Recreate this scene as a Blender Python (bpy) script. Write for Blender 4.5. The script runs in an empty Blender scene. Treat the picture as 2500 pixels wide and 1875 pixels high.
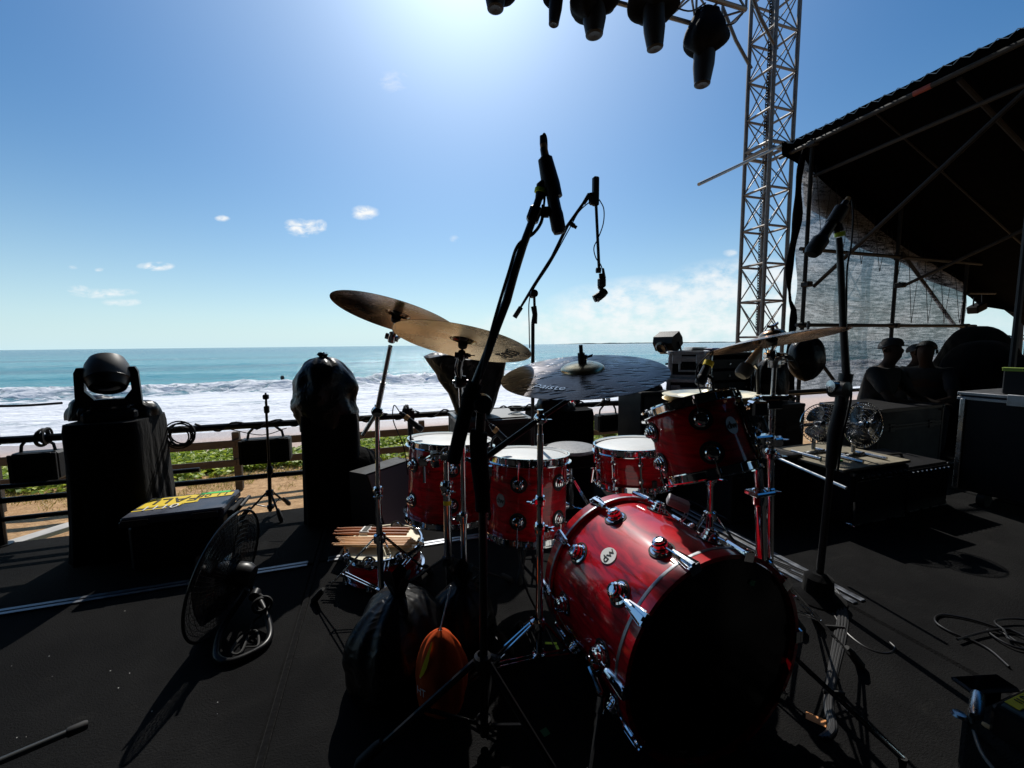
import bpy, bmesh, math, random
import numpy as np
from mathutils import Vector, Matrix, noise
random.seed(7)
R = math.radians
sc = bpy.context.scene
C = sc.collection
# ------------------------------------------------------------ camera
CAM_H = 1.15
FPX = 1000.0                      # focal length in pixels of the 2500 px wide picture
PITCH, ROLL = R(5.5), R(0.62)
cd = bpy.data.cameras.new("camera"); cam = bpy.data.objects.new("camera", cd); C.objects.link(cam)
cd.sensor_width = 36; cd.lens = 36 * FPX / 2500; cd.clip_start = 0.05; cd.clip_end = 80000
fwd = Vector((0, math.cos(PITCH), -math.sin(PITCH)))
up0 = Vector((0, math.sin(PITCH), math.cos(PITCH))); rt0 = Vector((1, 0, 0))
rt = rt0 * math.cos(ROLL) - up0 * math.sin(ROLL); up = up0 * math.cos(ROLL) + rt0 * math.sin(ROLL)
cm = Matrix((rt, up, -fwd)).transposed().to_4x4(); cm.translation = (0, 0, CAM_H)
cam.matrix_world = cm
sc.camera = cam
CAMP = Vector((0, 0, CAM_H))
# ------------------------------------------------------------ world, sun, exposure
SUN_AZ, SUN_EL = R(-6.0), R(45)       # azimuth from +Y towards +X
w = bpy.data.worlds.new("World"); sc.world = w; w.use_nodes = True
nt = w.node_tree; nt.nodes.clear()
def N(t, **k):
    n = nt.nodes.new(t)
    for a, b in k.items(): setattr(n, a, b)
    return n
def L(a, b): nt.links.new(a, b)
def M(op, a, b=None, c=None, clamp=False):
    n = N('ShaderNodeMath', operation=op); n.use_clamp = clamp
    for i, v in enumerate((a, b, c)):
        if v is None: continue
        if isinstance(v, (int, float)): n.inputs[i].default_value = v
        else: L(v, n.inputs[i])
    return n.outputs[0]
sky = N('ShaderNodeTexSky', sky_type='NISHITA'); sky.sun_disc = False
sky.sun_elevation = SUN_EL; sky.sun_rotation = SUN_AZ
sky.altitude = 0; sky.air_density = 1.0; sky.dust_density = 0.25; sky.ozone_density = 3.0
hs = N('ShaderNodeHueSaturation'); hs.inputs['Saturation'].default_value = 1.36; hs.inputs['Value'].default_value = 1.2
L(sky.outputs[0], hs.inputs['Color'])
tc = N('ShaderNodeTexCoord'); sp = N('ShaderNodeSeparateXYZ'); L(tc.outputs['Generated'], sp.inputs[0])
ym = M('MAXIMUM', sp.outputs[1], 0.02)
tx = M('DIVIDE', sp.outputs[0], ym); tz = M('DIVIDE', sp.outputs[2], ym)
def cloud_mask(px, py, rx, ry, soft=1.0):
    d = fwd + rt * ((px - 1250) / FPX) - up * ((py - 937.5) / FPX)
    a, b = d.x / d.y, d.z / d.y
    ex = M('DIVIDE', M('SUBTRACT', tx, a), rx / FPX); ez = M('DIVIDE', M('SUBTRACT', tz, b), ry / FPX)
    r = M('SQRT', M('ADD', M('MULTIPLY', ex, ex), M('MULTIPLY', ez, ez)))
    return M('MULTIPLY', M('SUBTRACT', 1.0, r), soft, clamp=False)
cv = N('ShaderNodeCombineXYZ'); L(tx, cv.inputs[0]); L(M('MULTIPLY', tz, 1.6), cv.inputs[1])
n1 = N('ShaderNodeTexNoise'); n1.inputs['Scale'].default_value = 13; n1.inputs['Detail'].default_value = 9; n1.inputs['Roughness'].default_value = 0.62
L(cv.outputs[0], n1.inputs['Vector'])
n2 = N('ShaderNodeTexNoise'); n2.inputs['Scale'].default_value = 42; n2.inputs['Detail'].default_value = 8; n2.inputs['Roughness'].default_value = 0.65
L(cv.outputs[0], n2.inputs['Vector'])
small = None
for (px, py, rx, ry, st) in [(742, 556, 52, 26, 1.0), (712, 546, 22, 13, .7), (782, 552, 20, 18, .9), (890, 519, 40, 20, 1.0), (543, 533, 22, 9, .9), (381, 650, 52, 13, .9),
                         (255, 716, 95, 15, .7), (300, 738, 60, 12, .7), (180, 652, 18, 7, .5), (245, 659, 18, 7, .5), (960, 200, 50, 34, .33), (1110, 583, 16, 12, .35), (190, 706, 32, 13, .7), (1785, 616, 24, 14, .6)]:
    m = M('MULTIPLY', M('MINIMUM', M('MULTIPLY', M('MAXIMUM', cloud_mask(px, py, rx, ry), 0), 1.5), 1.0), st)
    small = m if small is None else M('MAXIMUM', small, m)
cv3 = N('ShaderNodeCombineXYZ'); L(M('MULTIPLY', tx, 24), cv3.inputs[0]); L(M('MULTIPLY', tz, 52), cv3.inputs[1])
n3 = N('ShaderNodeTexNoise'); n3.inputs['Scale'].default_value = 1.0; n3.inputs['Detail'].default_value = 9; n3.inputs['Roughness'].default_value = .58; n3.inputs['Distortion'].default_value = .5
L(cv3.outputs[0], n3.inputs['Vector'])
small = M('SUBTRACT', M('MULTIPLY', M('MULTIPLY', small, M('SUBTRACT', M('MULTIPLY', n3.outputs[0], 4.6), 1.55)), .95), .10, clamp=True)
big = None
for (px, py, rx, ry, st) in [(1640, 760, 330, 92, 1.15), (1820, 720, 240, 95, 1.1), (1420, 800, 230, 62, .8), (1290, 800, 160, 50, .55), (1900, 800, 500, 90, .8), (1960, 690, 90, 50, .8), (2300, 790, 300, 60, .35)]:
    m = M('MULTIPLY', M('MINIMUM', M('MULTIPLY', M('MAXIMUM', cloud_mask(px, py, rx, ry), 0), 2.6), 1.0), st)
    big = m if big is None else M('MAXIMUM', big, m)
big = M('MULTIPLY', big, M('SUBTRACT', M('MULTIPLY', M('ADD', M('MULTIPLY', n1.outputs[0], .75), M('MULTIPLY', n2.outputs[0], .25)), 4.6), 1.72, clamp=True), clamp=True)
cl = M('MAXIMUM', small, M('MULTIPLY', big, .80))
mx = N('ShaderNodeMix', data_type='RGBA'); L(cl, mx.inputs['Factor'])
# aureole of thin haze scattered round the (hidden) sun and towards the horizon
sd = Vector((math.sin(SUN_AZ) * math.cos(SUN_EL), math.cos(SUN_AZ) * math.cos(SUN_EL), math.sin(SUN_EL)))
dp = N('ShaderNodeVectorMath', operation='DOT_PRODUCT'); L(tc.outputs['Generated'], dp.inputs[0]); dp.inputs[1].default_value = sd
glow = M('POWER', M('MAXIMUM', dp.outputs['Value'], 0.0), 60.0)
gcol = N('ShaderNodeMix', data_type='RGBA', blend_type='ADD'); gcol.inputs['Factor'].default_value = 1.0
gsc = N('ShaderNodeVectorMath', operation='SCALE'); gsc.inputs[0].default_value = (.80, .98, 1.08)
glow2 = M('POWER', M('MAXIMUM', dp.outputs['Value'], 0.0), 9.0)
L(M('ADD', M('MULTIPLY', glow, 7.0), M('MULTIPLY', glow2, 5.8)), gsc.inputs['Scale'])
hz = N('ShaderNodeMix', data_type='RGBA'); hzf = M('POWER', M('SUBTRACT', 1.0, M('MAXIMUM', sp.outputs[2], 0.0), clamp=True), 5.3)
L(M('MULTIPLY', hzf, .90), hz.inputs['Factor']); L(hs.outputs[0], hz.inputs['A']); hz.inputs['B'].default_value = (8.2, 11.4, 12.6, 1)
L(hz.outputs['Result'], gcol.inputs['A']); L(gsc.outputs[0], gcol.inputs['B'])
L(gcol.outputs['Result'], mx.inputs['A']); mx.inputs['B'].default_value = (12.6, 12.9, 13.0, 1)
bg = N('ShaderNodeBackground'); bg.inputs['Strength'].default_value = 0.075
L(mx.outputs['Result'], bg.inputs['Color'])
wo = N('ShaderNodeOutputWorld'); L(bg.outputs[0], wo.inputs['Surface'])
sl = bpy.data.lights.new("sun", 'SUN'); sl.energy = 4.2; sl.angle = R(0.53); sl.color = (1.0, 0.955, 0.88)
so = bpy.data.objects.new("sun", sl); C.objects.link(so); so.location = (-5, 40, 45)
so.rotation_euler = (-sd).to_track_quat('-Z', 'Y').to_euler()
vs = sc.view_settings
sc.display_settings.display_device = 'sRGB'
vs.view_transform = 'Standard'; vs.look = 'None'; vs.exposure = 0.0; vs.gamma = 1.0; vs.use_curve_mapping = False
sc.cycles.max_bounces = 8; sc.cycles.diffuse_bounces = 2; sc.cycles.glossy_bounces = 4; sc.cycles.transparent_max_bounces = 24
sc.cycles.use_denoising = True
sc.cycles.sample_clamp_indirect = 6
# ------------------------------------------------------------ placing: the stage frame is turned 18 degrees
AZ = R(18)
UX = Vector((math.cos(AZ), math.sin(AZ), 0)); VX = Vector((-math.sin(AZ), math.cos(AZ), 0)); ZX = Vector((0, 0, 1))
def S(u, v, z=0.0): return UX * u + VX * v + ZX * z
def ray(px, py): return fwd + rt * ((px - 1250) / FPX) - up * ((py - 937.5) / FPX)
def atz(px, py, z=0.0):
    d = ray(px, py); return CAMP + d * ((z - CAM_H) / d.z)
def atY(px, py, Y):
    d = ray(px, py); return CAMP + d * (Y / d.y)
def atv(px, py, v):
    d = ray(px, py); return CAMP + d * ((v - 0) / d.dot(VX))
def atu(px, py, u):
    d = ray(px, py); return CAMP + d * (u / d.dot(UX))
def uvz(p): return (p.dot(UX), p.dot(VX), p.z)
# ------------------------------------------------------------ objects
WM = {}      # world matrix of every parent
def tag(o, label=None, cat=None, group=None, kind=None):
    if label: o['label'] = label
    if cat: o['category'] = cat
    if group: o['group'] = group
    if kind: o['kind'] = kind
    return o
def thing(name, label, cat, loc, rz=0.0, group=None):
    o = bpy.data.objects.new(name, None); C.objects.link(o)
    o.empty_display_size = 0.1
    o.location = loc; o.rotation_euler = (0, 0, rz)
    WM[o.name] = Matrix.Translation(Vector(loc)) @ Matrix.Rotation(rz, 4, 'Z')
    return tag(o, label, cat, group)
def basis(z, x=None):
    z = Vector(z).normalized()
    if x is None: x = Vector((1, 0, 0)) if abs(z.x) < .9 else Vector((0, 1, 0))
    x = Vector(x); x = (x - z * x.dot(z)).normalized(); y = z.cross(x)
    return x, y, z
def frame(o, x, y, z):
    m = Matrix((x, y, z)).transposed().to_4x4(); m.translation = o; return m
def fz(o, z, x=None): return frame(Vector(o), *basis(z, x))
SF = frame(Vector((0, 0, 0)), UX, VX, ZX)       # stage frame
class MB:
    def __init__(s, F=None): s.v = []; s.f = []; s.F = F or Matrix.Identity(4)
    def add(s, vs, fs, F=None):
        F = s.F @ F if F is not None else s.F
        b = len(s.v); s.v += [F @ Vector(p) for p in vs]; s.f += [tuple(b + i for i in f) for f in fs]; return s
    def box(s, c, d, F=None, taper=1.0):
        x, y, z = (k / 2 for k in d); c = Vector(c)
        vs = [c + Vector((sx * x * (taper if sz > 0 else 1), sy * y * (taper if sz > 0 else 1), sz * z)) for sz in (-1, 1) for sx, sy in ((-1, -1), (1, -1), (1, 1), (-1, 1))]
        return s.add(vs, [(3, 2, 1, 0), (4, 5, 6, 7), (0, 1, 5, 4), (1, 2, 6, 5), (2, 3, 7, 6), (3, 0, 4, 7)], F)
    def rbox(s, c, d, r=0.01, F=None):
        # box with chamfered edges
        x, y, z = (k / 2 for k in d); c = Vector(c); r = min(r, x * .9, y * .9, z * .9)
        vs = []; idx = {}
        for sx in (-1, 1):
            for sy in (-1, 1):
                for sz in (-1, 1):
                    for k in range(3):
                        p = Vector((sx * (x - (0 if k == 0 else r)), sy * (y - (0 if k == 1 else r)), sz * (z - (0 if k == 2 else r))))
                        idx[(sx, sy, sz, k)] = len(vs); vs.append(c + p)
        fs = []
        for sg in (-1, 1):
            a = [idx[(sg, sy, sz, 0)] for sy, sz in ((-1, -1), (1, -1), (1, 1), (-1, 1))]; fs.append(tuple(a if sg > 0 else a[::-1]))
            a = [idx[(sx, sg, sz, 1)] for sx, sz in ((-1, -1), (-1, 1), (1, 1), (1, -1))]; fs.append(tuple(a if sg > 0 else a[::-1]))
            a = [idx[(sx, sy, sg, 2)] for sx, sy in ((-1, -1), (1, -1), (1, 1), (-1, 1))]; fs.append(tuple(a if sg > 0 else a[::-1]))
        for a in (-1, 1):
            for b in (-1, 1):
                fs.append((idx[(a, b, -1, 0)], idx[(a, b, 1, 0)], idx[(a, b, 1, 1)], idx[(a, b, -1, 1)]))
                fs.append((idx[(a, -1, b, 0)], idx[(a, 1, b, 0)], idx[(a, 1, b, 2)], idx[(a, -1, b, 2)]))
                fs.append((idx[(-1, a, b, 1)], idx[(1, a, b, 1)], idx[(1, a, b, 2)], idx[(-1, a, b, 2)]))
                for e in (-1, 1): fs.append((idx[(a, b, e, 0)], idx[(a, b, e, 1)], idx[(a, b, e, 2)]))
        return s.add(vs, fs, F)
    def tube(s, pts, r, n=10, closed=False, cap=True, F=None):
        pts = [Vector(p) for p in pts]; m = len(pts)
        rs = r if isinstance(r, (list, tuple)) else [r] * m
        vs = []; fs = []; x = None
        for i, p in enumerate(pts):
            if closed: t = pts[(i + 1) % m] - pts[i - 1]
            else: t = pts[min(i + 1, m - 1)] - pts[max(i - 1, 0)]
            if t.length < 1e-9: t = Vector((0, 0, 1))
            t.normalize()
            if x is None: x = basis(t)[0]
            x = (x - t * x.dot(t))
            if x.length < 1e-6: x = basis(t)[0]
            x.normalize(); y = t.cross(x)
            for k in range(n):
                a = 2 * math.pi * k / n; vs.append(p + (x * math.cos(a) + y * math.sin(a)) * rs[i])
        for i in range(m if closed else m - 1):
            j = (i + 1) % m
            for k in range(n): fs.append((i * n + k, i * n + (k + 1) % n, j * n + (k + 1) % n, j * n + k))
        if not closed and cap:
            fs.append(tuple(reversed(range(n)))); fs.append(tuple(range((m - 1) * n, m * n)))
        return s.add(vs, fs, F)
    def lathe(s, prof, F=None, n=24, a0=0.0, a1=None):
        # prof: (radius, height) about local z
        full = a1 is None; m = n if full else n + 1; a1 = 2 * math.pi if full else a1
        vs = []; fs = []
        for (r, h) in prof:
            for k in range(m):
                a = a0 + (a1 - a0) * k / n; vs.append((r * math.cos(a), r * math.sin(a), h))
        for i in range(len(prof) - 1):
            for k in range(n if full else n):
                k2 = (k + 1) % m
                if not full and k2 == 0: continue
                fs.append((i * m + k, i * m + k2, (i + 1) * m + k2, (i + 1) * m + k))
        return s.add(vs, fs, F)
    def grid(s, fn, nu, nv, F=None):
        vs = [fn(i / nu, j / nv) for j in range(nv + 1) for i in range(nu + 1)]
        fs = [(j * (nu + 1) + i, j * (nu + 1) + i + 1, (j + 1) * (nu + 1) + i + 1, (j + 1) * (nu + 1) + i) for j in range(nv) for i in range(nu)]
        return s.add(vs, fs, F)
    def prism(s, poly, h0, h1, F=None):
        n = len(poly); vs = [(x, y, h0) for x, y in poly] + [(x, y, h1) for x, y in poly]
        fs = [tuple(reversed(range(n))), tuple(range(n, 2 * n))] + [(i, (i + 1) % n, n + (i + 1) % n, n + i) for i in range(n)]
        return s.add(vs, fs, F)
    def build(s, name, m, parent=None, smooth=35, label=None):
        me = bpy.data.meshes.new(name)
        if parent is not None:
            W = WM[parent.name]; inv = W.inverted(); o3 = None
            vs = [tuple(inv @ p) for p in s.v]
        else:
            # origin at the base centre
            if s.v:
                xs = [p.x for p in s.v]; ys = [p.y for p in s.v]; zs = [p.z for p in s.v]
                o3 = Vector(((min(xs) + max(xs)) / 2, (min(ys) + max(ys)) / 2, min(zs)))
            else: o3 = Vector((0, 0, 0))
            W = Matrix.Translation(o3); vs = [tuple(p - o3) for p in s.v]
        me.from_pydata(vs, [], s.f); me.validate(); me.update()
        bm = bmesh.new(); bm.from_mesh(me); bmesh.ops.recalc_face_normals(bm, faces=bm.faces); bm.to_mesh(me); bm.free()
        for mm in (m if isinstance(m, (list, tuple)) else [m]): me.materials.append(mm)
        if smooth:
            me.shade_smooth(); me.set_sharp_from_angle(angle=R(smooth))
        o = bpy.data.objects.new(name, me); C.objects.link(o)
        if parent is not None: o.parent = parent
        else: o.location = o3
        WM[o.name] = W
        if label: o['label'] = label
        return o
def copy_tree(o, parent=None):
    c = o.copy(); C.objects.link(c); c.parent = parent
    for ch in o.children: copy_tree(ch, c)
    return c
def lerp(a, b, t): return a + (b - a) * t
def spline(pts, n=8):
    pts = [Vector(p) for p in pts]; out = []
    P = [pts[0] * 2 - pts[1]] + pts + [pts[-1] * 2 - pts[-2]]
    for i in range(1, len(P) - 2):
        for k in range(n):
            t = k / n; a, b, c, d = P[i - 1], P[i], P[i + 1], P[i + 2]
            out.append(.5 * ((2 * b) + (c - a) * t + (2 * a - 5 * b + 4 * c - d) * t * t + (3 * b - a - 3 * c + d) * t ** 3))
    out.append(pts[-1]); return out
def text_geo(s, size):
    cu = bpy.data.curves.new("txt", 'FONT'); cu.body = s; cu.size = size; cu.align_x = 'CENTER'; cu.align_y = 'CENTER'; cu.extrude = 0.0006; cu.resolution_u = 3
    o = bpy.data.objects.new("txt", cu); C.objects.link(o)
    dg = bpy.context.evaluated_depsgraph_get(); me = o.evaluated_get(dg).to_mesh()
    vs = [tuple(v.co) for v in me.vertices]; fs = [tuple(p.vertices) for p in me.polygons]
    o.evaluated_get(dg).to_mesh_clear(); bpy.data.objects.remove(o); bpy.data.curves.remove(cu)
    return vs, fs
# ------------------------------------------------------------ materials
def mat(name, col, rough=.6, metal=0.0, spec=.5, coat=0.0, coat_r=.05, bump=0.0, bscale=60, var=0.0, vscale=8, sheen=0.0, alpha=1.0, rvar=0.0, stretch=(1, 1, 1), bdist=.01, detail=6):
    m = bpy.data.materials.new(name); m.use_nodes = True; t = m.node_tree; b = t.nodes['Principled BSDF']
    b.inputs['Base Color'].default_value = (*col, 1); b.inputs['Roughness'].default_value = rough; b.inputs['Metallic'].default_value = metal
    b.inputs['Specular IOR Level'].default_value = spec; b.inputs['Coat Weight'].default_value = coat; b.inputs['Coat Roughness'].default_value = coat_r
    b.inputs['Sheen Weight'].default_value = sheen
    tcn = t.nodes.new('ShaderNodeTexCoord'); mp = t.nodes.new('ShaderNodeMapping'); mp.inputs['Scale'].default_value = stretch
    t.links.new(tcn.outputs['Object'], mp.inputs['Vector'])
    if bump:
        n = t.nodes.new('ShaderNodeTexNoise'); n.inputs['Scale'].default_value = bscale; n.inputs['Detail'].default_value = detail
        t.links.new(mp.outputs[0], n.inputs['Vector'])
        bp = t.nodes.new('ShaderNodeBump'); bp.inputs['Strength'].default_value = bump; bp.inputs['Distance'].default_value = bdist
        t.links.new(n.outputs[0], bp.inputs['Height']); t.links.new(bp.outputs[0], b.inputs['Normal'])
    if var or rvar:
        n = t.nodes.new('ShaderNodeTexNoise'); n.inputs['Scale'].default_value = vscale; n.inputs['Detail'].default_value = 7; n.inputs['Roughness'].default_value = .65
        t.links.new(mp.outputs[0], n.inputs['Vector'])
        if var:
            cr = t.nodes.new('ShaderNodeValToRGB'); cr.color_ramp.elements[0].position = .3; cr.color_ramp.elements[1].position = .7
            cr.color_ramp.elements[0].color = (*[c * (1 - var) for c in col], 1); cr.color_ramp.elements[1].color = (*[min(1, c * (1 + var)) for c in col], 1)
            t.links.new(n.outputs[0], cr.inputs[0]); t.links.new(cr.outputs[0], b.inputs['Base Color'])
        if rvar:
            mr = t.nodes.new('ShaderNodeMapRange'); mr.inputs[1].default_value = .3; mr.inputs[2].default_value = .7; mr.inputs[3].default_value = max(0, rough - rvar); mr.inputs[4].default_value = min(1, rough + rvar)
            t.links.new(n.outputs[0], mr.inputs[0]); t.links.new(mr.outputs[0], b.inputs['Roughness'])
    return m
K = {}
K['chrome'] = mat('chrome', (.78, .79, .80), .07, 1.0, rvar=.05, vscale=20)
K['cover'] = mat('rain_cover', (.002, .002, .0025), .75, spec=.06, bump=.4, bscale=6, bdist=.04)
K['case_edge'] = mat('case_edge', (.42, .43, .45), .5, .35, var=.25, vscale=25)
K['steel'] = mat('steel', (.45, .46, .47), .28, 1.0, rvar=.1, vscale=15)
K['alu'] = mat('aluminium', (.26, .27, .29), .42, 1.0, var=.2, vscale=25, rvar=.12)
K['black_metal'] = mat('black_metal', (.008, .008, .009), .38, 0, spec=.3, rvar=.1, vscale=30)
K['black_plastic'] = mat('black_plastic', (.006, .006, .007), .5, spec=.2, bump=.1, bscale=200)
K['gloss_black'] = mat('gloss_black', (.008, .008, .009), .16, spec=.6)
K['rubber'] = mat('rubber', (.010, .010, .010), .75)
K['cloth'] = mat('black_cloth', (.004, .004, .0045), .95, spec=.05, bump=.3, bscale=40, bdist=.02, sheen=.05, stretch=(1, 1, .25))
K['bag'] = mat('bin_bag', (.003, .003, .004), .36, spec=.22, bump=.55, bscale=9, bdist=.04, detail=3, stretch=(1.6, 1.6, .45))
K['red'] = None
K['head_white'] = mat('drum_head', (.62, .63, .62), .5, var=.08, vscale=14, bump=.05, bscale=150)
K['cream'] = mat('coated_head', (.80, .73, .54), .55, var=.1, vscale=10)
K['white'] = mat('white_paint', (.75, .75, .73), .5)
K['yellow'] = mat('yellow_tape', (.80, .58, .01), .6, var=.08, vscale=20)
K['green'] = mat('green_tape', (.04, .55, .08), .6)
K['lime'] = mat('lime_tape', (.5, .75, .02), .6)
K['ink'] = mat('ink', (.02, .018, .01), .7)
K['wood_dark'] = mat('fence_wood', (.085, .062, .042), .8, var=.35, vscale=4, bump=.4, bscale=20, stretch=(1, 8, 8))
K['stick'] = mat('stick_wood', (.74, .42, .20), .5, var=.1, vscale=30)
K['orange'] = mat('orange_nylon', (.50, .07, .015), .75, spec=.1, bump=.15, bscale=14, bdist=.01, var=.1, vscale=5)
K['case_panel'] = mat('case_panel', (.008, .008, .009), .55, spec=.18, bump=.15, bscale=180, rvar=.1, vscale=10)
K['grey_lid'] = mat('grey_lid', (.035, .042, .065), .45, var=.2, vscale=10, rvar=.12)
K['grille'] = mat('amp_grille', (.020, .021, .022), .7, bump=.5, bscale=300)
def red_mat():
    m = mat('red_lacquer', (.42, .004, .012), .45, coat=1.0, coat_r=.075, spec=.12)
    t = m.node_tree; b = t.nodes['Principled BSDF']
    tcn = t.nodes.new('ShaderNodeTexCoord'); mp = t.nodes.new('ShaderNodeMapping'); mp.inputs['Scale'].default_value = (9, 7, 46)
    mp.inputs['Rotation'].default_value = (0, 0, 0)
    t.links.new(tcn.outputs['Object'], mp.inputs['Vector'])
    n = t.nodes.new('ShaderNodeTexNoise'); n.inputs['Scale'].default_value = 1.0; n.inputs['Detail'].default_value = 6; n.inputs['Distortion'].default_value = 1.2; t.links.new(mp.outputs[0], n.inputs['Vector'])
    cr = t.nodes.new('ShaderNodeValToRGB'); e = cr.color_ramp.elements
    e[0].position = .3; e[0].color = (.15, .0002, .002, 1); e[1].position = .62; e[1].color = (.56, .0008, .010, 1)
    t.links.new(n.outputs[0], cr.inputs[0]); t.links.new(cr.outputs[0], b.inputs['Base Color'])
    return m
K['red'] = red_mat()
def bag_mat():
    m = bpy.data.materials['bin_bag']; t = m.node_tree; b = t.nodes['Principled BSDF']
    b.inputs['Base Color'].default_value = (.002, .002, .0025, 1); b.inputs['Roughness'].default_value = .38; b.inputs['Specular IOR Level'].default_value = .26
    tcn = t.nodes.new('ShaderNodeTexCoord'); n = t.nodes.new('ShaderNodeTexNoise'); n.inputs['Scale'].default_value = 13; n.inputs['Detail'].default_value = 5; n.inputs['Distortion'].default_value = 2.2
    t.links.new(tcn.outputs['Object'], n.inputs['Vector'])
    try: n.noise_type = 'RIDGED_MULTIFRACTAL'
    except Exception: pass
    bp = t.nodes.new('ShaderNodeBump'); bp.inputs['Strength'].default_value = .45; bp.inputs['Distance'].default_value = .012
    t.links.new(n.outputs[0], bp.inputs['Height']); t.links.new(bp.outputs[0], b.inputs['Normal'])
bag_mat()
# ============================================================ SETTING
GZ = -1.40
def posmat(name):
    m = bpy.data.materials.new(name); m.use_nodes = True; t = m.node_tree; b = t.nodes['Principled BSDF']
    g = t.nodes.new('ShaderNodeNewGeometry'); mp = t.nodes.new('ShaderNodeMapping'); mp.inputs['Rotation'].default_value = (0, 0, -AZ)
    t.links.new(g.outputs['Position'], mp.inputs['Vector'])
    return m, t, b, mp.outputs[0]
def tn(t, vec, scale, detail=6, rough=.6, sc3=None, dist=0.0):
    if sc3:
        mp = t.nodes.new('ShaderNodeMapping'); mp.inputs['Scale'].default_value = sc3; t.links.new(vec, mp.inputs['Vector']); vec = mp.outputs[0]
    n = t.nodes.new('ShaderNodeTexNoise'); n.inputs['Scale'].default_value = scale; n.inputs['Detail'].default_value = detail; n.inputs['Roughness'].default_value = rough; n.inputs['Distortion'].default_value = dist
    t.links.new(vec, n.inputs['Vector']); return n.outputs[0]
def tm(t, op, a, b=None, c=None, clamp=False):
    n = t.nodes.new('ShaderNodeMath'); n.operation = op; n.use_clamp = clamp
    for i, v in enumerate((a, b, c)):
        if v is None: continue
        if isinstance(v, (int, float)): n.inputs[i].default_value = v
        else: t.links.new(v, n.inputs[i])
    return n.outputs[0]
def tmr(t, v, a, b, c=0.0, d=1.0):
    n = t.nodes.new('ShaderNodeMapRange'); n.interpolation_type = 'SMOOTHSTEP'
    for i, x in enumerate((v, a, b, c, d)):
        if isinstance(x, (int, float)): n.inputs[i].default_value = x
        else: t.links.new(x, n.inputs[i])
    return n.outputs[0]
def tmix(t, f, a, b):
    n = t.nodes.new('ShaderNodeMix'); n.data_type = 'RGBA'
    if isinstance(f, (int, float)): n.inputs['Factor'].default_value = f
    else: t.links.new(f, n.inputs['Factor'])
    for k, v in (('A', a), ('B', b)):
        if isinstance(v, tuple): n.inputs[k].default_value = (*v, 1)
        else: t.links.new(v, n.inputs[k])
    return n.outputs['Result']
def tbump(t, b, h, s, d):
    n = t.nodes.new('ShaderNodeBump'); n.inputs['Strength'].default_value = s; n.inputs['Distance'].default_value = d
    t.links.new(h, n.inputs['Height']); t.links.new(n.outputs[0], b.inputs['Normal']); return n
def struct(o): o['kind'] = 'structure'; return o
# ---- sand / dirt ground
m, t, b, pos = posmat('beach_ground')
sp_ = t.nodes.new('ShaderNodeSeparateXYZ'); t.links.new(pos, sp_.inputs[0]); vv = sp_.outputs[1]
nz = tn(t, pos, .55, 5); vj = tm(t, 'ADD', vv, tm(t, 'MULTIPLY', tm(t, 'SUBTRACT', nz, .5), 1.6))
fine = tn(t, pos, 9, 8, .7)
orange = tmix(t, tmr(t, fine, .35, .65), (.40, .22, .09), (.62, .38, .18))
pink = tmix(t, tmr(t, fine, .3, .7), (.50, .36, .29), (.64, .49, .42))
wet = tmix(t, tmr(t, fine, .3, .7), (.40, .32, .29), (.50, .42, .40))
c1 = tmix(t, tmr(t, vj, 9.2, 11.8), orange, pink); c2 = tmix(t, tmr(t, vj, 13.0, 15.0), c1, wet)
t.links.new(c2, b.inputs['Base Color']); b.inputs['Roughness'].default_value = .9
t.links.new(tmr(t, vj, 13.2, 15.2, .9, .45), b.inputs['Roughness'])
tbump(t, b, tn(t, pos, 7, 8, .7), .8, .06)
K['ground'] = m
def gh(u, v):
    n = noise.noise(Vector((u * .5, v * .5, 1.3))) * .05 + noise.noise(Vector((u * 2.1, v * 2.1, 4))) * .02
    z = GZ + n * (1 if v < 13 else max(0, 1 - (v - 13) / 2))
    if v > 12: z -= (v - 12) * .075
    if v > 22: z = GZ - .75 - (v - 22) * .02
    return z
g = MB(SF)
us = [-300, -160, -90, -50, -30] + [x * .35 - 20 for x in range(0, 130)] + [30, 40, 60, 100, 180, 320]
vss = [-60, -20, -5, 0] + [3 + x * .3 for x in range(0, 52)] + [19, 20, 22, 26, 34, 60]
vs_ = [(u, v, gh(u, v) if v > 2 else GZ) for v in vss for u in us]; nu = len(us)
g.add(vs_, [(j * nu + i, j * nu + i + 1, (j + 1) * nu + i + 1, (j + 1) * nu + i) for j in range(len(vss) - 1) for i in range(nu - 1)])
struct(g.build('beach_ground', K['ground']))
# ---- sea
m, t, b, pos = posmat('sea_water')
sp_ = t.nodes.new('ShaderNodeSeparateXYZ'); t.links.new(pos, sp_.inputs[0]); uu, vv = sp_.outputs[0], sp_.outputs[1]
wob = tm(t, 'MULTIPLY', tm(t, 'SUBTRACT', tn(t, pos, .09, 4), .5), 9.0)
vj = tm(t, 'ADD', vv, wob)
lace = tn(t, pos, 1.0, 9, .62, sc3=(.55, 1.5, 1), dist=1.1)
lace2 = tn(t, pos, .28, 6, .6, sc3=(.5, 1.6, 1), dist=.6)
lc = tm(t, 'ADD', tm(t, 'MULTIPLY', lace, .62), tm(t, 'MULTIPLY', lace2, .38))
thr = tmr(t, vj, 26, 41, .405, .70)
foam = tmr(t, lc, tm(t, 'SUBTRACT', thr, .045), tm(t, 'ADD', thr, .045))
foam = tm(t, 'MULTIPLY', foam, tmr(t, vj, 36, 47, 1, 0))
crest = tm(t, 'MULTIPLY', tmr(t, vj, 31.0, 32.6), tmr(t, vj, 34.6, 37.4, 1, 0))
foam = tm(t, 'MAXIMUM', foam, tm(t, 'MULTIPLY', crest, tmr(t, tn(t, pos, 1.3, 8, .7), .36, .50)), clamp=True)
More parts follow.
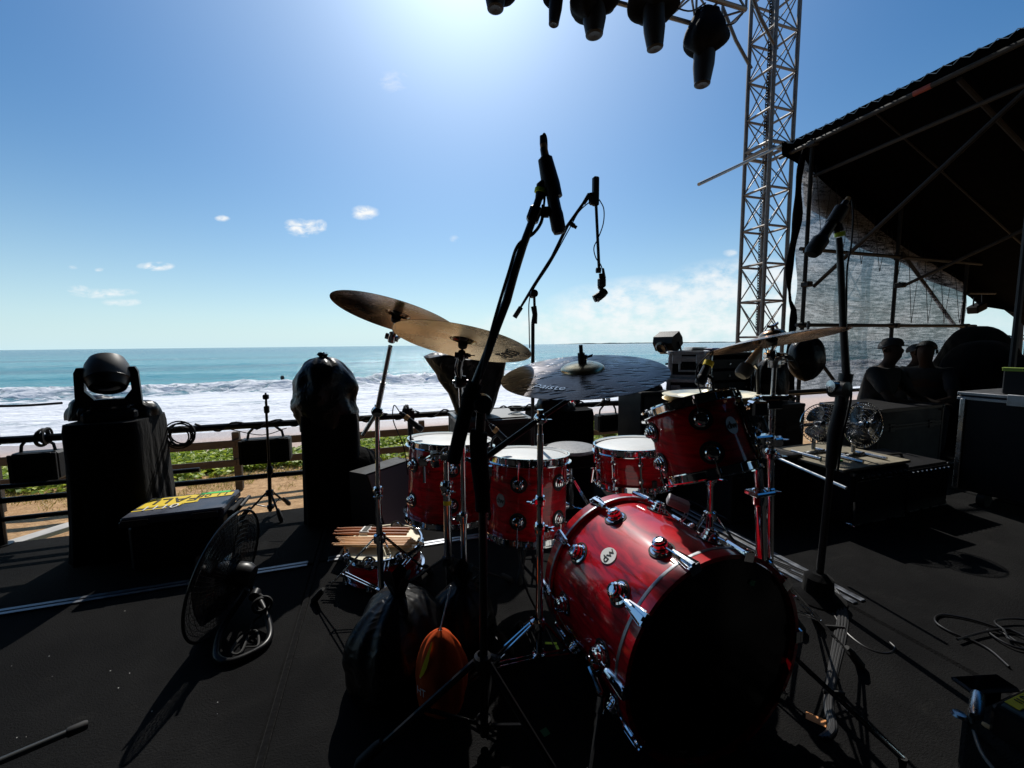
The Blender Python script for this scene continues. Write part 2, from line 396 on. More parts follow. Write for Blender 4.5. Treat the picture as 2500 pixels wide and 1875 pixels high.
deep = tmix(t, tmr(t, vv, 36, 420), (.055, .31, .35), (.018, .16, .23))
band = tn(t, pos, .02, 4, .55, sc3=(.30, 2.6, 1))
deep = tmix(t, tmr(t, band, .42, .62), deep, (.014, .15, .20))
shal = tmix(t, tmr(t, vj, 22, 34), (.34, .42, .46), (.10, .27, .32))
wc = tmix(t, tmr(t, vj, 33, 40), shal, deep)
fc = tmix(t, tmr(t, tn(t, pos, 3, 6, .7), .35, .6), (.70, .72, .76), (.86, .87, .88))
t.links.new(tmix(t, foam, wc, fc), b.inputs['Base Color'])
t.links.new(tm(t, 'ADD', .16, tm(t, 'MULTIPLY', foam, .6)), b.inputs['Roughness'])
b.inputs['Specular IOR Level'].default_value = .5; b.inputs['IOR'].default_value = 1.33
w1 = tn(t, pos, 1.1, 7, .65, sc3=(.6, 1.6, 1)); w2 = tn(t, pos, .10, 6, .6, sc3=(.5, 1.9, 1))
hgt = tm(t, 'ADD', tm(t, 'MULTIPLY', w1, .5), tm(t, 'ADD', tm(t, 'MULTIPLY', w2, 2.2), tm(t, 'MULTIPLY', foam, .12)))
tbump(t, b, hgt, 1.0, .42)
K['sea'] = m
SZ = -1.72
def seah(u, v):
    n = noise.noise(Vector((u * .09, 0, 2))) * 4.5
    c = v + n - 33.0 + 0
    z = SZ
    amp = .52 + .28 * noise.noise(Vector((u * .12, 7, 0)))
    # breaking front: steep towards the beach
    if c < 0: z += amp * math.exp(-(c / .9) ** 2)
    else: z += amp * math.exp(-(c / 4.0) ** 2)
    rag = noise.noise(Vector((u * 1.1, v * 1.1, 0))) + .6 * noise.noise(Vector((u * 2.7, v * 2.7, 3))) + .4 * noise.noise(Vector((u * 6, v * 6, 3)))
    z += rag * .26 * math.exp(-((c + .4) / 1.6) ** 2)
    c2 = v + n * 1.4 - 24.5; z += .10 * math.exp(-(c2 / .9) ** 2) * (1 + rag)
    c3 = v + n * .8 - 52; z += .22 * math.exp(-(c3 / 3.5) ** 2)
    c4 = v + n * .9 - 82; z += .25 * math.exp(-(c4 / 5) ** 2)
    z += noise.noise(Vector((u * .35, v * .8, 9))) * .05 + noise.noise(Vector((u * .9, v * 1.7, 5))) * .03
    return z
g = MB(SF)
vss = [13.6 + i * .5 for i in range(0, 32)] + [29.6 + i * .16 for i in range(0, 52)] + [38 + i * .7 for i in range(0, 46)] + [71 + i * 2.2 for i in range(0, 28)]
us = [-75 + i * .42 for i in range(0, 400)]
vs_ = [(u, v, seah(u, v)) for v in vss for u in us]; nu = len(us); nv = len(vss)
fs_ = [(j * nu + i, j * nu + i + 1, (j + 1) * nu + i + 1, (j + 1) * nu + i) for j in range(nv - 1) for i in range(nu - 1)]
g.add(vs_, fs_)
# far sheet: frame of large quads round the fine patch, reaching the horizon
u0, u1, v0, v1 = us[0], us[-1], vss[0], vss[-1]; FAR = 60000
g.add([(u0, v1, SZ), (u1, v1, SZ), (u1, FAR, SZ), (u0, FAR, SZ)], [(0, 1, 2, 3)])
g.add([(-FAR, v0, SZ), (u0, v0, SZ), (u0, FAR, SZ), (-FAR, FAR, SZ)], [(0, 1, 2, 3)])
g.add([(u1, v0, SZ), (FAR, v0, SZ), (FAR, FAR, SZ), (u1, FAR, SZ)], [(0, 1, 2, 3)])
struct(g.build('sea', K['sea'], smooth=80))
# ---- far shore on the right: low headland with its beach and trees
m, t, b, pos = posmat('headland')
t.links.new(tmix(t, tmr(t, tn(t, pos, .05, 6, .7), .4, .6), (.035, .055, .04), (.09, .10, .075)), b.inputs['Base Color']); b.inputs['Roughness'].default_value = 1
K['land'] = m
K['farsand'] = mat('far_sand', (.60, .53, .44), .9, var=.15, vscale=.02)
def land(name, t0, t1, Y0, Y1, hpx, n=90, seed=0, m='land', depth=260):
    gg = MB(); rnd = random.Random(seed); vs = []; 
    for i in range(n + 1):
        a = i / n; tt = lerp(t0, t1, a); Y = lerp(Y0, Y1, a)
        h = hpx / 1000 * Y * min(1, a * 6) * min(1, (1 - a) * 8 + .3) * (.75 + .35 * noise.noise(Vector((i * .18, seed, 0))) + .22 * noise.noise(Vector((i * .9, seed, 5))))
        h = max(h, .3)
        vs += [(tt * Y, Y, SZ - .3), (tt * (Y + 8), Y + 8, SZ + h * .8), (tt * (Y + 40), Y + 40, SZ + h), (tt * (Y + depth), Y + depth, SZ - .3)]
    fs = [(4 * i + k, 4 * i + 4 + k, 4 * i + 5 + k, 4 * i + 1 + k) for i in range(n) for k in range(3)]
    gg.add(vs, fs); return struct(gg.build(name, K[m], smooth=0))
land('headland', 1.10, 1.60, 720, 520, 9.5, seed=3)
land('headland', .10, .62, 5200, 4600, 2.6, seed=8, depth=900)
gg = MB(); n = 40
vs = []
for i in range(n + 1):
    a = i / n; tt = lerp(1.06, 1.60, a); Y = lerp(650, 440, a)
    vs += [(tt * Y, Y, SZ - .2), (tt * (Y + 20), Y + 20, SZ + .9), (tt * (Y + 110), Y + 110, SZ + 1.4)]
gg.add(vs, [(3 * i + k, 3 * i + 3 + k, 3 * i + 4 + k, 3 * i + 1 + k) for i in range(n) for k in range(2)])
struct(gg.build('far_beach', K['farsand']))
K['farleaf'] = mat('far_leaf', (.03, .05, .03), .9, var=.3, vscale=.4)
K['farwall'] = mat('far_wall', (.5, .5, .5), .8, var=.1, vscale=.2)
for i, (px, hh, dx) in enumerate([(2447, 8.5, 2.6), (2462, 6.5, 2.2), (2490, 8, 3.2), (2411, 6, 2.0), (2430, 5.5, 1.6)]):
    p = atY(px, 829, 600); p.z = SZ + 2.2
    tr = thing('tree', ['tallest round-topped tree on the far headland', 'lower tree just right of the tallest one on the headland', 'broad tree on the headland beside the right frame edge', 'small tree at the left end of the far headland', 'bushy low tree in the middle of the far headland'][i], 'tree', p, 0, 'trees on the far headland')
    MB().tube([p, p + Vector((0, 0, hh * .5))], [.35, .2], 6).build('trunk', K['wood_dark'], tr)
    g = MB(); rnd = random.Random(i)
    for k in range(170):
        d = Vector((rnd.gauss(0, 1), rnd.gauss(0, 1), rnd.gauss(0, 1))).normalized() * rnd.random() ** .4
        c = p + Vector((d.x * dx * 1.3, d.y * dx * 1.3, hh * .68 + d.z * hh * .30)); s = rnd.uniform(.35, .8)
        x, y, z = basis(Vector((rnd.gauss(0, 1), rnd.gauss(0, 1), rnd.gauss(0, 1) + .5)))
        g.add([c - x * s - y * s * .6, c + x * s - y * s * .5, c + x * s * .8 + y * s, c - x * s * .7 + y * s * .8], [(0, 1, 2, 3)])
    g.build('crown', K['farleaf'], tr, smooth=0)
for i, (px, wd, hh) in enumerate([(2425, 26, 3.2), (2440, 16, 4.2), (2474, 22, 3.0)]):
    p = atY(px, 830, 585); p.z = SZ + 1.6
    bd = thing('building', ['long low pale building on the far beach, leftmost of three', 'taller narrow pale building on the far beach, middle one of three', 'low pale building on the far beach, rightmost of three'][i], 'building', p, 0, 'buildings on the far beach')
    g = MB(); g.box(p + Vector((0, 0, hh / 2)), (wd * .45, 8, hh)); g.build('wall', K['farwall'], bd)
    g = MB(); g.prism([(-4.6, 0), (4.6, 0), (0, 1.6)], -wd * .24, wd * .24, frame(p + Vector((0, 0, hh)), Vector((0, 1, 0)), ZX, Vector((1, 0, 0)))); g.build('roof', K['alu'], bd)
# ---- creeping plants behind the wooden fence, dry grass
def leafmat(name, a, c):
    m = bpy.data.materials.new(name); m.use_nodes = True; t = m.node_tree; b = t.nodes['Principled BSDF']
    g = t.nodes.new('ShaderNodeNewGeometry'); cr = t.nodes.new('ShaderNodeMix'); cr.data_type = 'RGBA'
    t.links.new(g.outputs['Random Per Island'], cr.inputs['Factor']); cr.inputs['A'].default_value = (*a, 1); cr.inputs['B'].default_value = (*c, 1)
    t.links.new(cr.outputs['Result'], b.inputs['Base Color']); b.inputs['Roughness'].default_value = .5
    tr = t.nodes.new('ShaderNodeBsdfTranslucent'); t.links.new(cr.outputs['Result'], tr.inputs['Color'])
    ms = t.nodes.new('ShaderNodeMixShader'); ms.inputs[0].default_value = .4; t.links.new(b.outputs[0], ms.inputs[1]); t.links.new(tr.outputs[0], ms.inputs[2])
    t.links.new(ms.outputs[0], t.nodes['Material Output'].inputs[0]); return m
K['vine'] = leafmat('vine_leaf', (.16, .27, .02), (.55, .62, .08)); K['drygrass'] = leafmat('dry_grass', (.28, .20, .05), (.42, .40, .10))
g = MB(SF); rnd = random.Random(5)
for k in range(42000):
    u = rnd.uniform(-8, 8.5); v = rnd.triangular(9.0, 12.1, 10.3)
    dn = noise.noise(Vector((u * .7, v * .9, 3))) + noise.noise(Vector((u * 2.2, v * 2.5, 8))) * .5
    if dn < -.30 + (.5 if v < 9.7 else 0) + (.5 if v > 11.6 else 0) + rnd.uniform(-.25, .25): continue
    s = rnd.uniform(.035, .075); c = Vector((u, v, gh(u, v) + rnd.uniform(.02, .17)))
    x, y, z = basis(Vector((rnd.gauss(0, .55), rnd.gauss(0, .55), 1)), Vector((rnd.gauss(0, 1), rnd.gauss(0, 1), 0)))
    g.add([c - x * s, c - y * s * .8 + z * s * .1, c + x * s, c + y * s * .8 + z * s * .1], [(0, 1, 2, 3)])
tag(g.build('creeping_plants', K['vine'], smooth=0), 'bright green creeping beach plants covering the sand behind the wooden fence', 'plants', kind='stuff')
g = MB(SF)
for k in range(16000):
    u = rnd.uniform(-8, 8); v = rnd.triangular(8.0, 10.0, 9.1)
    if noise.noise(Vector((u * 1.2, v * 1.5, 3))) < -.25 + (.25 if v < 8.7 else 0): continue
    c = Vector((u, v, gh(u, v))); h = rnd.uniform(.03, .10); d = Vector((rnd.gauss(0, .5), rnd.gauss(0, .5), 1)) * h; x = Vector((rnd.gauss(0, 1), rnd.gauss(0, 1), 0)).normalized() * .006
    g.add([c - x, c + x, c + d], [(0, 1, 2)])
tag(g.build('dry_grass', K['drygrass'], smooth=0), 'thin dry grass growing along the foot of the wooden fence', 'grass', kind='stuff')
# ---- wooden fence
fr = thing('wooden_fence', 'weathered post and rail wooden fence on the sand behind the stage', 'fence', S(0, 8.4, GZ), AZ)
for i in range(-5, 6):
    u = -2.48 + 1.63 * (i + 1) + (0 if i % 2 else .03)
    g = MB(SF); g.rbox((u, 8.4, -.92 + (.02 * (i % 3))), (.115, .10, 1.06), .008); g.build('post', K['wood_dark'], fr, smooth=0)
for (z, hgt) in ((-.555, .135), (-.90, .125)):
    for i in range(-5, 5):
        u = -2.48 + 1.63 * (i + .5 + 1); g = MB(SF)
        g.rbox((u, 8.335, z + .012 * ((i * 7) % 3 - 1)), (1.628, .035, hgt), .006); g.build('rail', K['wood_dark'], fr, smooth=0)
# ---- stage deck: carpeted panels
m, t, b, pos = posmat('stage_carpet')
n = tn(t, pos, 3, 8, .7); n2_ = tn(t, pos, 160, 4, .7); n3_ = tn(t, pos, .8, 4)
t.links.new(tmix(t, tmr(t, tm(t, 'ADD', tm(t, 'MULTIPLY', n, .5), tm(t, 'MULTIPLY', n3_, .5)), .38, .62), (.0080, .0080, .0085), (.0150, .0150, .0152)), b.inputs['Base Color'])
b.inputs['Roughness'].default_value = .92; b.inputs['Specular IOR Level'].default_value = .06
prev = b.inputs['Base Color'].links[0].from_socket; dst = tmr(t, tn(t, pos, 1.7, 9, .72, sc3=(1, 2.2, 1), dist=1.5), .56, .72, 0, .45)
t.links.new(tmix(t, dst, prev, (.030, .029, .027)), b.inputs['Base Color'])
scuff = tmr(t, tn(t, pos, 1.7, 9, .72, sc3=(1, 2.4, 1), dist=1.5), .58, .70)
tbump(t, b, n2_, .9, .008)
K['carpet'] = m
EDGE = 3.19
# panels are boxes; joints between them are real gaps with strips
ulist = [-9.4, -7.14, -4.88, -2.62, -.36, 1.91, 4.18, 6.45, 8.72, 11.0]; vlist = [-2.4, -.05, 2.31, EDGE]
stage = thing('stage', None, None, S(0, 0, GZ), AZ); stage['kind'] = 'structure'
for i in range(len(ulist) - 1):
    for j in range(len(vlist) - 1):
        a, b_ = ulist[i], ulist[i + 1]; c, d = vlist[j], vlist[j + 1]
        dz = .0 if i != 4 else .006
        g = MB(SF); g.rbox(((a + b_) / 2, (c + d) / 2, -.06 + dz), (b_ - a - .016, d - c - .012, .12), .010); g.build('deck_panel', K['carpet'], stage, smooth=0)
g = MB(SF); g.rbox((.8, EDGE + .008, -.75), (20.4, .012, 1.28), .003); g.build('skirt', K['cloth'], stage, smooth=0)
# aluminium joint strips
def strip(u0, u1, v0, v1, z=.004):
    g = MB(SF); g.rbox(((u0 + u1) / 2, (v0 + v1) / 2, z), (u1 - u0, v1 - v0, .008), .002); g.build('joint_strip', K['alu'], stage, smooth=0)
for (a, b_) in ((-9.3, -.40), (-.30, 1.86), (2.0, 11)):
    strip(a, b_, 2.3135, 2.336, .004 if a != -.3 else .010); strip(a, b_, 2.283, 2.3055, .004 if a != -.3 else .010)
for uu_ in (1.935, 1.985): strip(uu_, uu_ + .028, 1.15, 2.25)
for uu_ in (1.870,): strip(uu_, uu_ + .022, 1.3, 2.25, .010)
g = MB(SF); g.rbox((-.357, .1, .0045), (.020, 6.1, .009), .003); g.build('shade_strip', K['cloth'], stage, smooth=0)  # dark strip standing in for the shade along the deck step
# ---- pipe railing along the rear edge
rl = thing('stage_railing', 'black steel pipe railing along the rear edge of the stage', 'railing', S(0, 3.15, 0), AZ)
zz = lambda u: .63
g = MB(SF); g.tube([(-6, 3.15, .63), (4.6, 3.15, .62)], .0225); g.build('top_rail', K['black_metal'], rl)
g = MB(SF); g.tube([(-6, 3.15, .275), (4.6, 3.15, .255)], .018); g.build('middle_rail', K['black_metal'], rl)
for z in (.35, .155): 
    g = MB(SF); g.tube([(-6, 3.15, z), (-1.15, 3.15, z)], .015); g.build('lower_rail', K['black_metal'], rl)
for u in (-5.0, -3.6, -2.16, .21, 2.25, 3.6):
    g = MB(SF); g.tube([(u, 3.15, 0), (u, 3.15, .68)], .021); g.lathe([(0, .006), (.045, .006), (.045, 0), (0, 0)], Matrix.Translation((u, 3.15, 0.0)), 12); g.build('post', K['black_metal'], rl)
    g = MB(SF); g.box((u, 3.15, .63), (.06, .065, .07)); g.build('coupler', K['black_metal'], rl)
# ---- scrap boards and pale tank down beside the stage at the left
K['board'] = mat('pale_board', (.55, .52, .47), .7, var=.2, vscale=5)
K['tank'] = mat('tank_shell', (.30, .33, .20), .6, var=.3, vscale=4, bump=.1, bscale=8)
def board(p0, p1, wd, th, lab, m='board'):
    x = (p1 - p0); l = x.length; F = frame((p0 + p1) / 2, *[Vector(q) for q in (lambda a: (a[2], a[0], a[1]))(basis(x, Vector((0, 0, 1))))])
    g = MB(); g.rbox((0, 0, 0), (l, th, wd), .004, F); return tag(g.build('board', K[m], smooth=0), lab, 'board', 'scrap boards beside the stage')
board(S(-3.9, 4.0, -.62), S(-2.2, 5.2, -.42), .16, .04, 'white board sloping up to the right, topmost of the scrap pile')
board(S(-3.6, 3.7, -.58), S(-1.9, 4.5, -.50), .11, .03, 'narrow pale board crossing the middle of the scrap pile')
board(S(-4.2, 4.5, -.75), S(-2.4, 4.9, -.66), .30, .03, 'wide flat board lying underneath the scrap pile')
board(S(-3.2, 3.5, -.66), S(-1.9, 4.0, -.60), .09, .03, 'brown stained board nearest the stage in the scrap pile', 'wood_dark')
tk = thing('tank', 'pale green plastic tank standing on the ground beside the stage', 'tank', S(-2.9, 4.0, GZ), AZ)
g = MB(SF); g.rbox((-2.75, 4.15, -1.05), (1.9, .9, .70), .05); g.build('body', K['tank'], tk)
for u in (-3.3, -2.75, -2.2): g = MB(SF); g.rbox((u, 3.685, -1.05), (.06, .03, .70), .01); g.build('rib', K['tank'], tk)
g = MB(SF); g.lathe([(0, .05), (.12, .05), (.13, .0)], Matrix.Translation((-2.9, 4.1, -.70)), 16); g.build('cap', K['black_plastic'], tk)
# ---- swimmer far out
p = atz(690, 931, SZ + .1)
pe = thing('person', 'tiny dark head of a swimmer in the water beyond the breaking wave', 'person', p)
g = MB(); g.lathe([(0, -.4), (.26, -.3), (.30, -.05), (.1, .08), (.13, .2), (.15, .32), (.1, .44), (0, .48)], Matrix.Translation(p), 10); g.build('body', K['rubber'], pe)
# ============================================================ TOWER AND TRUSS
K['galv'] = mat('galvanised', (.17, .155, .145), .55, .5, var=.3, vscale=12, rvar=.1)
tu, tv, ts = 6.8, 5.9, .51
tw = thing('truss_tower', 'tall square lattice steel tower standing behind the stage', 'tower', S(tu, tv, GZ), AZ)
hs_ = ts / 2; TOPZ = 8.6
cor = [(-hs_, -hs_), (hs_, -hs_), (hs_, hs_), (-hs_, hs_)]
for a, b_ in cor:
    g = MB(SF); g.tube([(tu + a, tv + b_, GZ), (tu + a, tv + b_, TOPZ)], .034, 8); g.build('leg', K['galv'], tw)
step = .65; z = GZ + .04; k = 0
while z < TOPZ:
    g = MB(SF)
    for q in range(4):
        a, b_ = cor[q], cor[(q + 1) % 4]; nx = (b_[0] - a[0], b_[1] - a[1])
        A_ = Vector((tu + a[0], tv + a[1], z)); B_ = Vector((tu + b_[0], tv + b_[1], z))
        dbl = (k in (9,))
        g.tube([A_, B_], .021 if not dbl else .03, 6)
        if dbl: g.tube([A_ + Vector((0, 0, .10)), B_ + Vector((0, 0, .10))], .03, 6)
    g.build('ring_brace', K['galv'], tw)
    if z + step < TOPZ:
        g = MB(SF)
        for q in range(4):
            a, b_ = cor[q], cor[(q + 1) % 4]
            A_ = Vector((tu + a[0], tv + a[1], z + (.10 if k == 9 else 0))); B_ = Vector((tu + b_[0], tv + b_[1], z + step))
            g.tube([A_, B_], .011, 5)
            g.tube([Vector((B_.x, B_.y, A_.z)), Vector((A_.x, A_.y, B_.z))], .011, 5)
        g.build('cross_brace', K['galv'], tw)
    z += step; k += 1
g = MB(SF); g.rbox((tu, tv, GZ + .02), (1.0, 1.0, .04), .01); g.build('base_plate', K['galv'], tw)
# chain hanging inside the tower
ch = thing('hoist_chain', 'dark link chain hanging down inside the lattice tower', 'chain', S(tu - .08, tv, 1.2))
g = MB(SF); z = 1.4; k = 0
while z < 7.6:
    jx = .012 * math.sin(z * 1.3); s_ = 1.0 if z < 4.8 else 1.5
    pts = [(tu - .1 + jx + (math.cos(a) * .017 * s_ if k % 2 else 0), tv + (0 if k % 2 else math.cos(a) * .017 * s_), z + math.sin(a) * .032) for a in [2 * math.pi * i / 8 for i in range(8)]]
    g.tube(pts, .0065 * s_, 4, closed=True); z += .047; k += 1
g.build('links', K['black_metal'], ch)
# horizontal truss with lamps, running off above the stage
ht = thing('lighting_truss', 'horizontal lattice truss carrying the stage lights above the stage', 'truss', S(5.85, 5.9, 6.5), AZ)
z0, z1 = 6.52, 7.02; v0, v1 = 5.65, 6.15; uL, uR = -6, 5.9
for v in (v0, v1):
    for z in (z0, z1):
        g = MB(SF); g.tube([(uL, v, z), (uR, v, z)], .034, 8); g.build('chord', K['galv'], ht)
g = MB(SF); u = uR; k = 0
while u > uL:
    for v in (v0, v1): g.tube([(u, v, z0), (u, v, z1)], .02, 5)
    for z in (z0, z1): g.tube([(u, v0, z), (u, v1, z)], .02, 5)
    if k % 2 == 0:
        for v in (v0, v1): g.tube([(u, v, z0), (u - .55, v, z1)], .017, 5)
        for z in (z0, z1): g.tube([(u, v0, z), (u - .55, v1, z)], .017, 5)
    else:
        for v in (v0, v1): g.tube([(u, v, z1), (u - .55, v, z0)], .017, 5)
        for z in (z0, z1): g.tube([(u, v1, z), (u - .55, v0, z)], .017, 5)
    u -= .55; k += 1
g.build('lattice', K['galv'], ht)
for v in (v0, v1):
    g = MB(SF); g.tube([(5.9, v, z1 - .1), (6.22, v, 6.45), (6.60, v, 6.05)], .028, 6); g.build('corner_strut', K['galv'], ht)
g = MB(SF)
for q in range(5):
    pts = [Vector((2.0 + q * .8, 5.7 + .08 * q, 6.55)), Vector((2.4 + q * .8, 5.7, 6.38 - .03 * q)), Vector((2.9 + q * .75, 5.72, 6.5))]
    g.tube(spline(pts, 6), .012, 5)
g.build('cable', K['rubber'], ht)
# lamps wrapped in black rain covers
def covered_lamp(u, v, ztop, zbot, wid, label, snout=.5, yaw=0, tilt=0, shape=0):
    ztop += .07; zbot += .07; p = S(u, v, ztop)
    o = thing('moving_head_light', label, 'stage light', p, AZ + yaw, 'rain-covered stage lights on the overhead truss')
    F = Matrix.Translation(p) @ Matrix.Rotation(AZ + yaw, 4, 'Z')
    h = ztop - zbot; g = MB(F); rn = random.Random(int(u * 100))
    g.tube([(-.12, 0, .12), (-.12, 0, -.04)], .02, 6); g.tube([(.12, 0, .12), (.12, 0, -.04)], .02, 6); g.rbox((0, 0, -.06), (.42, .30, .10), .02)
    g.build('clamp_base', K['black_metal'], o)
    # cover: a bag flared out at mid height, gathered at the rim
    ns = 40; hem = -h * (1 - snout)
    def fn(a, b_):
        th = a * 2 * math.pi; 
        r = wid * .53 * (.60 + .40 * math.sin(min(1, b_ / .66) * math.pi / 2) ** 1.5)
        if b_ > .66: r *= max(.12, (1 - ((b_ - .66) / .345) ** 2)) ** .5
        el = 1.0 + .10 * math.cos(2 * th + shape)
        wr = 1 + .045 * math.sin(th * 7 + b_ * 4 + shape) + .05 * noise.noise(Vector((math.cos(th) * 2, math.sin(th) * 2, b_ * 3 + u)))
        z = lerp(.02, hem, b_) - (.10 * max(0, math.cos(th - shape)) + .04 * math.sin(th * 3 + shape)) * b_ * 1.2
        return (r * el * wr * math.cos(th), r * wr * .86 * math.sin(th), z)
    g = MB(F); g.grid(fn, ns, 16); top = [fn(i / ns, 0) for i in range(ns)]; g.add(top, [tuple(range(ns))])
    bt = [fn(i / ns, 1) for i in range(ns)]; g.add(bt, [tuple(range(ns))])
    g.build('rain_cover', K['cover'], o)
    T = Matrix.Rotation(tilt, 4, 'Y'); rr = wid * .23
    g = MB(F @ Matrix.Translation((0, 0, hem * .7)) @ T)
    L_ = -(zbot - ztop) + hem * .7
    g.lathe([(rr * .6, 0), (rr, -.05), (rr * .98, -L_ * .55), (rr * .80, -L_ * .85), (rr * .72, -L_ * .97), (rr * .55, -L_), (0, -L_ + .015)], n=24)
    hd = g.build('head', K['black_plastic'], o)
    g = MB(F @ Matrix.Translation((0, 0, hem * .7)) @ T); g.lathe([(rr * .74, -L_ * .93), (rr * .76, -L_ * .95), (rr * .74, -L_ * .97)], n=24); g.build('lens_ring', K['black_metal'], hd)
covered_lamp(1.72, 5.85, 6.5, 5.66, .66, 'rain-covered stage light nearest the sun glare, leftmost on the truss', .30, shape=.6)
covered_lamp(2.72, 6.0, 6.55, 5.76, .44, 'slim covered stage light with bare round snout, second from left on the truss', .55, tilt=.12, shape=2)
covered_lamp(3.22, 5.80, 6.55, 5.60, .74, 'widest covered stage light ending in a point, third from left on the truss', .32, shape=3)
covered_lamp(4.27, 5.85, 6.55, 5.66, .72, 'covered stage light with long bare cylinder below a wide cape, fourth from left', .62, tilt=-.08, shape=1.2)
covered_lamp(5.38, 5.95, 6.45, 5.36, .74, 'rightmost covered stage light hanging lowest beside the lattice tower', .50, tilt=.06, shape=4)

# ---- unseen roof and drapes added behind and above camera to cut skylight
sr = thing('added_sky_shade', None, None, S(-1, 0, GZ), AZ); sr['kind'] = 'structure'
g = MB(SF); g.rbox((-1.2, -1.0, 7.25), (15.0, 11.6, .10), .02); g.build('shade_sheet', K['cloth'], sr)
g = MB(SF); g.rbox((-1.2, -6.9, 3.0), (15.0, .10, 8.6), .02); g.build('rear_shade', K['cloth'], sr)
g = MB(SF); g.rbox((-8.75, -2.4, 3.0), (.10, 8.8, 8.6), .02); g.build('side_shade', K['cloth'], sr)
g = MB(SF); g.rbox((6.35, -4.9, 3.0), (.10, 3.9, 8.6), .02); g.build('side_shade', K['cloth'], sr)
for u, v in ((-8.4, -6.6), (6.0, -6.6), (-8.4, 4.4)):
    g = MB(SF)
    for a in (-.2, .2):
        for b_ in (-.2, .2): g.tube([(u + a, v + b_, GZ), (u + a, v + b_, 7.2)], .03, 6)
    g.build('shade_post', K['black_metal'], sr)
# ============================================================ SCAFFOLD CANOPY ON THE RIGHT
K['scaf'] = mat('scaffold_pipe', (.018, .018, .019), .5, .1, spec=.25, var=.4, vscale=10, rvar=.1)
K['tarp'] = mat('black_tarp', (.0015, .0015, .0018), .9, spec=.03, bump=.4, bscale=5, bdist=.05)
SV = 3.95
sf = thing('scaffold_canopy', 'dark scaffold shelter with a black sloping tarpaulin roof at the right', 'canopy', S(5.3, SV, 0), AZ)
roofz = lambda u: 3.73 - (u - 5.15) * .385
def rf(a, b_):
    u = lerp(5.24, 11.4, a); v = lerp(-2.6, 4.28, b_)
    sag = .05 * max(0, min(1, a * 3 - .6)) * math.sin(a * 9) * math.sin(b_ * 13) + .012 * math.sin(b_ * 140) * max(0, 1 - a * 12)
    return (u, v, roofz(u) + sag * min(1, a * 5) + .012 * math.sin(b_ * 140) * max(0, 1 - a * 12))
g = MB(SF); g.grid(rf, 40, 120)
g.grid(lambda a, b_: tuple(Vector(rf(a, b_)) + Vector((0, 0, .03))), 40, 120)
g.build('roof_tarpaulin', K['tarp'], sf)
# eave strip folded down
g = MB(SF)
g.grid(lambda a, b_: (5.24 - .010 * math.sin(a * 60), lerp(-2.6, 4.28, a), 3.75 - b_ * (.10 + .02 * math.sin(a * 37))), 160, 2)
g.grid(lambda a, b_: (5.26 - .010 * math.sin(a * 60), lerp(-2.6, 4.28, a), 3.75 - b_ * (.10 + .02 * math.sin(a * 37))), 160, 2)
g.build('eave_flap', K['tarp'], sf)
curve = [(5.12, 3.58), (5.35, 3.50), (5.60, 3.35), (5.56, 3.15), (5.50, 2.97), (5.70, 2.86), (5.91, 2.78), (6.66, 2.51), (7.57, 2.28), (8.58, 2.02), (9.72, 1.74), (10.32, 1.65), (11.4, 1.45)]
g = MB(SF)
for dv in (0, .03):
    b0 = len(g.v); vs_ = []
    cp = spline([Vector((a, 0, b_)) for a, b_ in curve], 5)
    for p in cp: vs_ += [(p.x, 4.16 + dv + .05 * math.sin(p.x * 4), p.z), (p.x, 4.22 + dv, roofz(p.x) + .01)]
    g.add(vs_, [(2 * i, 2 * i + 2, 2 * i + 3, 2 * i + 1) for i in range(len(cp) - 1)])
g.build('gable_curtain', K['tarp'], sf)
g = MB(SF); g.tube([(5.215 + .02 * (i % 2), -2.6 + i * .06, 3.745 - .03 * (i % 2)) for i in range(115)], .0045, 5); g.build('edge_lacing', K['alu'], sf)
for v in (-1.4, .2, 1.8, 3.3):
    g = MB(SF); g.tube([(lerp(5.3, 11.2, k / 24), v, roofz(lerp(5.3, 11.2, k / 24)) - .012 - .03 * max(0, min(1, (k / 24) * 3 - .6))) for k in range(25)], .012, 6); g.build('seam_hem', K['black_plastic'], sf)
def pipe(a, b_, r=.024, name='pipe', m='scaf', par=None):
    g = MB(SF); g.tube([a, b_], r, 8); return g.build(name, K[m], par or sf)
for v in (SV, 2.05, .15, -1.75): pipe((5.27, v, 0), (5.27, v, 3.72), name='post')
for u, zt in ((7.03, 3.0), (8.66, 2.42), (10.5, 1.72)): pipe((u, SV, 0), (u, SV, zt), name='post')
for z in (2.31, 1.36, .47): pipe((5.1, SV - .05, z), (8.9 if z > .5 else 7.2, SV - .05, z), name='ledger')
pipe((5.22, 4.35, 3.60), (5.22, -2.5, 3.66), .026, name='eave_pipe')
pipe((5.45, 4.25, 3.27), (5.45, -1.2, 3.50), .024, name='eave_pipe')
pipe((5.42, 3.94, 1.86), (5.42, 1.75, 3.66), .024, name='brace')
pipe((7.0, 3.85, 1.90), (7.0, 1.2, 3.05), .022, name='brace')
pipe((7.2, SV + .04, 2.40), (8.55, SV + .04, 1.38), .024, name='brace')
pipe((5.5, SV + .04, 1.05), (6.1, SV + .04, .50), .022, name='brace')
for v in (1.0, -.6, 2.6):
    pipe((5.3, v, roofz(5.3) - .08), (11.2, v, roofz(11.2) - .08), .022, name='rafter')
for (u, v, z) in ((5.27, SV, 2.31), (5.27, SV, 1.36), (7.03, SV, 1.36), (7.03, SV, 2.31), (5.27, SV, 1.88), (7.0, 3.9, 1.92), (8.66, SV, 1.36), (5.24, SV, 3.6)):
    g = MB(SF); g.rbox((u, v - .03, z), (.09, .11, .07), .012); g.tube([(u - .07, v - .05, z + .03), (u + .05, v - .05, z + .01)], .009, 6); g.build('coupler', K['scaf'], sf)
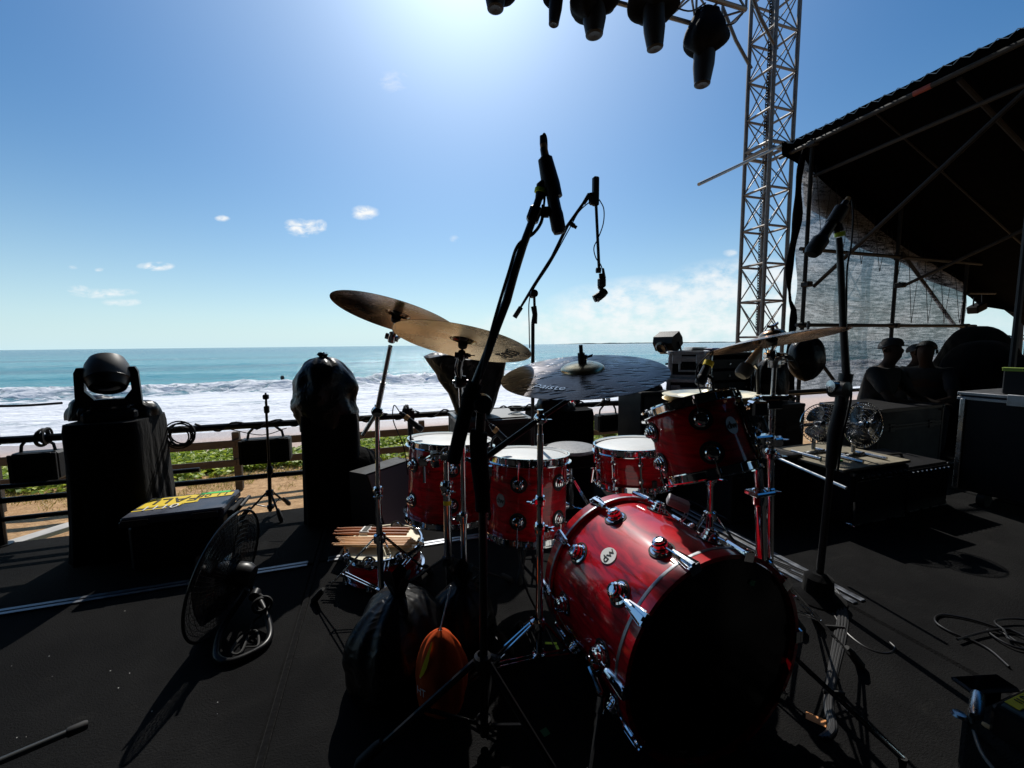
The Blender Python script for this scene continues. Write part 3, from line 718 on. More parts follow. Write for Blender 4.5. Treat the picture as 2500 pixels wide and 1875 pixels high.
for (z, s_) in ((3.45, .03),):
    for v, c in ((2.9, 'orange'), (1.3, 'orange')): 
        g = MB(SF); zz_ = 3.60 + (4.35 - v) * .0088; g.tube([(5.22, v, zz_), (5.22, v - .14, zz_ + .001)], .0275, 8); g.build('tape_band', mat('red_paint', (.22, .03, .02), .6) if 'rp' not in K else K['rp'], sf); K['rp'] = bpy.data.materials['red_paint']
# loose pipe end sticking out past the tower
p0, p1 = atv(1706, 450, 4.9), atv(1822, 395, 5.3)
g = MB(); g.tube([p0, p1 + (p1 - p0) * 1.1], .024, 8); tag(g.build('scaffold_pipe', mat('pale_pipe', (.42, .41, .38), .5, .3)), 'loose pale pipe jutting out to the left of the lattice tower', 'pipe')
# shade netting stretched inside the frame
m = bpy.data.materials.new('shade_net'); m.use_nodes = True; t = m.node_tree; b = t.nodes['Principled BSDF']
tcn = t.nodes.new('ShaderNodeTexCoord'); mp = t.nodes.new('ShaderNodeMapping'); mp.inputs['Rotation'].default_value = (0, R(-38), 0); mp.inputs['Scale'].default_value = (5, 5, 42); t.links.new(tcn.outputs['Object'], mp.inputs['Vector'])
s1 = tn(t, mp.outputs[0], 1.0, 8, .75); s2 = tn(t, tcn.outputs['Object'], 1.3, 5, .6); s3 = tn(t, tcn.outputs['Object'], 55, 3, .7)
f = tm(t, 'ADD', tm(t, 'MULTIPLY', s1, .5), tm(t, 'ADD', tm(t, 'MULTIPLY', s2, .25), tm(t, 'MULTIPLY', s3, .25)))
colr = tmix(t, tmr(t, f, .42, .61), (.008, .008, .010), (.34, .34, .36))
t.links.new(colr, b.inputs['Base Color']); b.inputs['Roughness'].default_value = .8
tr = t.nodes.new('ShaderNodeBsdfTranslucent'); t.links.new(colr, tr.inputs['Color'])
m1 = t.nodes.new('ShaderNodeMixShader'); m1.inputs[0].default_value = .7; t.links.new(b.outputs[0], m1.inputs[1]); t.links.new(tr.outputs[0], m1.inputs[2])
tp = t.nodes.new('ShaderNodeBsdfTransparent'); tp.inputs['Color'].default_value = (.8, .85, .85, 1)
m2 = t.nodes.new('ShaderNodeMixShader'); t.links.new(tmr(t, s1, .35, .75, .13, .28), m2.inputs[0]); t.links.new(m1.outputs[0], m2.inputs[1]); t.links.new(tp.outputs[0], m2.inputs[2])
t.links.new(m2.outputs[0], t.nodes['Material Output'].inputs[0]); K['net'] = m
g = MB(SF)
def nf(a, b_):
    u = lerp(5.20, 8.72, a); zt = lerp(3.5, 2.05, min(1, a * 1.02) ** .75) ; zt = max(zt, 1.9)
    z = lerp(.50 - .0 * a, zt, b_)
    return (u, SV + .07 + .10 * math.sin(a * 5.2) * math.sin(b_ * 3) + .03 * noise.noise(Vector((u * 1.5, z * 1.5, 0))) + .02 * math.sin((u * .8 + z) * 7), z)
g.grid(nf, 60, 40)
tag(g.build('shade_netting', K['net']), 'grey translucent shade netting stretched inside the scaffold frame', 'netting')
# cords lacing the netting
lc_ = thing('lacing_cord', 'thin black cord lacing the top edge of the grey netting', 'cord', S(6.5, SV, 2.31), AZ)
for i in range(9):
    u = 5.35 + i * .38; g = MB(SF); zt = nf((u - 5.2) / 3.52, 1)[2]
    g.tube([(u, SV, zt), (u + .16, SV - .02, lerp(zt, 1.4, .5 if i < 5 else 1)), (u + .3, SV, nf((u + .3 - 5.2) / 3.52, 1)[2])], .004, 4); g.build('cord', K['rubber'], lc_)
# black cloth bundled along the left post
g = MB(SF)
pts = []; rr_ = []
for i in range(30):
    a = i / 29; z = lerp(3.55, .35, a); pts.append((5.20 - .12 * math.sin(a * math.pi) ** 1.2 * (1 if a < .62 else .55) - .03 * math.sin(a * 17), SV + .05, z)); rr_.append(.022 + .026 * abs(math.sin(a * 5.5)) + .01 * math.sin(a * 31))
g.tube(pts, rr_, 12)
tag(g.build('bundled_curtain', K['tarp']), 'black curtain gathered along the left post of the scaffold frame', 'curtain')
# flood lamp on an outrigger
p = atv(2385, 752, 4.0)
fl = thing('flood_light', 'small black flood lamp on a bracket right of the netting', 'stage light', p, AZ)
F = Matrix.Translation(p) @ Matrix.Rotation(AZ, 4, 'Z') @ Matrix.Rotation(R(-18), 4, 'Y')
g = MB(F); g.rbox((0, 0, 0), (.26, .14, .12), .015); g.build('housing', K['black_plastic'], fl)
g = MB(F); g.tube([(-.10, 0, .03), (-.05, 0, .18), (.17, 0, .24), (.15, 0, .05)], .010, 6); g.build('bracket', K['black_metal'], fl)
g = MB(); a_ = S(8.66, SV - .04, 1.86); g.tube([a_, a_ + UX * .7 + ZX * .02], .02, 8); g.build('outrigger', K['scaf'], fl)
# guy wires and a far post at the right frame edge
gw = thing('guy_post', 'dark post with guy wires at the far right beside the water', 'post', S(11.2, 5.2, GZ), AZ)
pq = atv(2494, 880, 5.0); pt = atv(2492, 786, 5.0)
g = MB(); g.tube([Vector((pq.x, pq.y, GZ)), pt], .05, 8); g.build('post', K['scaf'], gw)
for (x, y) in ((2440, 730), (2468, 735)): g = MB(); g.tube([pt, atv(x, y, 5.0)], .006, 4); g.build('wire', K['rubber'], gw)
# ============================================================ PEOPLE (dark against the netting)
def skin_mesh(nodes, edges, sub=2):
    me = bpy.data.meshes.new('skin'); names = list(nodes); me.from_pydata([tuple(nodes[k][0]) for k in names], [(names.index(a), names.index(b)) for a, b in edges], [])
    o = bpy.data.objects.new('skin', me); C.objects.link(o)
    md = o.modifiers.new('s', 'SKIN'); md.use_smooth_shade = True
    for i, k in enumerate(names):
        r = nodes[k][1]; r = (r, r) if not isinstance(r, tuple) else r
        me.skin_vertices[0].data[i].radius = r
    me.skin_vertices[0].data[0].use_root = True
    sb = o.modifiers.new('u', 'SUBSURF'); sb.levels = sub; sb.render_levels = sub
    dg = bpy.context.evaluated_depsgraph_get(); ev = o.evaluated_get(dg); em = ev.to_mesh()
    vs = [v.co.copy() for v in em.vertices]; fs = [tuple(p.vertices) for p in em.polygons]; ev.to_mesh_clear()
    bpy.data.objects.remove(o); bpy.data.meshes.remove(me); return vs, fs
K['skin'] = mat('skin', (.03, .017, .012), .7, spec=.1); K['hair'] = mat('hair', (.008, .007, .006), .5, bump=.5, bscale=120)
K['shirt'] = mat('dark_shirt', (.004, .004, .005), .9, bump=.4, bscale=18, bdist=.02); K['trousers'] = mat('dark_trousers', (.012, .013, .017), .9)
def seated_person(p, yaw, label, lean=.1, headturn=0.0, cap=False, scale=1.0, armfwd=.3):
    # p: point on the seat under the pelvis; faces local -Y
    o = thing('person', label, 'person', p, yaw, 'crew sitting in front of the netting')
    F = Matrix.Translation(p) @ Matrix.Rotation(yaw, 4, 'Z') @ Matrix.Scale(scale, 4)
    V_ = Vector; l = -lean
    nd = {'pel': (V_((0, 0, .10)), (.15, .12)), 'wst': (V_((0, l * .3, .25)), (.125, .10)), 'chs': (V_((0, l * .8, .42)), (.155, .11)), 'nb': (V_((0, l * 1.15, .545)), (.075, .07)),
          'nk': (V_((0, l * 1.3, .61)), .052), 'jaw': (V_((0, l * 1.5 - .015, .675)), (.068, .075)), 'hd': (V_((0, l * 1.5 + .005, .755)), (.078, .092)), 'top': (V_((0, l * 1.5 + .01, .815)), (.055, .065))}
    ed = [('pel', 'wst'), ('wst', 'chs'), ('chs', 'nb'), ('nb', 'nk'), ('nk', 'jaw'), ('jaw', 'hd'), ('hd', 'top')]
    for s_, n_ in ((-1, 'l'), (1, 'r')):
        nd['sh' + n_] = (V_((s_ * .185, l * 1.0, .50)), .062); nd['el' + n_] = (V_((s_ * .25, l - .08 - armfwd * .35, .25)), .042); nd['wr' + n_] = (V_((s_ * .15, l - .10 - armfwd, .22)), .028); nd['ha' + n_] = (V_((s_ * .12, l - .17 - armfwd, .215)), .030)
        nd['hp' + n_] = (V_((s_ * .09, -.03, .08)), .095); nd['kn' + n_] = (V_((s_ * .17, -.44, .09)), .062); nd['an' + n_] = (V_((s_ * .17, -.42, -.32)), .042); nd['ft' + n_] = (V_((s_ * .18, -.56, -.365)), .035)
        ed += [('chs', 'sh' + n_), ('sh' + n_, 'el' + n_), ('el' + n_, 'wr' + n_), ('wr' + n_, 'ha' + n_), ('pel', 'hp' + n_), ('hp' + n_, 'kn' + n_), ('kn' + n_, 'an' + n_), ('an' + n_, 'ft' + n_)]
    vs, fs = skin_mesh(nd, ed)
    # face: push a nose, brow and chin out of the head
    hc = nd['hd'][0]
    for v in vs:
        d = v - hc
        if d.length < .16 and d.y < 0:
            v.y -= .022 * math.exp(-((d.x / .014) ** 2 + ((d.z + .025) / .022) ** 2)); v.y += .008 * math.exp(-(((abs(d.x) - .03) / .014) ** 2 + ((d.z - .005) / .012) ** 2))
            v.y -= .008 * math.exp(-((d.x / .03) ** 2 + ((d.z + .085) / .02) ** 2))
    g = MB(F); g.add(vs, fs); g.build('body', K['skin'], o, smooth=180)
    # fingers
    for s_, n_ in ((-1, 'l'), (1, 'r')):
        g = MB(F); h = nd['ha' + n_][0]
        for q in range(4):
            x = h.x + (q - 1.5) * .018; ln = (.060, .072, .068, .052)[q]
            g.tube([(x, h.y - .02, h.z), (x, h.y - .02 - ln * .55, h.z - .004), (x, h.y - .02 - ln * .8, h.z - .028)], [.009, .008, .006], 6)
        g.tube([(h.x - s_ * .03, h.y + .01, h.z), (h.x - s_ * .055, h.y - .02, h.z - .012)], [.010, .007], 6); g.build('fingers', K['skin'], o, smooth=180)
    nd2 = {k: (v[0], tuple(q * 1.22 + .010 for q in (v[1] if isinstance(v[1], tuple) else (v[1], v[1])))) for k, v in nd.items() if k in ('pel', 'wst', 'chs', 'nb', 'shl', 'shr', 'ell', 'elr')}
    for k in ('ell', 'elr'): nd2[k] = (lerp(nd['sh' + k[-1]][0], nd[k][0], .8), .058)
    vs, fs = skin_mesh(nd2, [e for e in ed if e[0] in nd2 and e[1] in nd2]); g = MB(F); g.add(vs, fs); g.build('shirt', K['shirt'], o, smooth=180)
    nd3 = {k: (v[0], tuple(q * 1.08 + .008 for q in (v[1] if isinstance(v[1], tuple) else (v[1], v[1])))) for k, v in nd.items() if k[:2] in ('hp', 'kn', 'an') or k == 'pel'}
    vs, fs = skin_mesh(nd3, [e for e in ed if e[0] in nd3 and e[1] in nd3]); g = MB(F); g.add(vs, fs); g.build('trousers', K['trousers'], o, smooth=180)
    g = MB(F @ Matrix.Translation(hc)); 
    def hf(a, b_):
        th = a * 2 * math.pi; ph = b_ * math.pi * .58; fr_ = .5 - .5 * math.sin(th)     # front is -Y
        ph *= (.62 + .38 * (.5 + .5 * math.sin(th)))
        return (.086 * math.sin(ph) * math.cos(th), .010 + .104 * math.sin(ph) * math.sin(th), .012 + .088 * math.cos(ph))
    g.grid(hf, 24, 10); g.build('hair', K['hair'], o, smooth=180)
    if cap:
        g = MB(F @ Matrix.Translation(hc)); g.lathe([(.092, .03), (.091, .06), (.075, .092), (.04, .108), (0, .112)], n=24); g.prism([(.060 * math.cos(a), -.080 - .050 * math.sin(a)) for a in [math.pi * i / 10 for i in range(11)]], .022, .03); g.build('cap', K['shirt'], o)
    for s_ in (-1, 1):
        g = MB(F @ Matrix.Translation(hc)); g.lathe([(0, -.012), (.022, -.008), (.026, 0), (.018, .008)], frame(Vector((s_ * .083, .01, -.02)), Vector((0, 1, 0)), Vector((0, 0, 1)), Vector((s_, 0, 0))), 10); g.build('ear', K['skin'], o)
    return o
def seat_case(p, yaw, w_, d_, h_, label):
    o = thing('road_case', label, 'case', p, yaw); F = Matrix.Translation(p) @ Matrix.Rotation(yaw, 4, 'Z')
    g = MB(F); g.rbox((0, 0, h_ / 2), (w_, d_, h_), .012); g.build('body', K['case_panel'], o)
    g = MB(F); 
    for sx in (-1, 1):
        for sy in (-1, 1): g.box((sx * w_ / 2, sy * d_ / 2, h_ / 2), (.024, .024, h_ + .006))
    g.build('edge_trim', K['black_metal'], o); return o
pp = atY(2158, 822, 4.25); z_s = pp.z - .875
b1 = Vector((pp.x, pp.y + .10, z_s)); seat_case(Vector((b1.x, b1.y, 0)), R(20), .6, .5, z_s, 'black case used as a seat by the person left of the netting')
seated_person(b1, R(25), 'person in dark clothes sitting on a case, leftmost of the crew', lean=.10, cap=True, armfwd=.25)
pp = atY(2302, 826, 4.5); z_s = pp.z - .875
b2 = Vector((pp.x, pp.y + .10, z_s)); seat_case(Vector((b2.x, b2.y, 0)), R(-30), .6, .5, z_s, 'black case used as a seat by the person beside the covered mound')
seated_person(b2, R(-55), 'person in dark clothes turned sideways, right one of the crew', lean=.2, armfwd=.35)
pp = atY(2195, 838, 4.9); z_s = pp.z - .86
b3 = Vector((pp.x, pp.y, z_s)); seat_case(Vector((b3.x, b3.y, 0)), R(10), .6, .5, z_s, 'black case used as a seat just behind the leftmost person')
seated_person(b3, R(40), 'person half hidden behind the leftmost crew member', lean=.12, armfwd=.2)
# covered mounds of gear
def mound(p, rx, ry, h, label, seed=0, m='cloth', cat='covered gear', name='covered_gear', n=36, pw=2.6, wr=.05):
    def fn(a, b_):
        th = a * 2 * math.pi; q = math.sin(b_ * math.pi / 2); zz_ = math.cos(b_ * math.pi / 2)
        rr = q ** (2 / pw); zz_ = zz_ ** (2 / pw) if zz_ > 0 else 0
        nn = 1 + wr * noise.noise(Vector((math.cos(th) * 1.8 + seed, math.sin(th) * 1.8, b_ * 3))) * 2 + wr * .35 * math.sin(th * 11 + b_ * 4 + seed)
        return (rx * rr * math.cos(th) * nn, ry * rr * math.sin(th) * nn, h * zz_ * (1 + wr * noise.noise(Vector((math.cos(th) + seed, math.sin(th), b_ * 2))) * q))
    g = MB(Matrix.Translation(p) @ Matrix.Rotation(AZ, 4, 'Z')); g.grid(fn, n, 18)
    return tag(g.build(name, K[m], smooth=60), label, cat)
p = atY(2350, 1000, 4.6); mound(Vector((p.x + .1, p.y, 0)), .40, .4, 1.30, 'tallest black covered mound right of the netting', 1)
p = atY(2420, 1000, 4.4); mound(Vector((p.x - .15, p.y, 0)), .40, .4, 1.14, 'lower black covered mound behind the long flight case', 2)
p = atY(2500, 1000, 4.0); mound(Vector((p.x + .15, p.y, 0)), .45, .35, 1.0, 'black covered mound cut off by the right frame edge', 3)
# ============================================================ FLIGHT CASES, AMPS, FANS ON THE RIGHT
def flight_case(u, v, z, w_, d_, h_, label, rot=0.0, lid=.3, handle=True, trim='alu', wheels=False, group=None):
    p = S(u, v, z); o = thing('flight_case', label, 'flight case', p, AZ + rot, group); F = Matrix.Translation(p) @ Matrix.Rotation(AZ + rot, 4, 'Z')
    z0 = .10 if wheels else 0
    g = MB(F); g.rbox((0, 0, z0 + (h_ - z0) / 2), (w_, d_, h_ - z0), .004); g.build('panels', K['case_panel'], o)
    g = MB(F); e = .030; k = .0035
    for sx in (-1, 1):
        for sy in (-1, 1): g.rbox((sx * (w_ / 2 - e / 2 + k), sy * (d_ / 2 - e / 2 + k), z0 + (h_ - z0) / 2), (e, e, h_ - z0 + k), .003)
    for sy in (-1, 1):
        for zz_ in (z0 + e / 2 - k / 2, h_ - e / 2 + k, ): g.rbox((0, sy * (d_ / 2 - e / 2 + k * 1.5), zz_), (w_ - e * 2, e, e), .003)
        zz_ = z0 + (h_ - z0) * (1 - lid); g.rbox((0, sy * (d_ / 2 - .004 + k), zz_ + .012), (w_ - e * 2, .012, .018), .002); g.rbox((0, sy * (d_ / 2 - .004 + k), zz_ - .012), (w_ - e * 2, .012, .018), .002)
    for sx in (-1, 1):
        for zz_ in (z0 + e / 2 - k / 2, h_ - e / 2 + k): g.rbox((sx * (w_ / 2 - e / 2 + k * 1.5), 0, zz_), (e, d_ - e * 2, e), .003)
        zz_ = z0 + (h_ - z0) * (1 - lid); g.rbox((sx * (w_ / 2 - .004 + k), 0, zz_ + .012), (.012, d_ - e * 2, .018), .002); g.rbox((sx * (w_ / 2 - .004 + k), 0, zz_ - .012), (.012, d_ - e * 2, .018), .002)
    g.build('edge_trim', K[trim], o)
    for sx in (-1, 1):
        for sy in (-1, 1):
            for zz_ in (z0 + .012, h_ - .012):
                g = MB(F); g.lathe([(.026, -.014), (.030, 0), (.026, .014), (0, .017)], Matrix.Translation((sx * (w_ / 2 - .015), sy * (d_ / 2 - .015), zz_)), 10); g.build('corner', K[trim], o)
    if handle:
        for (sx, sy, ax) in ((0, -1, 'x'), (-1, 0, 'y')):
            cx, cy = sx * (w_ / 2 + .004), sy * (d_ / 2 + .004); zc = z0 + (h_ - z0) * .5
            X = Vector((1, 0, 0)) if ax == 'x' else Vector((0, 1, 0)); Y_ = ZX; Z_ = X.cross(Y_)
            if Z_.dot(Vector((sx, sy, 0))) < 0: X = -X; Z_ = X.cross(Y_)
            FF = F @ frame(Vector((cx, cy, zc)), X, Y_, Z_)
            g = MB(FF)
            for yy in (-1, 1): g.rbox((0, yy * .048, 0), (.15, .016, .010), .003)
            for xx in (-1, 1): g.rbox((xx * .067, 0, 0), (.016, .08, .010), .003)
            hd = g.build('handle_dish', K[trim], o)
            g = MB(FF); g.tube([(-.045, .0, .004), (-.045, .0, .022), (.045, .0, .022), (.045, .0, .004)], .008, 6); g.build('grip', K['black_metal'], hd)
    for xx in (-.3, .3):
        g = MB(F); zz_ = z0 + (h_ - z0) * (1 - lid); g.rbox((xx * w_, -d_ / 2 - .004, zz_), (.07, .012, .075), .004); g.tube([(xx * w_ - .015, -d_ / 2 - .012, zz_ + .01), (xx * w_ + .015, -d_ / 2 - .012, zz_ + .01)], .006, 6); g.build('latch', K[trim], o)
    if wheels:
        for sx in (-1, 1):
            for sy in (-1, 1):
                g = MB(F); c = Vector((sx * (w_ / 2 - .1), sy * (d_ / 2 - .08), .05)); g.tube([c + Vector((0, -.018, 0)), c + Vector((0, .018, 0))], .048, 14); g.box(c + Vector((0, 0, .04)), (.05, .06, .02)); g.build('wheel', K['rubber'], o)
    return o
def fc_px(x0, x1, ytop, ybot, v, d_, label, **k):
    a, b_ = atv(x0, ytop, v), atv(x1, ytop, v); c = atv((x0 + x1) / 2, ybot, v)
    u0, u1 = a.dot(UX), b_.dot(UX); zt = (a.z + b_.z) / 2
    return flight_case((u0 + u1) / 2, v + d_ / 2, c.z, u1 - u0, d_, zt - c.z, label, **k), (u0, u1, c.z, zt)
def fc_face(x0, x1, ytop, ybot, Y, d_, label, **k):
    a, b_, c = atY(x0, ytop, Y), atY(x1, ytop, Y), atY((x0 + x1) / 2, ybot, Y); mid = (a + b_) / 2; vd = Vector((mid.x, mid.y, 0)).normalized()
    az = math.atan2(vd.x, vd.y) * .92; wv = (b_ - a).length * math.cos(az); ctr = mid + Vector((math.sin(az), math.cos(az), 0)) * d_ / 2
    return flight_case(ctr.dot(UX), ctr.dot(VX), c.z, wv, d_, mid.z - c.z, label, rot=-az - AZ, **k), c.z
_, q1 = fc_face(1634, 1730, 858, 924, 3.30, .36, 'small black flight case with silver edging and dished handle, top left of the stack', lid=.28, trim='case_edge')
_, q2 = fc_face(1628, 1736, 926, 1002, 3.24, .42, 'flight case directly under the small silver-edged one in the stack', lid=.35, trim='case_edge')
fc_face(1624, 1738, 1004, 1197, 3.20, .46, 'tall black case on the floor carrying the flight case stack', handle=False, trim='black_metal')
a_, b_ = atv(1733, 862, 2.82), atv(1838, 1005, 2.82)
dr = thing('equipment_rack', 'open black equipment rack with shelf lines, right half of the stack', 'rack', S(a_.dot(UX), 2.82, 0), AZ)
u0, u1, zt = a_.dot(UX) + .004, b_.dot(UX), a_.z
for (c, d) in (((u0 + .01, 3.05, zt / 2), (.02, .46, zt)), ((u1 - .01, 3.05, zt / 2), (.02, .46, zt)), (((u0 + u1) / 2, 3.05, zt - .01), (u1 - u0 - .042, .46, .02)), (((u0 + u1) / 2, 3.272, zt / 2), (u1 - u0 - .042, .012, zt - .05))):
    g = MB(SF); g.rbox(c, d, .003); g.build('panel', K['case_panel'], dr)
for i in range(9):
    g = MB(SF); z = zt - .10 - i * .105; g.rbox(((u0 + u1) / 2, 2.86 + .1, z), (u1 - u0 - .05, .2, .085), .004); un = g.build('rack_unit', K['black_plastic'], dr)
    g = MB(SF)
    for q in (.12, .5, .88): g.tube([(lerp(u0, u1, q), 2.86, z), (lerp(u0, u1, q), 2.845, z)], .008, 8)
    g.build('knob', K['steel'], un)
g = MB(SF)
for s_ in (u0 + .028, u1 - .028): g.box((s_, 2.828, zt / 2), (.014, .006, zt - .04))
g.build('rack_rail', K['steel'], dr)
# cabinet left of the stack with a rolled cloth
a_, b_ = atv(1566, 958, 2.62), atv(1640, 1066, 2.62)
cb = thing('speaker_cabinet', 'small black speaker cabinet left of the flight case stack', 'speaker', S(a_.dot(UX) + .13, 2.75, 0), AZ)
u0, u1, zt = a_.dot(UX), b_.dot(UX), a_.z
g = MB(SF); g.rbox(((u0 + u1) / 2, 2.78, zt / 2), (u1 - u0, .32, zt), .008); g.build('cabinet', K['case_panel'], cb)
g = MB(SF); g.rbox(((u0 + u1) / 2, 2.612, zt / 2 + .04), (u1 - u0 - .05, .012, zt - .15), .003); g.build('grille', K['grille'], cb)
mound(S(u0 + .14, 2.80, zt - .01), .15, .14, .09, 'crumpled black cloth lying on the small speaker cabinet', 11, 'bag', 'cloth', 'folded_cloth')
# things on top of the stack
p = atv(1630, 856, 2.95)
ml = thing('stage_monitor', 'black angular lamp head tilted on top of the flight case stack', 'stage light', p, AZ)
F = Matrix.Translation(p + ZX * .075) @ Matrix.Rotation(AZ + R(20), 4, 'Z') @ Matrix.Rotation(R(-28), 4, 'Y')
g = MB(F); g.prism([(-.075, -.05), (-.03, -.075), (.07, -.055), (.085, 0), (.06, .07), (-.05, .075), (-.085, .03)], -.09, .09, frame(Vector((0, 0, 0)), Vector((1, 0, 0)), Vector((0, 0, 1)), Vector((0, -1, 0)))); g.build('housing', K['black_plastic'], ml)
g = MB(F); g.lathe([(.05, 0), (.055, .02), (.04, .03), (0, .025)], frame(Vector((-.09, 0, 0)), Vector((0, 1, 0)), ZX, Vector((-1, 0, 0))), 16); g.build('lens', K['gloss_black'], ml)
g = MB(F); g.tube([(0, -.10, 0), (0, -.10, -.11), (0, .10, -.11), (0, .10, 0)], .01, 6); g.build('yoke', K['black_metal'], ml)
p = atv(1735, 857, 2.95)
K['blue'] = mat('blue_folder', (.015, .025, .16), .5)
g = MB(fz(p + ZX * .012, ZX, UX + VX * .2)); g.rbox((0, 0, 0), (.27, .22, .030), .004); tag(g.build('folder', K['blue']), 'dark blue folder lying on top of the flight case stack', 'folder')
g = MB(fz(p + ZX * .012 - UX * .19, ZX, UX - VX * .3))
for i in range(5): g.rbox((.004 * i, .01 * (i % 2), -.008 + i * .008), (.12, .18, .005), .001)
tag(g.build('paper_stack', K['white']), 'small stack of papers beside the blue folder', 'papers')
mound(atv(1790, 858, 3.0), .14, .12, .035, 'flat crumpled black sheet on the equipment rack', 5, 'bag', 'sheet', 'plastic_sheet')
# covered lamps by the scaffold post
def hanging_cover(px, py0, py1, wpx, Y, label, seed, sq=1.0):
    a, b_ = atY(px, py0, Y), atY(px, py1, Y); h = a.z - b_.z; wd = wpx / 1000 * Y
    o = thing('covered_light', label, 'stage light', Vector((a.x, a.y, b_.z)))
    def fn(i, j):
        th = i * 2 * math.pi; q = math.sin(min(1, max(0, j)) * math.pi) ** .55
        r = wd / 2 * q * (1 + .16 * noise.noise(Vector((math.cos(th) * 1.5 + seed, math.sin(th) * 1.5, j * 3))) + .05 * math.sin(th * 8 + j * 6))
        return (r * math.cos(th), r * .8 * math.sin(th), lerp(b_.z, a.z, j) - b_.z)
    g = MB(Matrix.Translation((a.x, a.y, b_.z))); g.grid(fn, 32, 18); g.build('rain_cover', K['bag'], o, smooth=60)
    g = MB(); g.tube([a + Vector((0, 0, -.03)), a + Vector((0, 0, .12))], .012, 6); g.build('hanger', K['black_metal'], o); return o
hanging_cover(1972, 815, 932, 84, 3.9, 'black bagged lamp hanging at the foot of the scaffold post', 1)
hanging_cover(1885, 866, 1015, 78, 3.7, 'black bagged lamp standing right of the equipment rack', 4)
g = MB(); g.tube(spline([atY(1885, 872, 3.75), atY(1912, 868, 3.75), atY(1930, 878, 3.8), atY(1945, 896, 3.85)], 6), .028, 8); tag(g.build('lamp_arm', K['rubber']), 'thick black arm reaching between the two bagged lamps', 'arm')
# pale curved helmet-like reflector behind the rack
# long cases far right
lu = 3.88
lc1 = thing('long_case', 'long black wheeled trunk with silver lid edge at the right', 'flight case', S(lu + .5, .9, 0), AZ)
g = MB(SF); g.rbox((lu + .45, .70, .42), (.86, 2.1, .66), .01); g.build('body', K['case_panel'], lc1)
g = MB(SF); g.rbox((lu + .45, .70, .742), (.875, 2.13, .022), .003); g.rbox((lu + .45, .70, .775), (.875, 2.13, .022), .003); g.build('edge_trim', K['alu'], lc1)
g = MB(SF); g.rbox((lu + .45, .70, .7585), (.85, 2.10, .011), .001); g.build('seam', K['rubber'], lc1)
for v in (1.45, .5):
    g = MB(SF); g.rbox((lu - .001, v, .756), (.018, .13, .075), .004); g.build('latch', K['alu'], lc1)
g = MB(SF)
for v in (-.33, 1.73): g.rbox((lu + .02, v, .42), (.03, .03, .64), .004)
g.build('corner_trim', K['steel'], lc1)
for v in (-.2, 1.6):
    g = MB(SF); g.tube([(lu + .06, v - .02, .05), (lu + .06, v + .02, .05)], .05, 14); g.build('wheel', K['rubber'], lc1)
g = MB(SF); g.tube([(lu - .02, .9, .45), (lu - .05, .9, .50), (lu - .05, 1.1, .50), (lu - .02, 1.1, .45)], .008, 6); g.build('handle', K['steel'], lc1)
lc2 = thing('keyboard_case', 'black box with a lime tape line along its top, on the long trunk', 'case', S(lu + .5, .9, .787), AZ)
g = MB(SF); g.rbox((lu + .47, .60, .872), (.80, 1.95, .168), .008); g.build('body', K['case_panel'], lc2)
g = MB(SF); g.rbox((lu + .066, .60, .962), (.035, 1.95, .006), .002); g.rbox((lu + .062, .60, .950), (.012, 1.95, .018), .002); g.build('tape_line', mat('olive_tape', (.22, .32, .02), .6), lc2)
# guitar amplifiers
def amp(u0, u1, v0, d_, h_, label, lit=False, leg=False):
    o = thing('guitar_amplifier', label, 'amplifier', S((u0 + u1) / 2, v0 + d_ / 2, 0), AZ, 'guitar amplifiers side by side')
    uc = (u0 + u1) / 2; w_ = u1 - u0
    g = MB(SF); g.rbox((uc, v0 + d_ / 2, h_ / 2 + .01), (w_, d_, h_ - .02), .012); g.build('cabinet', K['case_panel'], o)
    g = MB(SF); g.rbox((uc, v0 - .003, h_ * .43), (w_ - .05, .012, h_ * .74), .004); g.build('speaker_grille', K['grille'], o)
    g = MB(SF)
    g.rbox((uc, v0 - .006, h_ * .82), (w_ - .04, .008, .006), .002); g.build('upper_piping', K['steel'], o)
    g = MB(SF); g.rbox((uc, v0 - .006, h_ * .055), (w_ - .04, .008, .006), .002); g.build('lower_piping', K['steel'], o)
    g = MB(SF); g.rbox((uc, v0 - .002, h_ * .90), (w_ - .04, .012, h_ * .11), .003); cp = g.build('control_panel', K['black_metal'], o)
    for i in range(9):
        g = MB(SF); x = u0 + .05 + i * (w_ - .1) / 8; g.tube([(x, v0 - .008, h_ * .90), (x, v0 - .022, h_ * .90)], .008, 8); g.build('knob', K['steel'], cp)
    g = MB(SF); g.tube(spline([(uc - .09, v0 + d_ / 2, h_ - .005), (uc - .07, v0 + d_ / 2, h_ + .02), (uc + .07, v0 + d_ / 2, h_ + .02), (uc + .09, v0 + d_ / 2, h_ - .005)], 5), .009, 6); g.build('handle', K['rubber'], o)
    if leg:
        g = MB(SF); g.tube([(u0 + .02, v0 - .01, .0), (u0 + .02, v0 + .0, .17)], .007, 8); g.tube([(u0 + .02, v0 - .012, 0.002), (u0 + .02, v0 - .012, .02)], .013, 10); g.build('tilt_leg', K['chrome'], o)
    for z in (.02, h_ - .02):
        for x in (u0 + .012, u1 - .012): g = MB(SF); g.rbox((x, v0 + .012, z), (.03, .03, .03), .006); g.build('corner', K['steel'], o)
    return o
K['tan_top'] = mat('worn_board', (.23, .20, .14), .7, var=.3, vscale=20)
amp(2.71, 3.22, 1.66, .5, .36, 'larger guitar amplifier carrying the two desk fans', leg=True)
amp(3.25, 3.72, 1.69, .4, .315, 'lower guitar amplifier at the right of the fan amplifier')
g = MB(SF); g.rbox((2.93, 1.93, .372), (.62, .54, .018), .003); bo = g.build('board', K['tan_top']); tag(bo, 'worn tan board laid on top of the larger amplifier under the fans', 'board')
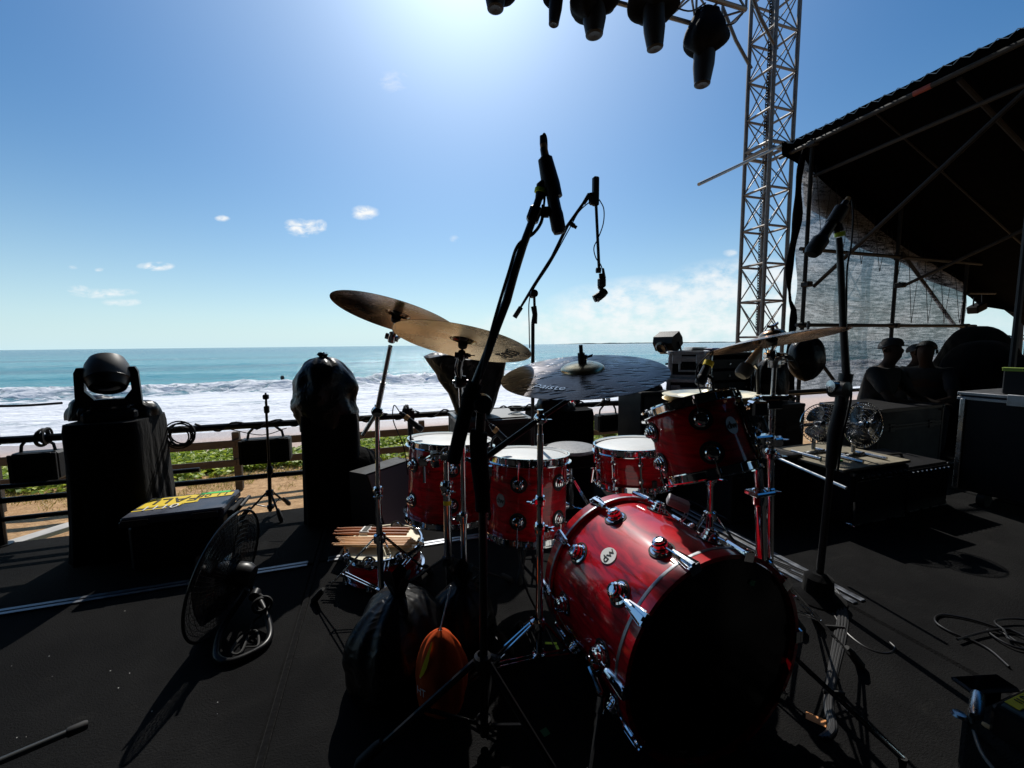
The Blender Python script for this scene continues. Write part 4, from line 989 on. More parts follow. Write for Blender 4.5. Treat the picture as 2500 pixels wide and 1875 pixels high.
g = MB(SF); g.rbox((2.76, 1.80, .3855), (.10, .03, .008), .002); tag(g.build('tape_roll', K['green']), 'bright green strip of tape on the tan board', 'tape')
flight_case(2.37, 2.20, 0, .58, .50, .40, 'plain black case on the floor left of the amplifiers', trim='black_metal', handle=False)
flight_case(3.0, 2.75, 0, .9, .45, .62, 'black trunk behind the desk fans', trim='black_metal', handle=False)
flight_case(4.55, 2.6, 0, .9, .5, .55, 'black trunk standing between the fans and the long case', trim='black_metal', handle=False)
flight_case(2.55, 2.98, 0, .7, .35, .50, 'low black case behind the right cymbal stand', trim='black_metal', handle=False)
# ---- fans
def fan(c, axis, R_, label, stand, mcage='chrome', mblade='steel', nw=72, rings=9, group=None, wr=.0012, upv=ZX):
    o = thing('fan', label, 'fan', c - ZX * (R_ + .05), 0, group)
    X, Y_, Z_ = basis(axis, upv); F = frame(c, X, Y_, Z_); D_ = R_ * .30
    def prof(r, sgn): return sgn * D_ * (1 - (r / R_) ** 3.0) * .5
    for sgn, nm in ((1, 'front_grille'), (-1, 'rear_grille')):
        g = MB(F)
        for i in range(nw):
            a = 2 * math.pi * i / nw; g.tube([(r * math.cos(a + .35 * r / R_), r * math.sin(a + .35 * r / R_), prof(r, sgn)) for r in [R_ * q for q in (.16, .4, .62, .8, .93, 1)]], wr, 3, cap=False)
        for k in range(rings):
            r = R_ * (.16 + .84 * k / (rings - 1)); q = 40; g.tube([(r * math.cos(2 * math.pi * i / q), r * math.sin(2 * math.pi * i / q), prof(r, sgn)) for i in range(q)], wr * (1.6 if k in (0, rings - 1) else 1.0), 4, closed=True)
        g.lathe([(R_ * .17, prof(0, sgn) * 1.0), (R_ * .15, prof(0, sgn) * 1.08), (0, prof(0, sgn) * 1.1)], n=20); g.build(nm, K[mcage], o)
    g = MB(F); q = 48; g.tube([(R_ * 1.01 * math.cos(2 * math.pi * i / q), R_ * 1.01 * math.sin(2 * math.pi * i / q), 0) for i in range(q)], R_ * .022, 6, closed=True); g.build('rim', K[mcage], o)
    for i in range(3):
        a0 = 2 * math.pi * i / 3 + .4
        def bf(s_, t_):
            r = lerp(R_ * .18, R_ * .86, s_); wv = .38 + .42 * math.sin(s_ * math.pi * .8); a = a0 + (t_ - .5) * wv * 2 + .25 * s_; return (r * math.cos(a), r * math.sin(a), (t_ - .5) * R_ * .28)
        g = MB(F); g.grid(bf, 8, 8); g.grid(lambda s_, t_: tuple(Vector(bf(s_, t_)) + Vector((0, 0, .003))), 8, 8); g.build('blade', K[mblade], o, smooth=60)
    g = MB(F); g.lathe([(0, R_ * .13), (R_ * .15, R_ * .11), (R_ * .19, 0), (R_ * .17, -R_ * .12), (R_ * .20, -R_ * .18), (R_ * .20, -R_ * .34), (R_ * .15, -R_ * .44), (0, -R_ * .46)], n=24); g.build('motor', K['black_metal'] if mblade != 'steel' else K['steel'], o)
    stand(o, F); return o
def desk_stand(c, R_, zb):
    def st(o, F):
        g = MB(); b_ = Vector((c.x, c.y, zb)); dv = (UX * .08)
        g.tube([c - ZX * .0 + VX * .05, Vector((c.x, c.y, zb + .02)) + VX * .05], .012, 8); g.tube([b_ - UX * .11 + VX * .05, b_ + UX * .11 + VX * .05], .012, 8)
        for s_ in (-1, 1): g.tube([b_ + UX * .11 * s_ + VX * .12, b_ + UX * .11 * s_ - VX * .08], .011, 8)
        g.build('foot_frame', K['steel'], o)
    return st
zb = .393
c = atY(2008, 1035, 2.70); fan(c, -VX * 1 - UX * .5 + ZX * .05, .135, 'left one of two metal desk fans on the amplifier', desk_stand(c, .135, zb), group='desk fans on the amplifier', nw=48, rings=6)
c = atY(2108, 1037, 2.62); fan(c, -VX * 1 - UX * .2 + ZX * .10, .145, 'right one of two metal desk fans on the amplifier', desk_stand(c, .145, zb), group='desk fans on the amplifier', nw=48, rings=6)
g = MB(); g.tube([atY(1898, 1118, 2.3), atY(2066, 1192, 1.9)], .008, 8); tag(g.build('boom_tube', K['steel']), 'thin steel boom tube slanting in front of the black case', 'boom')
# ============================================================ DRUM KIT
K['cym_gold'] = None
def cym_mat(name, col, rough, rings=900, hammer=0.0, var=.25):
    m = bpy.data.materials.new(name); m.use_nodes = True; t = m.node_tree; b = t.nodes['Principled BSDF']
    b.inputs['Metallic'].default_value = 1; b.inputs['Roughness'].default_value = rough
    tcn = t.nodes.new('ShaderNodeTexCoord'); o = tcn.outputs['UV']
    n = tn(t, tcn.outputs['Object'], 6, 6, .65)
    t.links.new(tmix(t, tmr(t, n, .35, .65), tuple(c * (1 - var) for c in col), col), b.inputs['Base Color'])
    t.links.new(tmr(t, n, .3, .7, rough * .7, min(1, rough * 1.4)), b.inputs['Roughness'])
    return m, t, b, tcn
def ringed(name, col, rough, s=420, hammer=0.0, hs=42, var=.25, C0=(0, 0, 0), stren=.12):
    m, t, b, tcn = cym_mat(name, col, rough, var=var)
    at = t.nodes.new('ShaderNodeAttribute'); at.attribute_name = 'ring'
    w_ = tm(t, 'SINE', tm(t, 'MULTIPLY', at.outputs['Fac'], s)); n1_ = tn(t, tcn.outputs['Object'], 90, 3)
    nr = t.nodes.new('ShaderNodeTexNoise'); nr.noise_dimensions = '1D'; nr.inputs['Scale'].default_value = 260; nr.inputs['Detail'].default_value = 3; t.links.new(at.outputs['Fac'], nr.inputs['W'])
    h = tm(t, 'ADD', tm(t, 'MULTIPLY', w_, .3), tm(t, 'MULTIPLY', nr.outputs[0], 1.0))
    bp = t.nodes.new('ShaderNodeBump'); bp.inputs['Strength'].default_value = stren; bp.inputs['Distance'].default_value = .001; t.links.new(h, bp.inputs['Height'])
    if hammer:
        vo = t.nodes.new('ShaderNodeTexVoronoi'); vo.feature = 'SMOOTH_F1'; vo.inputs['Scale'].default_value = hs; vo.inputs['Smoothness'].default_value = .5
        mp = t.nodes.new('ShaderNodeMapping'); mp.inputs['Scale'].default_value = (1, 3.0, 3.0); t.links.new(tcn.outputs['Object'], mp.inputs['Vector']); t.links.new(mp.outputs[0], vo.inputs['Vector'])
        b2 = t.nodes.new('ShaderNodeBump'); b2.inputs['Strength'].default_value = hammer; b2.inputs['Distance'].default_value = .006
        t.links.new(tmr(t, vo.outputs['Distance'], 0.0, .45), b2.inputs['Height']); t.links.new(bp.outputs[0], b2.inputs['Normal']); t.links.new(b2.outputs[0], b.inputs['Normal'])
    else: t.links.new(bp.outputs[0], b.inputs['Normal'])
    return m
K['cym_gold'] = ringed('cymbal_bronze', (.80, .60, .34), .24, stren=.18)
K['cym_copper'] = ringed('cymbal_dark_bronze', (.55, .33, .20), .22, stren=.18)
K['cym_black'] = ringed('cymbal_black', (.030, .026, .032), .27, hammer=.8, hs=20)
K['cym_pale'] = ringed('cymbal_pale', (.85, .74, .52), .35, stren=.18)
def normal_from_view(c, alpha, rho, s):
    d = (c - CAMP).normalized()
    # image-plane axes at this point, perpendicular to d
    e = (rt * math.cos(alpha) + up * math.sin(alpha)); e = (e - d * e.dot(d)).normalized()
    q = e.cross(d).normalized()
    if q.dot(up) < 0: q = -q
    return (q * math.sqrt(1 - rho * rho) - d * (rho * s)).normalized(), e
def add_ring(o, c_local_fn):
    me = o.data; a = me.attributes.new('ring', 'FLOAT', 'POINT')
    a.data.foreach_set('value', [c_local_fn(v.co) for v in me.vertices])
def cymbal(label, px, py, Y, R_, alpha, rho, s, mtl, bell=.20, bellh=.10, bow=.055, bellm=None, word=None, wordpos=None, wm=None, nut=True, wordsize=.10):
    c = atY(px, py, Y); n, e = normal_from_view(c, R(alpha), rho, s); F = fz(c, n, e)
    o = thing('cymbal', label, 'cymbal', c)
    rb = R_ * bell
    def hgt(r): return R_ * bow * (1 - ((r - rb) / (R_ - rb)) ** 1.6) if r > rb else R_ * bow + R_ * bellh * math.sqrt(max(0, 1 - (r / rb) ** 2))
    h0 = hgt(rb)
    radii = [R_ * q for q in (1, .99, .93, .85, .75, .65, .55, .45, .36, .28)] + [rb * q for q in (1.12, 1.0)]
    bell_r = [rb * q for q in (1.0, .97, .9, .8, .65, .45, .25)] + [.007]
    th = .0012
    def lath(rs, nm, mm):
        g = MB(F); g.lathe([(r, hgt(r) - h0 + th) for r in rs] + [(r, hgt(r) - h0) for r in reversed(rs)], n=96)
        q = g.build(nm, K[mm], o, smooth=60)
        inv = F.inverted() @ WM[o.name]
        add_ring(q, lambda co: (lambda l: math.hypot(l.x, l.y))(inv @ co)); return q
    lath(radii, 'bow', mtl); lath(bell_r, 'bell', bellm or mtl)
    if word:
        vs, fs = text_geo(word, wordsize)
        wa, wr = R(wordpos[0]), wordpos[1] * R_
        # bend the word round the cymbal
        bent = []
        for (x, y, z) in vs:
            a = wa + x / wr; r = wr - y * -1 * (1 if wordpos[2] > 0 else -1)
            a = wa + (x / wr) * (-1 if wordpos[2] > 0 else 1)
            hh = hgt(min(R_, max(r, rb))) - h0 + (th + .0012 + z if wordpos[3] > 0 else -.0012 - z)
            bent.append((r * math.cos(a), r * math.sin(a), hh))
        g = MB(F); g.add(bent, fs); g.build('lettering', K[wm], o, smooth=0)
    return o, F
# --- drums
def drum(name, label, c, axis, R_, L_, nl, a0, badge=None, head='head_white', shell='red', hoopm='chrome', xhint=None, rows=2, cat='drum', lugtype='turret', hoop_h=.036, oval=True):
    o = thing(name, label, cat, c - ZX * (L_ / 2))
    tocam = (CAMP - c); F = fz(c, axis, xhint or tocam); hl = L_ / 2
    g = MB(F); g.lathe([(R_, -hl + .012), (R_, -hl * .33), (R_, hl * .33), (R_, hl - .012), (R_ - .007, hl), (R_ - .010, hl - .01), (R_ - .010, -hl + .01), (R_ - .007, -hl), (R_, -hl + .012)], n=72); sh = g.build('shell', K[shell], o)
    for sg, nm in ((1, 'batter_head'), (-1, 'resonant_head')):
        g = MB(F); z = sg * (hl + .004); g.lathe([(0, z + sg * .002), (R_ * .97, z + sg * .002), (R_ + .004, z - sg * .002), (R_ + .006, z - sg * .014)], n=72); g.build(nm, K[head if sg > 0 else 'head_white'], o)
        nm2 = 'top_hoop' if sg > 0 else 'bottom_hoop'
        g = MB(F); z0_ = sg * (hl - .022); zt_ = sg * (hl + hoop_h - .020)
        g.lathe([(R_ + .005, z0_ + sg * .004), (R_ + .019, z0_ + sg * .004), (R_ + .0195, z0_ + sg * .0075), (R_ + .0085, z0_ + sg * .010), (R_ + .0085, zt_ - sg * .007), (R_ + .0125, zt_ - sg * .004), (R_ + .012, zt_), (R_ + .005, zt_), (R_ + .005, z0_ + sg * .004)], n=72)
        g.build(nm2, K[hoopm], o, smooth=50)
    for k in range(nl):
        a = R(a0 + 360 / nl * k); ca, sa = math.cos(a), math.sin(a)
        rows_ = (1, -1)
        for sg in rows_:
            zc = sg * (hl - L_ * (.27 if L_ > .15 else .0)); 
            FF = F @ frame(Vector((R_ * ca, R_ * sa, zc)), Vector((-sa, ca, 0)), ZX, Vector((ca, sa, 0)))
            g = MB(FF)
            if lugtype == 'turret':
                g.lathe([(.026, 0), (.026, .004), (.021, .006), (.021, .012), (.0185, .014), (.0185, .020), (.014, .022), (.014, .026), (.010, .028), (0, .028)], n=24)
            elif L_ <= .15 and sg < 0: break
            else: g.lathe([(.012, -.0), (.012, .016), (.006, .02), (0, .02)], n=12)
            lg = g.build('lug', K['chrome'], o)
            if lugtype == 'turret':
                g = MB(FF); g.lathe([(.036, .0003), (.036, .0018), (.027, .0022)], n=28); g.build('gasket', K['rubber'], lg)
            g = MB(F); rr_ = R_ + .0145; g.tube([(rr_ * ca, rr_ * sa, zc + sg * (.010 if lugtype == 'turret' else 0)), (rr_ * ca, rr_ * sa, sg * (hl + .004))], .0028, 8); g.tube([(rr_ * ca, rr_ * sa, sg * (hl - .02)), (rr_ * ca, rr_ * sa, sg * (hl + .002))], .0065, 8)
            g.tube([(rr_ * ca, rr_ * sa, sg * (hl + .002)), (rr_ * ca, rr_ * sa, sg * (hl + .012))], .0045, 6); g.build('tension_rod', K['chrome'], o)
        if lugtype == 'tube':
            g = MB(F); rr_ = R_ + .0145; g.tube([(rr_ * ca, rr_ * sa, -hl + .02), (rr_ * ca, rr_ * sa, hl - .02)], .006, 8)
            for z_ in (-hl * .45, hl * .45): g.tube([(R_ * ca, R_ * sa, z_), (rr_ * ca, rr_ * sa, z_)], .005, 6)
            g.build('lug_tube', K['chrome'], o)
    if badge is not None:
        ba, bz = badge; a = R(ba); ca, sa = math.cos(a), math.sin(a)
        FF = F @ frame(Vector((R_ * ca, R_ * sa, bz)), Vector((-sa, ca, 0)), ZX, Vector((ca, sa, 0)))
        add_badge(FF, o, R_)
    return o, F
def add_badge(FF, o, R_, s=1.0, flip=False):
    g = MB(FF)
    n = 28; bx, by = .023 * s, .028 * s
    def cp(x, y, h): return (x, y, -x * x / (2 * R_) + h)
    ring = [cp(bx * math.cos(2 * math.pi * i / n), by * math.sin(2 * math.pi * i / n), .0028) for i in range(n)]; ring0 = [cp(bx * math.cos(2 * math.pi * i / n), by * math.sin(2 * math.pi * i / n), -.001) for i in range(n)]
    g.add(ring + ring0, [tuple(range(n))] + [(i, n + i, n + (i + 1) % n, (i + 1) % n) for i in range(n)])
    bd = g.build('badge', K['white'] if s > 1.01 else K['alu'], o)
    vs, fs = text_geo('dw', .034 * s); sg = -1 if flip else 1
    g = MB(FF); g.add([cp(x * sg, y * sg, .0036 + z) for x, y, z in vs], fs); g.build('lettering', K['ink'], bd, smooth=0)
def drum_axis(px, py, Y, alpha, rho, s):
    c = atY(px, py, Y); n, e = normal_from_view(c, R(alpha), rho, s); return c, n
def drum_px(name, label, px, py, Y, R_, L_, alpha, rho, s, *a, **k):
    # px,py: centre of the top head
    ct = atY(px, py, Y); n, e = normal_from_view(ct, R(alpha), rho, s); return drum(name, label, ct - n * (L_ / 2), n, R_, L_, *a, **k)
K['cream_top'] = K['cream']
ft16, F16 = drum_px('floor_tom', 'larger red floor tom, left one of the pair below the gold cymbal', 1101, 1077, 2.02, .202, .36, -1, .165, 1, 6, 3, None)
ft14, F14 = drum_px('floor_tom', 'smaller red floor tom nearer the centre, right one of the pair', 1288, 1112, 1.80, .176, .33, -1.5, .175, 1, 6, -11, badge=(-38, .0))
rt12, F12 = drum_px('rack_tom', 'red rack tom tilted towards the drummer, mounted right of the snare drum', 1680, 992, 1.44, .150, .235, 14.5, .10, -1, 5, 9, badge=(44, .015))
sn, FS = drum_px('snare_drum', 'chrome-hooped snare drum on its stand beside the drum stool', 1546, 1088, 1.93, .176, .165, 0, .205, 1, 10, 8, None, lugtype='tube', shell='red')
# grommet on rack tom etc: mount plate towards the stand
g = MB(F12); R12 = .150
for a, z in ((82, .02),):
    ca, sa = math.cos(R(a)), math.sin(R(a)); FF = F12 @ frame(Vector((R12 * ca, R12 * sa, z)), Vector((-sa, ca, 0)), ZX, Vector((ca, sa, 0)))
    g = MB(FF); g.rbox((0, 0, .012), (.07, .13, .014), .004); g.rbox((0, .01, .03), (.05, .06, .03), .006); g.tube([(0, .03, .05), (0, -.05, .05)], .012, 10); g.build('mount_plate', K['chrome'], rt12)
# bass drum
aB = Vector((math.sin(R(18.5)), -math.cos(R(18.5)), .014)).normalized(); CB = Vector((.546, 1.044, .292)); LB = .47; RB = .279
cB = CB - aB * (LB / 2)
bd = thing('bass_drum', 'large glossy red bass drum with a black front head', 'drum', Vector((cB.x, cB.y, 0)))
F = fz(cB, aB, ZX); FBD = F; hl = LB / 2
# F: local z = axis to front, local x = up
g = MB(F); g.lathe([(RB, -hl), (RB, -hl / 3), (RB, hl / 3), (RB, hl), (RB - .01, hl), (RB - .01, -hl), (RB, -hl)], n=96); g.build('shell', K['red'], bd)
K['hoopred'] = K['red']
for sg, nm in ((1, 'front_hoop'), (-1, 'rear_hoop')):
    z0_, z1_ = sg * (hl - .028), sg * (hl + .016)
    g = MB(F); g.lathe([(RB + .004, z0_), (RB + .0165, z0_), (RB + .0165, z1_), (RB + .004, z1_), (RB + .004, z0_)], n=96); g.build(nm, K['red'], bd)
    g = MB(F); zz_ = z0_ ; g.lathe([(RB + .0145, zz_ - sg * .0005), (RB + .0175, zz_ - sg * .001), (RB + .0185, zz_ + sg * .004), (RB + .0175, zz_ + sg * .009), (RB + .0160, zz_ + sg * .009)], n=96); g.build('hoop_trim', K['alu'], bd)
K['bass_head'] = mat('bass_head', (.004, .004, .005), .20, spec=.35, rvar=.06, vscale=5)
g = MB(F); g.lathe([(0, hl + .004), (RB * .9, hl + .004), (RB + .002, hl + .002)], n=96); g.build('front_head', K['bass_head'], bd)
g = MB(F); g.lathe([(0, -hl - .004), (RB * .9, -hl - .004), (RB + .002, -hl - .002)], n=96); g.build('rear_head', K['head_white'], bd)
def bpos(th, r, s):  # th degrees from the top towards the camera-left side
    side = -(F.to_3x3() @ Vector((0, 1, 0))); upv = F.to_3x3() @ Vector((1, 0, 0))
    if side.x > 0: side = -side
    return side * (math.sin(R(th)) * r) + upv * (math.cos(R(th)) * r)
for k in range(10):
    th = 18 + 36 * k; rad = bpos(th, 1, 0)
    tan = aB.cross(rad)
    for sg in (1, -1):
        base = cB + rad * RB + aB * (sg * (hl - .115))
        FF = frame(base, tan, aB * sg, tan.cross(aB * sg)) if tan.cross(aB * sg).dot(rad) > 0 else frame(base, -tan, aB * sg, (-tan).cross(aB * sg))
        g = MB(FF); g.lathe([(.032, 0), (.032, .004), (.026, .006), (.026, .014), (.022, .017), (.022, .027), (.017, .030), (.017, .034), (.011, .036), (.011, .034), (0, .034)], n=28); lg = g.build('lug', K['chrome'], bd)
        g = MB(FF); g.lathe([(.038, .0003), (.038, .0018), (.033, .0022)], n=28); g.build('gasket', K['rubber'], lg)
        # claw hook with its rod
        g = MB(FF); yh = .115
        g.tube([(0, .012, .020), (0, yh - .035, .022)], .0032, 8); g.build('tension_rod', K['chrome'], bd)
        g = MB(FF); hz = .0178
        g.prism([(-.011, yh - .052), (.011, yh - .052), (.021, yh + .012), (.017, yh + .022), (-.017, yh + .022), (-.021, yh + .012)], hz, hz + .005)
        g.prism([(-.004, yh - .050), (.004, yh - .050), (.006, yh + .018), (-.006, yh + .018)], hz + .005, hz + .013)
        for sx in (-1, 1): g.add([(sx * .011, yh - .052, hz + .005), (sx * .0085, yh - .05, hz + .012), (sx * .017, yh + .018, hz + .010), (sx * .021, yh + .012, hz + .004)], [(0, 1, 2, 3)])
        g.box((0, yh + .0195, hz - .004), (.034, .004, .026)); g.tube([(0, yh - .058, hz + .006), (0, yh - .030, hz + .006)], .008, 10); g.build('claw_hook', K['chrome'], bd)
th = 42; rad = bpos(th, 1, 0); tan = aB.cross(rad)
if tan.cross(aB).dot(rad) < 0: tan = -tan
FF = frame(cB + rad * RB + aB * .0, tan, aB, tan.cross(aB)); 
# badge reads upside down seen from the front of the kit
g0 = FF @ Matrix.Rotation(R(0), 4, 'Z'); add_badge(frame(cB + rad * RB - aB * .02, -aB, tan, rad) if False else g0, bd, RB, 1.15, flip=True)
# spurs
for th, foot in ((98, Vector((.19, .955, 0))), (-98, Vector((1.02, .98, 0)))):
    rad = bpos(th, 1, 0); base = cB + rad * RB + aB * (hl - .14); out = base + rad * .035 + aB * .01
    g = MB(fz(base, rad, aB)); g.lathe([(.032, 0), (.032, .01), (.024, .014), (.024, .03), (.015, .036), (0, .036)], n=24); g.build('spur_bracket', K['chrome'], bd)
    g = MB(); kn = out + aB * .06 - ZX * .03; g.tube([out, kn], .009, 10); g.tube([kn, foot + ZX * .05], [.0075, .0075], 10)
    g.lathe([(.013, -.02), (.013, .02)], fz(lerp(kn, foot, .1), foot - kn), 12); g.build('spur_leg', K['chrome'], bd)
    g = MB(); g.tube([foot + ZX * .055, foot + ZX * .002], [.010, .007], 10); g.build('rubber_foot', K['rubber'], bd)
g = MB(frame(atz(1560, 1180, 0), *basis(ZX))); 
# --- cymbals
cymbal('dark bronze crash cymbal tilted high at the left, seen from below', 972, 768, 1.45, .224, -17, .235, -1, 'cym_copper', word='PAISTE', wordpos=(150, .62, 1, -1), wm='ink', wordsize=.03)
cymbal('golden crash cymbal overlapping the dark one, lit from beneath', 1131, 831, 1.40, .236, -11.5, .235, -1, 'cym_gold', word='2002', wordpos=(14, .72, 1, -1), wm='ink', wordsize=.07)
o_, FR = cymbal('black hammered ride cymbal with a golden bell', 1422, 902, 1.26, .254, 3.4, .25, 1, 'cym_black', bell=.265, bellh=.085, bellm='cym_gold', word='paiste', wordpos=(-120, .72, -1, 1), wm='steel', wordsize=.042)
cymbal('bronze crash cymbal seen almost edge on at the right', 1886, 822, 1.38, .206, 10.8, .09, -1, 'cym_copper', bow=.10, bellh=.12, word=None)
cymbal('top hi-hat cymbal behind the rack tom', 1732, 962, 1.64, .180, -1, .13, 1, 'cym_pale', bow=.09, bellh=.11)
cymbal('bottom hi-hat cymbal just beneath the top one', 1732, 969, 1.64, .180, -1, .115, 1, 'cym_pale', bow=-.07, bellh=-.1)
# --- hardware helpers
def wing(g, p, ax, s=1.0):
    X, Y_, Z_ = basis(ax); F_ = frame(p, X, Y_, Z_); g.lathe([(.006 * s, 0), (.006 * s, .012 * s), (0, .014 * s)], F_, 10)
    for q in (-1, 1): g.add([(q * .004 * s, -.0018, .004 * s), (q * .017 * s, -.0018, .012 * s), (q * .016 * s, -.0018, .020 * s), (q * .004 * s, -.0018, .012 * s), (q * .004 * s, .0018, .004 * s), (q * .017 * s, .0018, .012 * s), (q * .016 * s, .0018, .020 * s), (q * .004 * s, .0018, .012 * s)], [(0, 1, 2, 3), (7, 6, 5, 4), (0, 4, 5, 1), (1, 5, 6, 2), (2, 6, 7, 3), (3, 7, 4, 0)], F_)
def collar(o, p, ax, r, h=.04, m='chrome', wdir=None, nm='memory_lock'):
    X, Y_, Z_ = basis(ax, wdir if wdir is not None else -VX); F_ = frame(p, X, Y_, Z_)
    g = MB(F_); g.lathe([(r * .9, -h / 2), (r * 1.45, -h / 2), (r * 1.5, -h * .2), (r * 1.7, 0), (r * 1.7, h * .3), (r * 1.35, h / 2), (r * .9, h / 2)], n=16)
    g.rbox((r * 1.9, 0, 0), (r * 1.2, r * 1.1, h * .6), .002); g.build(nm, K[m], o)
    g = MB(); wing(g, p + X * r * 2.4, X, max(.8, r / .011)); g.build('wing_bolt', K[m], o)
def tripod(o, top, bot, feet, m='chrome', double=True, r=.0055, footm='rubber', gap=.012):
    axis = (top - bot).normalized()
    g = MB(fz(top, axis)); g.lathe([(.014, -.02), (.024, -.018), (.026, 0), (.024, .015), (.015, .02)], n=16); g.build('tripod_collar', K[m], o)
    g = MB(fz(bot, axis)); g.lathe([(.014, -.015), (.022, -.012), (.022, .012), (.014, .015)], n=16); g.build('brace_collar', K[m], o)
    for ft in feet:
        ft = Vector(ft); d = ft - top; side = d.cross(ZX).normalized(); st = top + Vector((d.x, d.y, 0)).normalized() * .022
        mid = lerp(st, ft, .52); b0 = bot + Vector((d.x, d.y, 0)).normalized() * .018; g = MB()
        if double:
            for q in (-1, 1):
                g.tube([st + side * q * gap * .5, mid + side * q * gap, lerp(st, ft, .96) + side * q * gap * .35 + ZX * .012], r * .62, 6)
            g.build('leg', K[m], o); lg = o.children[-1]
            g = MB()
            for q in (-1, 1): g.tube([b0 + side * q * gap * .5, mid + side * q * gap * .75], r * .5, 6)
            g.tube([mid - side * gap * 1.3, mid + side * gap * 1.3], r * .8, 8); g.build('brace', K[m], o)
        else:
            g.tube([st, lerp(st, ft, .97) + ZX * .008], r, 8); g.build('leg', K[m], o)
            g = MB(); g.tube([b0, lerp(st, ft, .45)], r * .6, 6); g.build('brace', K[m], o)
        g = MB(); dd = (ft - st).normalized(); g.tube([ft - dd * .075 + ZX * .020, ft - dd * .055 + ZX * .020, ft + ZX * .016, ft + dd * .012 + ZX * .012], [.009, .014, .016, .010], 10); g.build('rubber_foot', K[footm], o)
def autofeet(top, rad, a0, z=0.0): return [Vector((top.x + rad * math.cos(R(a0 + 120 * k)), top.y + rad * math.sin(R(a0 + 120 * k)), z)) for k in range(3)]
def vpole(px, y0, y1, Y, px1=None):
    return atY(px, y0, Y), atY(px if px1 is None else px1, y1, Y)
def tilter(o, p, topn, arm_dir, m='chrome'):
    # p: joint under the cymbal; topn: direction of rod to the cymbal centre point c
    c = topn; d = (c - p).normalized()
    g = MB(fz(p, arm_dir)); g.lathe([(0, -.02), (.013, -.018), (.016, 0), (.013, .018), (0, .02)], n=14); g.tube([(-.024, 0, 0), (.024, 0, 0)], .011, 12); g.build('tilter', K[m], o)
    g = MB(); wing(g, p + Vector((.02, -.012, 0)), Vector((1, -.6, 0)), 1.1); g.build('wing_bolt', K[m], o)
    g = MB(); g.tube([p, c + d * .045], .004, 8); g.build('cymbal_rod', K[m], o)
    g = MB(fz(c, d)); g.lathe([(.004, -.030), (.016, -.028), (.017, -.012), (.005, -.008)], n=16); g.lathe([(.005, .006), (.015, .010), (.015, .022), (.006, .026), (.006, .04), (.004, .042)], n=16); g.build('felt_washer', K['rubber'], o)
    g = MB(); wing(g, c + d * .032, d, 1.1); g.build('wing_nut', K[m], o)
# --- S1: stand of the high left crash
def proj_axis(a, b_, t): return lerp(a, b_, t)
s1 = thing('cymbal_stand', 'chrome boom stand rising through the drum on the floor, under the left crash', 'cymbal stand', Vector((atY(926, 1440, 1.66).x, 1.66, 0)))
top = atY(927, 1313, 1.66); bot = atY(931, 1440, 1.66); J = atY(921, 1005, 1.66)
g = MB(); g.tube([bot - ZX * .02, atY(923, 1205, 1.66)], .0130, 12); g.build('lower_tube', K['chrome'], s1)
g = MB(); g.tube([atY(923, 1206, 1.66), J], .0098, 12); g.build('upper_tube', K['chrome'], s1)
collar(s1, atY(923, 1203, 1.66), ZX, .012, .05)
tripod(s1, top, bot, [atz(768, 1473), atz(1052, 1404), Vector((top.x - .05, top.y + .36, 0))], 'chrome')
g = MB(fz(J, VX)); g.lathe([(0, -.022), (.020, -.020), (.024, 0), (.020, .020), (0, .022)], n=18); g.tube([(0, 0, 0), (0, -.03, 0)], .011, 10); g.build('boom_joint', K['chrome'], s1)
T1 = atY(957, 824, 1.52); tail = atY(886, 1062, 1.69)
g = MB(); g.tube([tail, J, atY(953, 845, 1.53)], .0085, 12); g.tube([J + (T1 - J) * .02, lerp(J, T1, .42)], .0108, 12); g.build('boom_arm', K['steel'], s1)
tilter(s1, T1, atY(969, 768, 1.45), T1 - J)
# --- S2: stand of the gold crash
s2 = thing('cymbal_stand', 'chrome stand with black boom under the golden crash, behind the thick black mic boom', 'cymbal stand', Vector((atY(1133, 1500, 1.58).x, 1.58, 0)))
Y2 = 1.56
top = atY(1134, 1448, Y2); bot = atY(1135, 1520, Y2)
g = MB(); g.tube([bot, atY(1132, 1265, Y2)], .0128, 12); g.build('lower_tube', K['chrome'], s2)
g = MB(); g.tube([atY(1132, 1266, Y2), atY(1129, 1040, Y2)], .0105, 12); g.build('middle_tube', K['chrome'], s2)
g = MB(); g.tube([atY(1129, 1040, Y2), atY(1124, 935, Y2)], .0085, 12); g.build('upper_tube', K['chrome'], s2)
collar(s2, atY(1132, 1262, Y2), ZX, .012, .045, wdir=-UX); collar(s2, atY(1129, 1040, Y2), ZX, .011, .04)
tripod(s2, top, bot, [atz(1010, 1560), atz(1245, 1600), Vector((top.x + .02, top.y + .33, 0))], 'chrome')
J = atY(1124, 932, Y2); g = MB(fz(J, UX)); g.lathe([(0, -.024), (.022, -.02), (.026, 0), (.022, .02), (0, .024)], n=18); g.tube([(0, 0, -.03), (0, 0, .03)], .008, 8); g.build('boom_joint', K['black_metal'], s2)
T2 = atY(1127, 868, 1.45)
g = MB(); g.tube([J, atY(1121, 900, 1.50), T2], .010, 12); g.tube(spline([J + VX * .01, atY(1112, 905, 1.52), atY(1118, 872, 1.48)], 5), .004, 6); g.build('boom_arm', K['gloss_black'], s2)
tilter(s2, T2, atY(1131, 831, 1.40) , T2 - J, 'gloss_black')
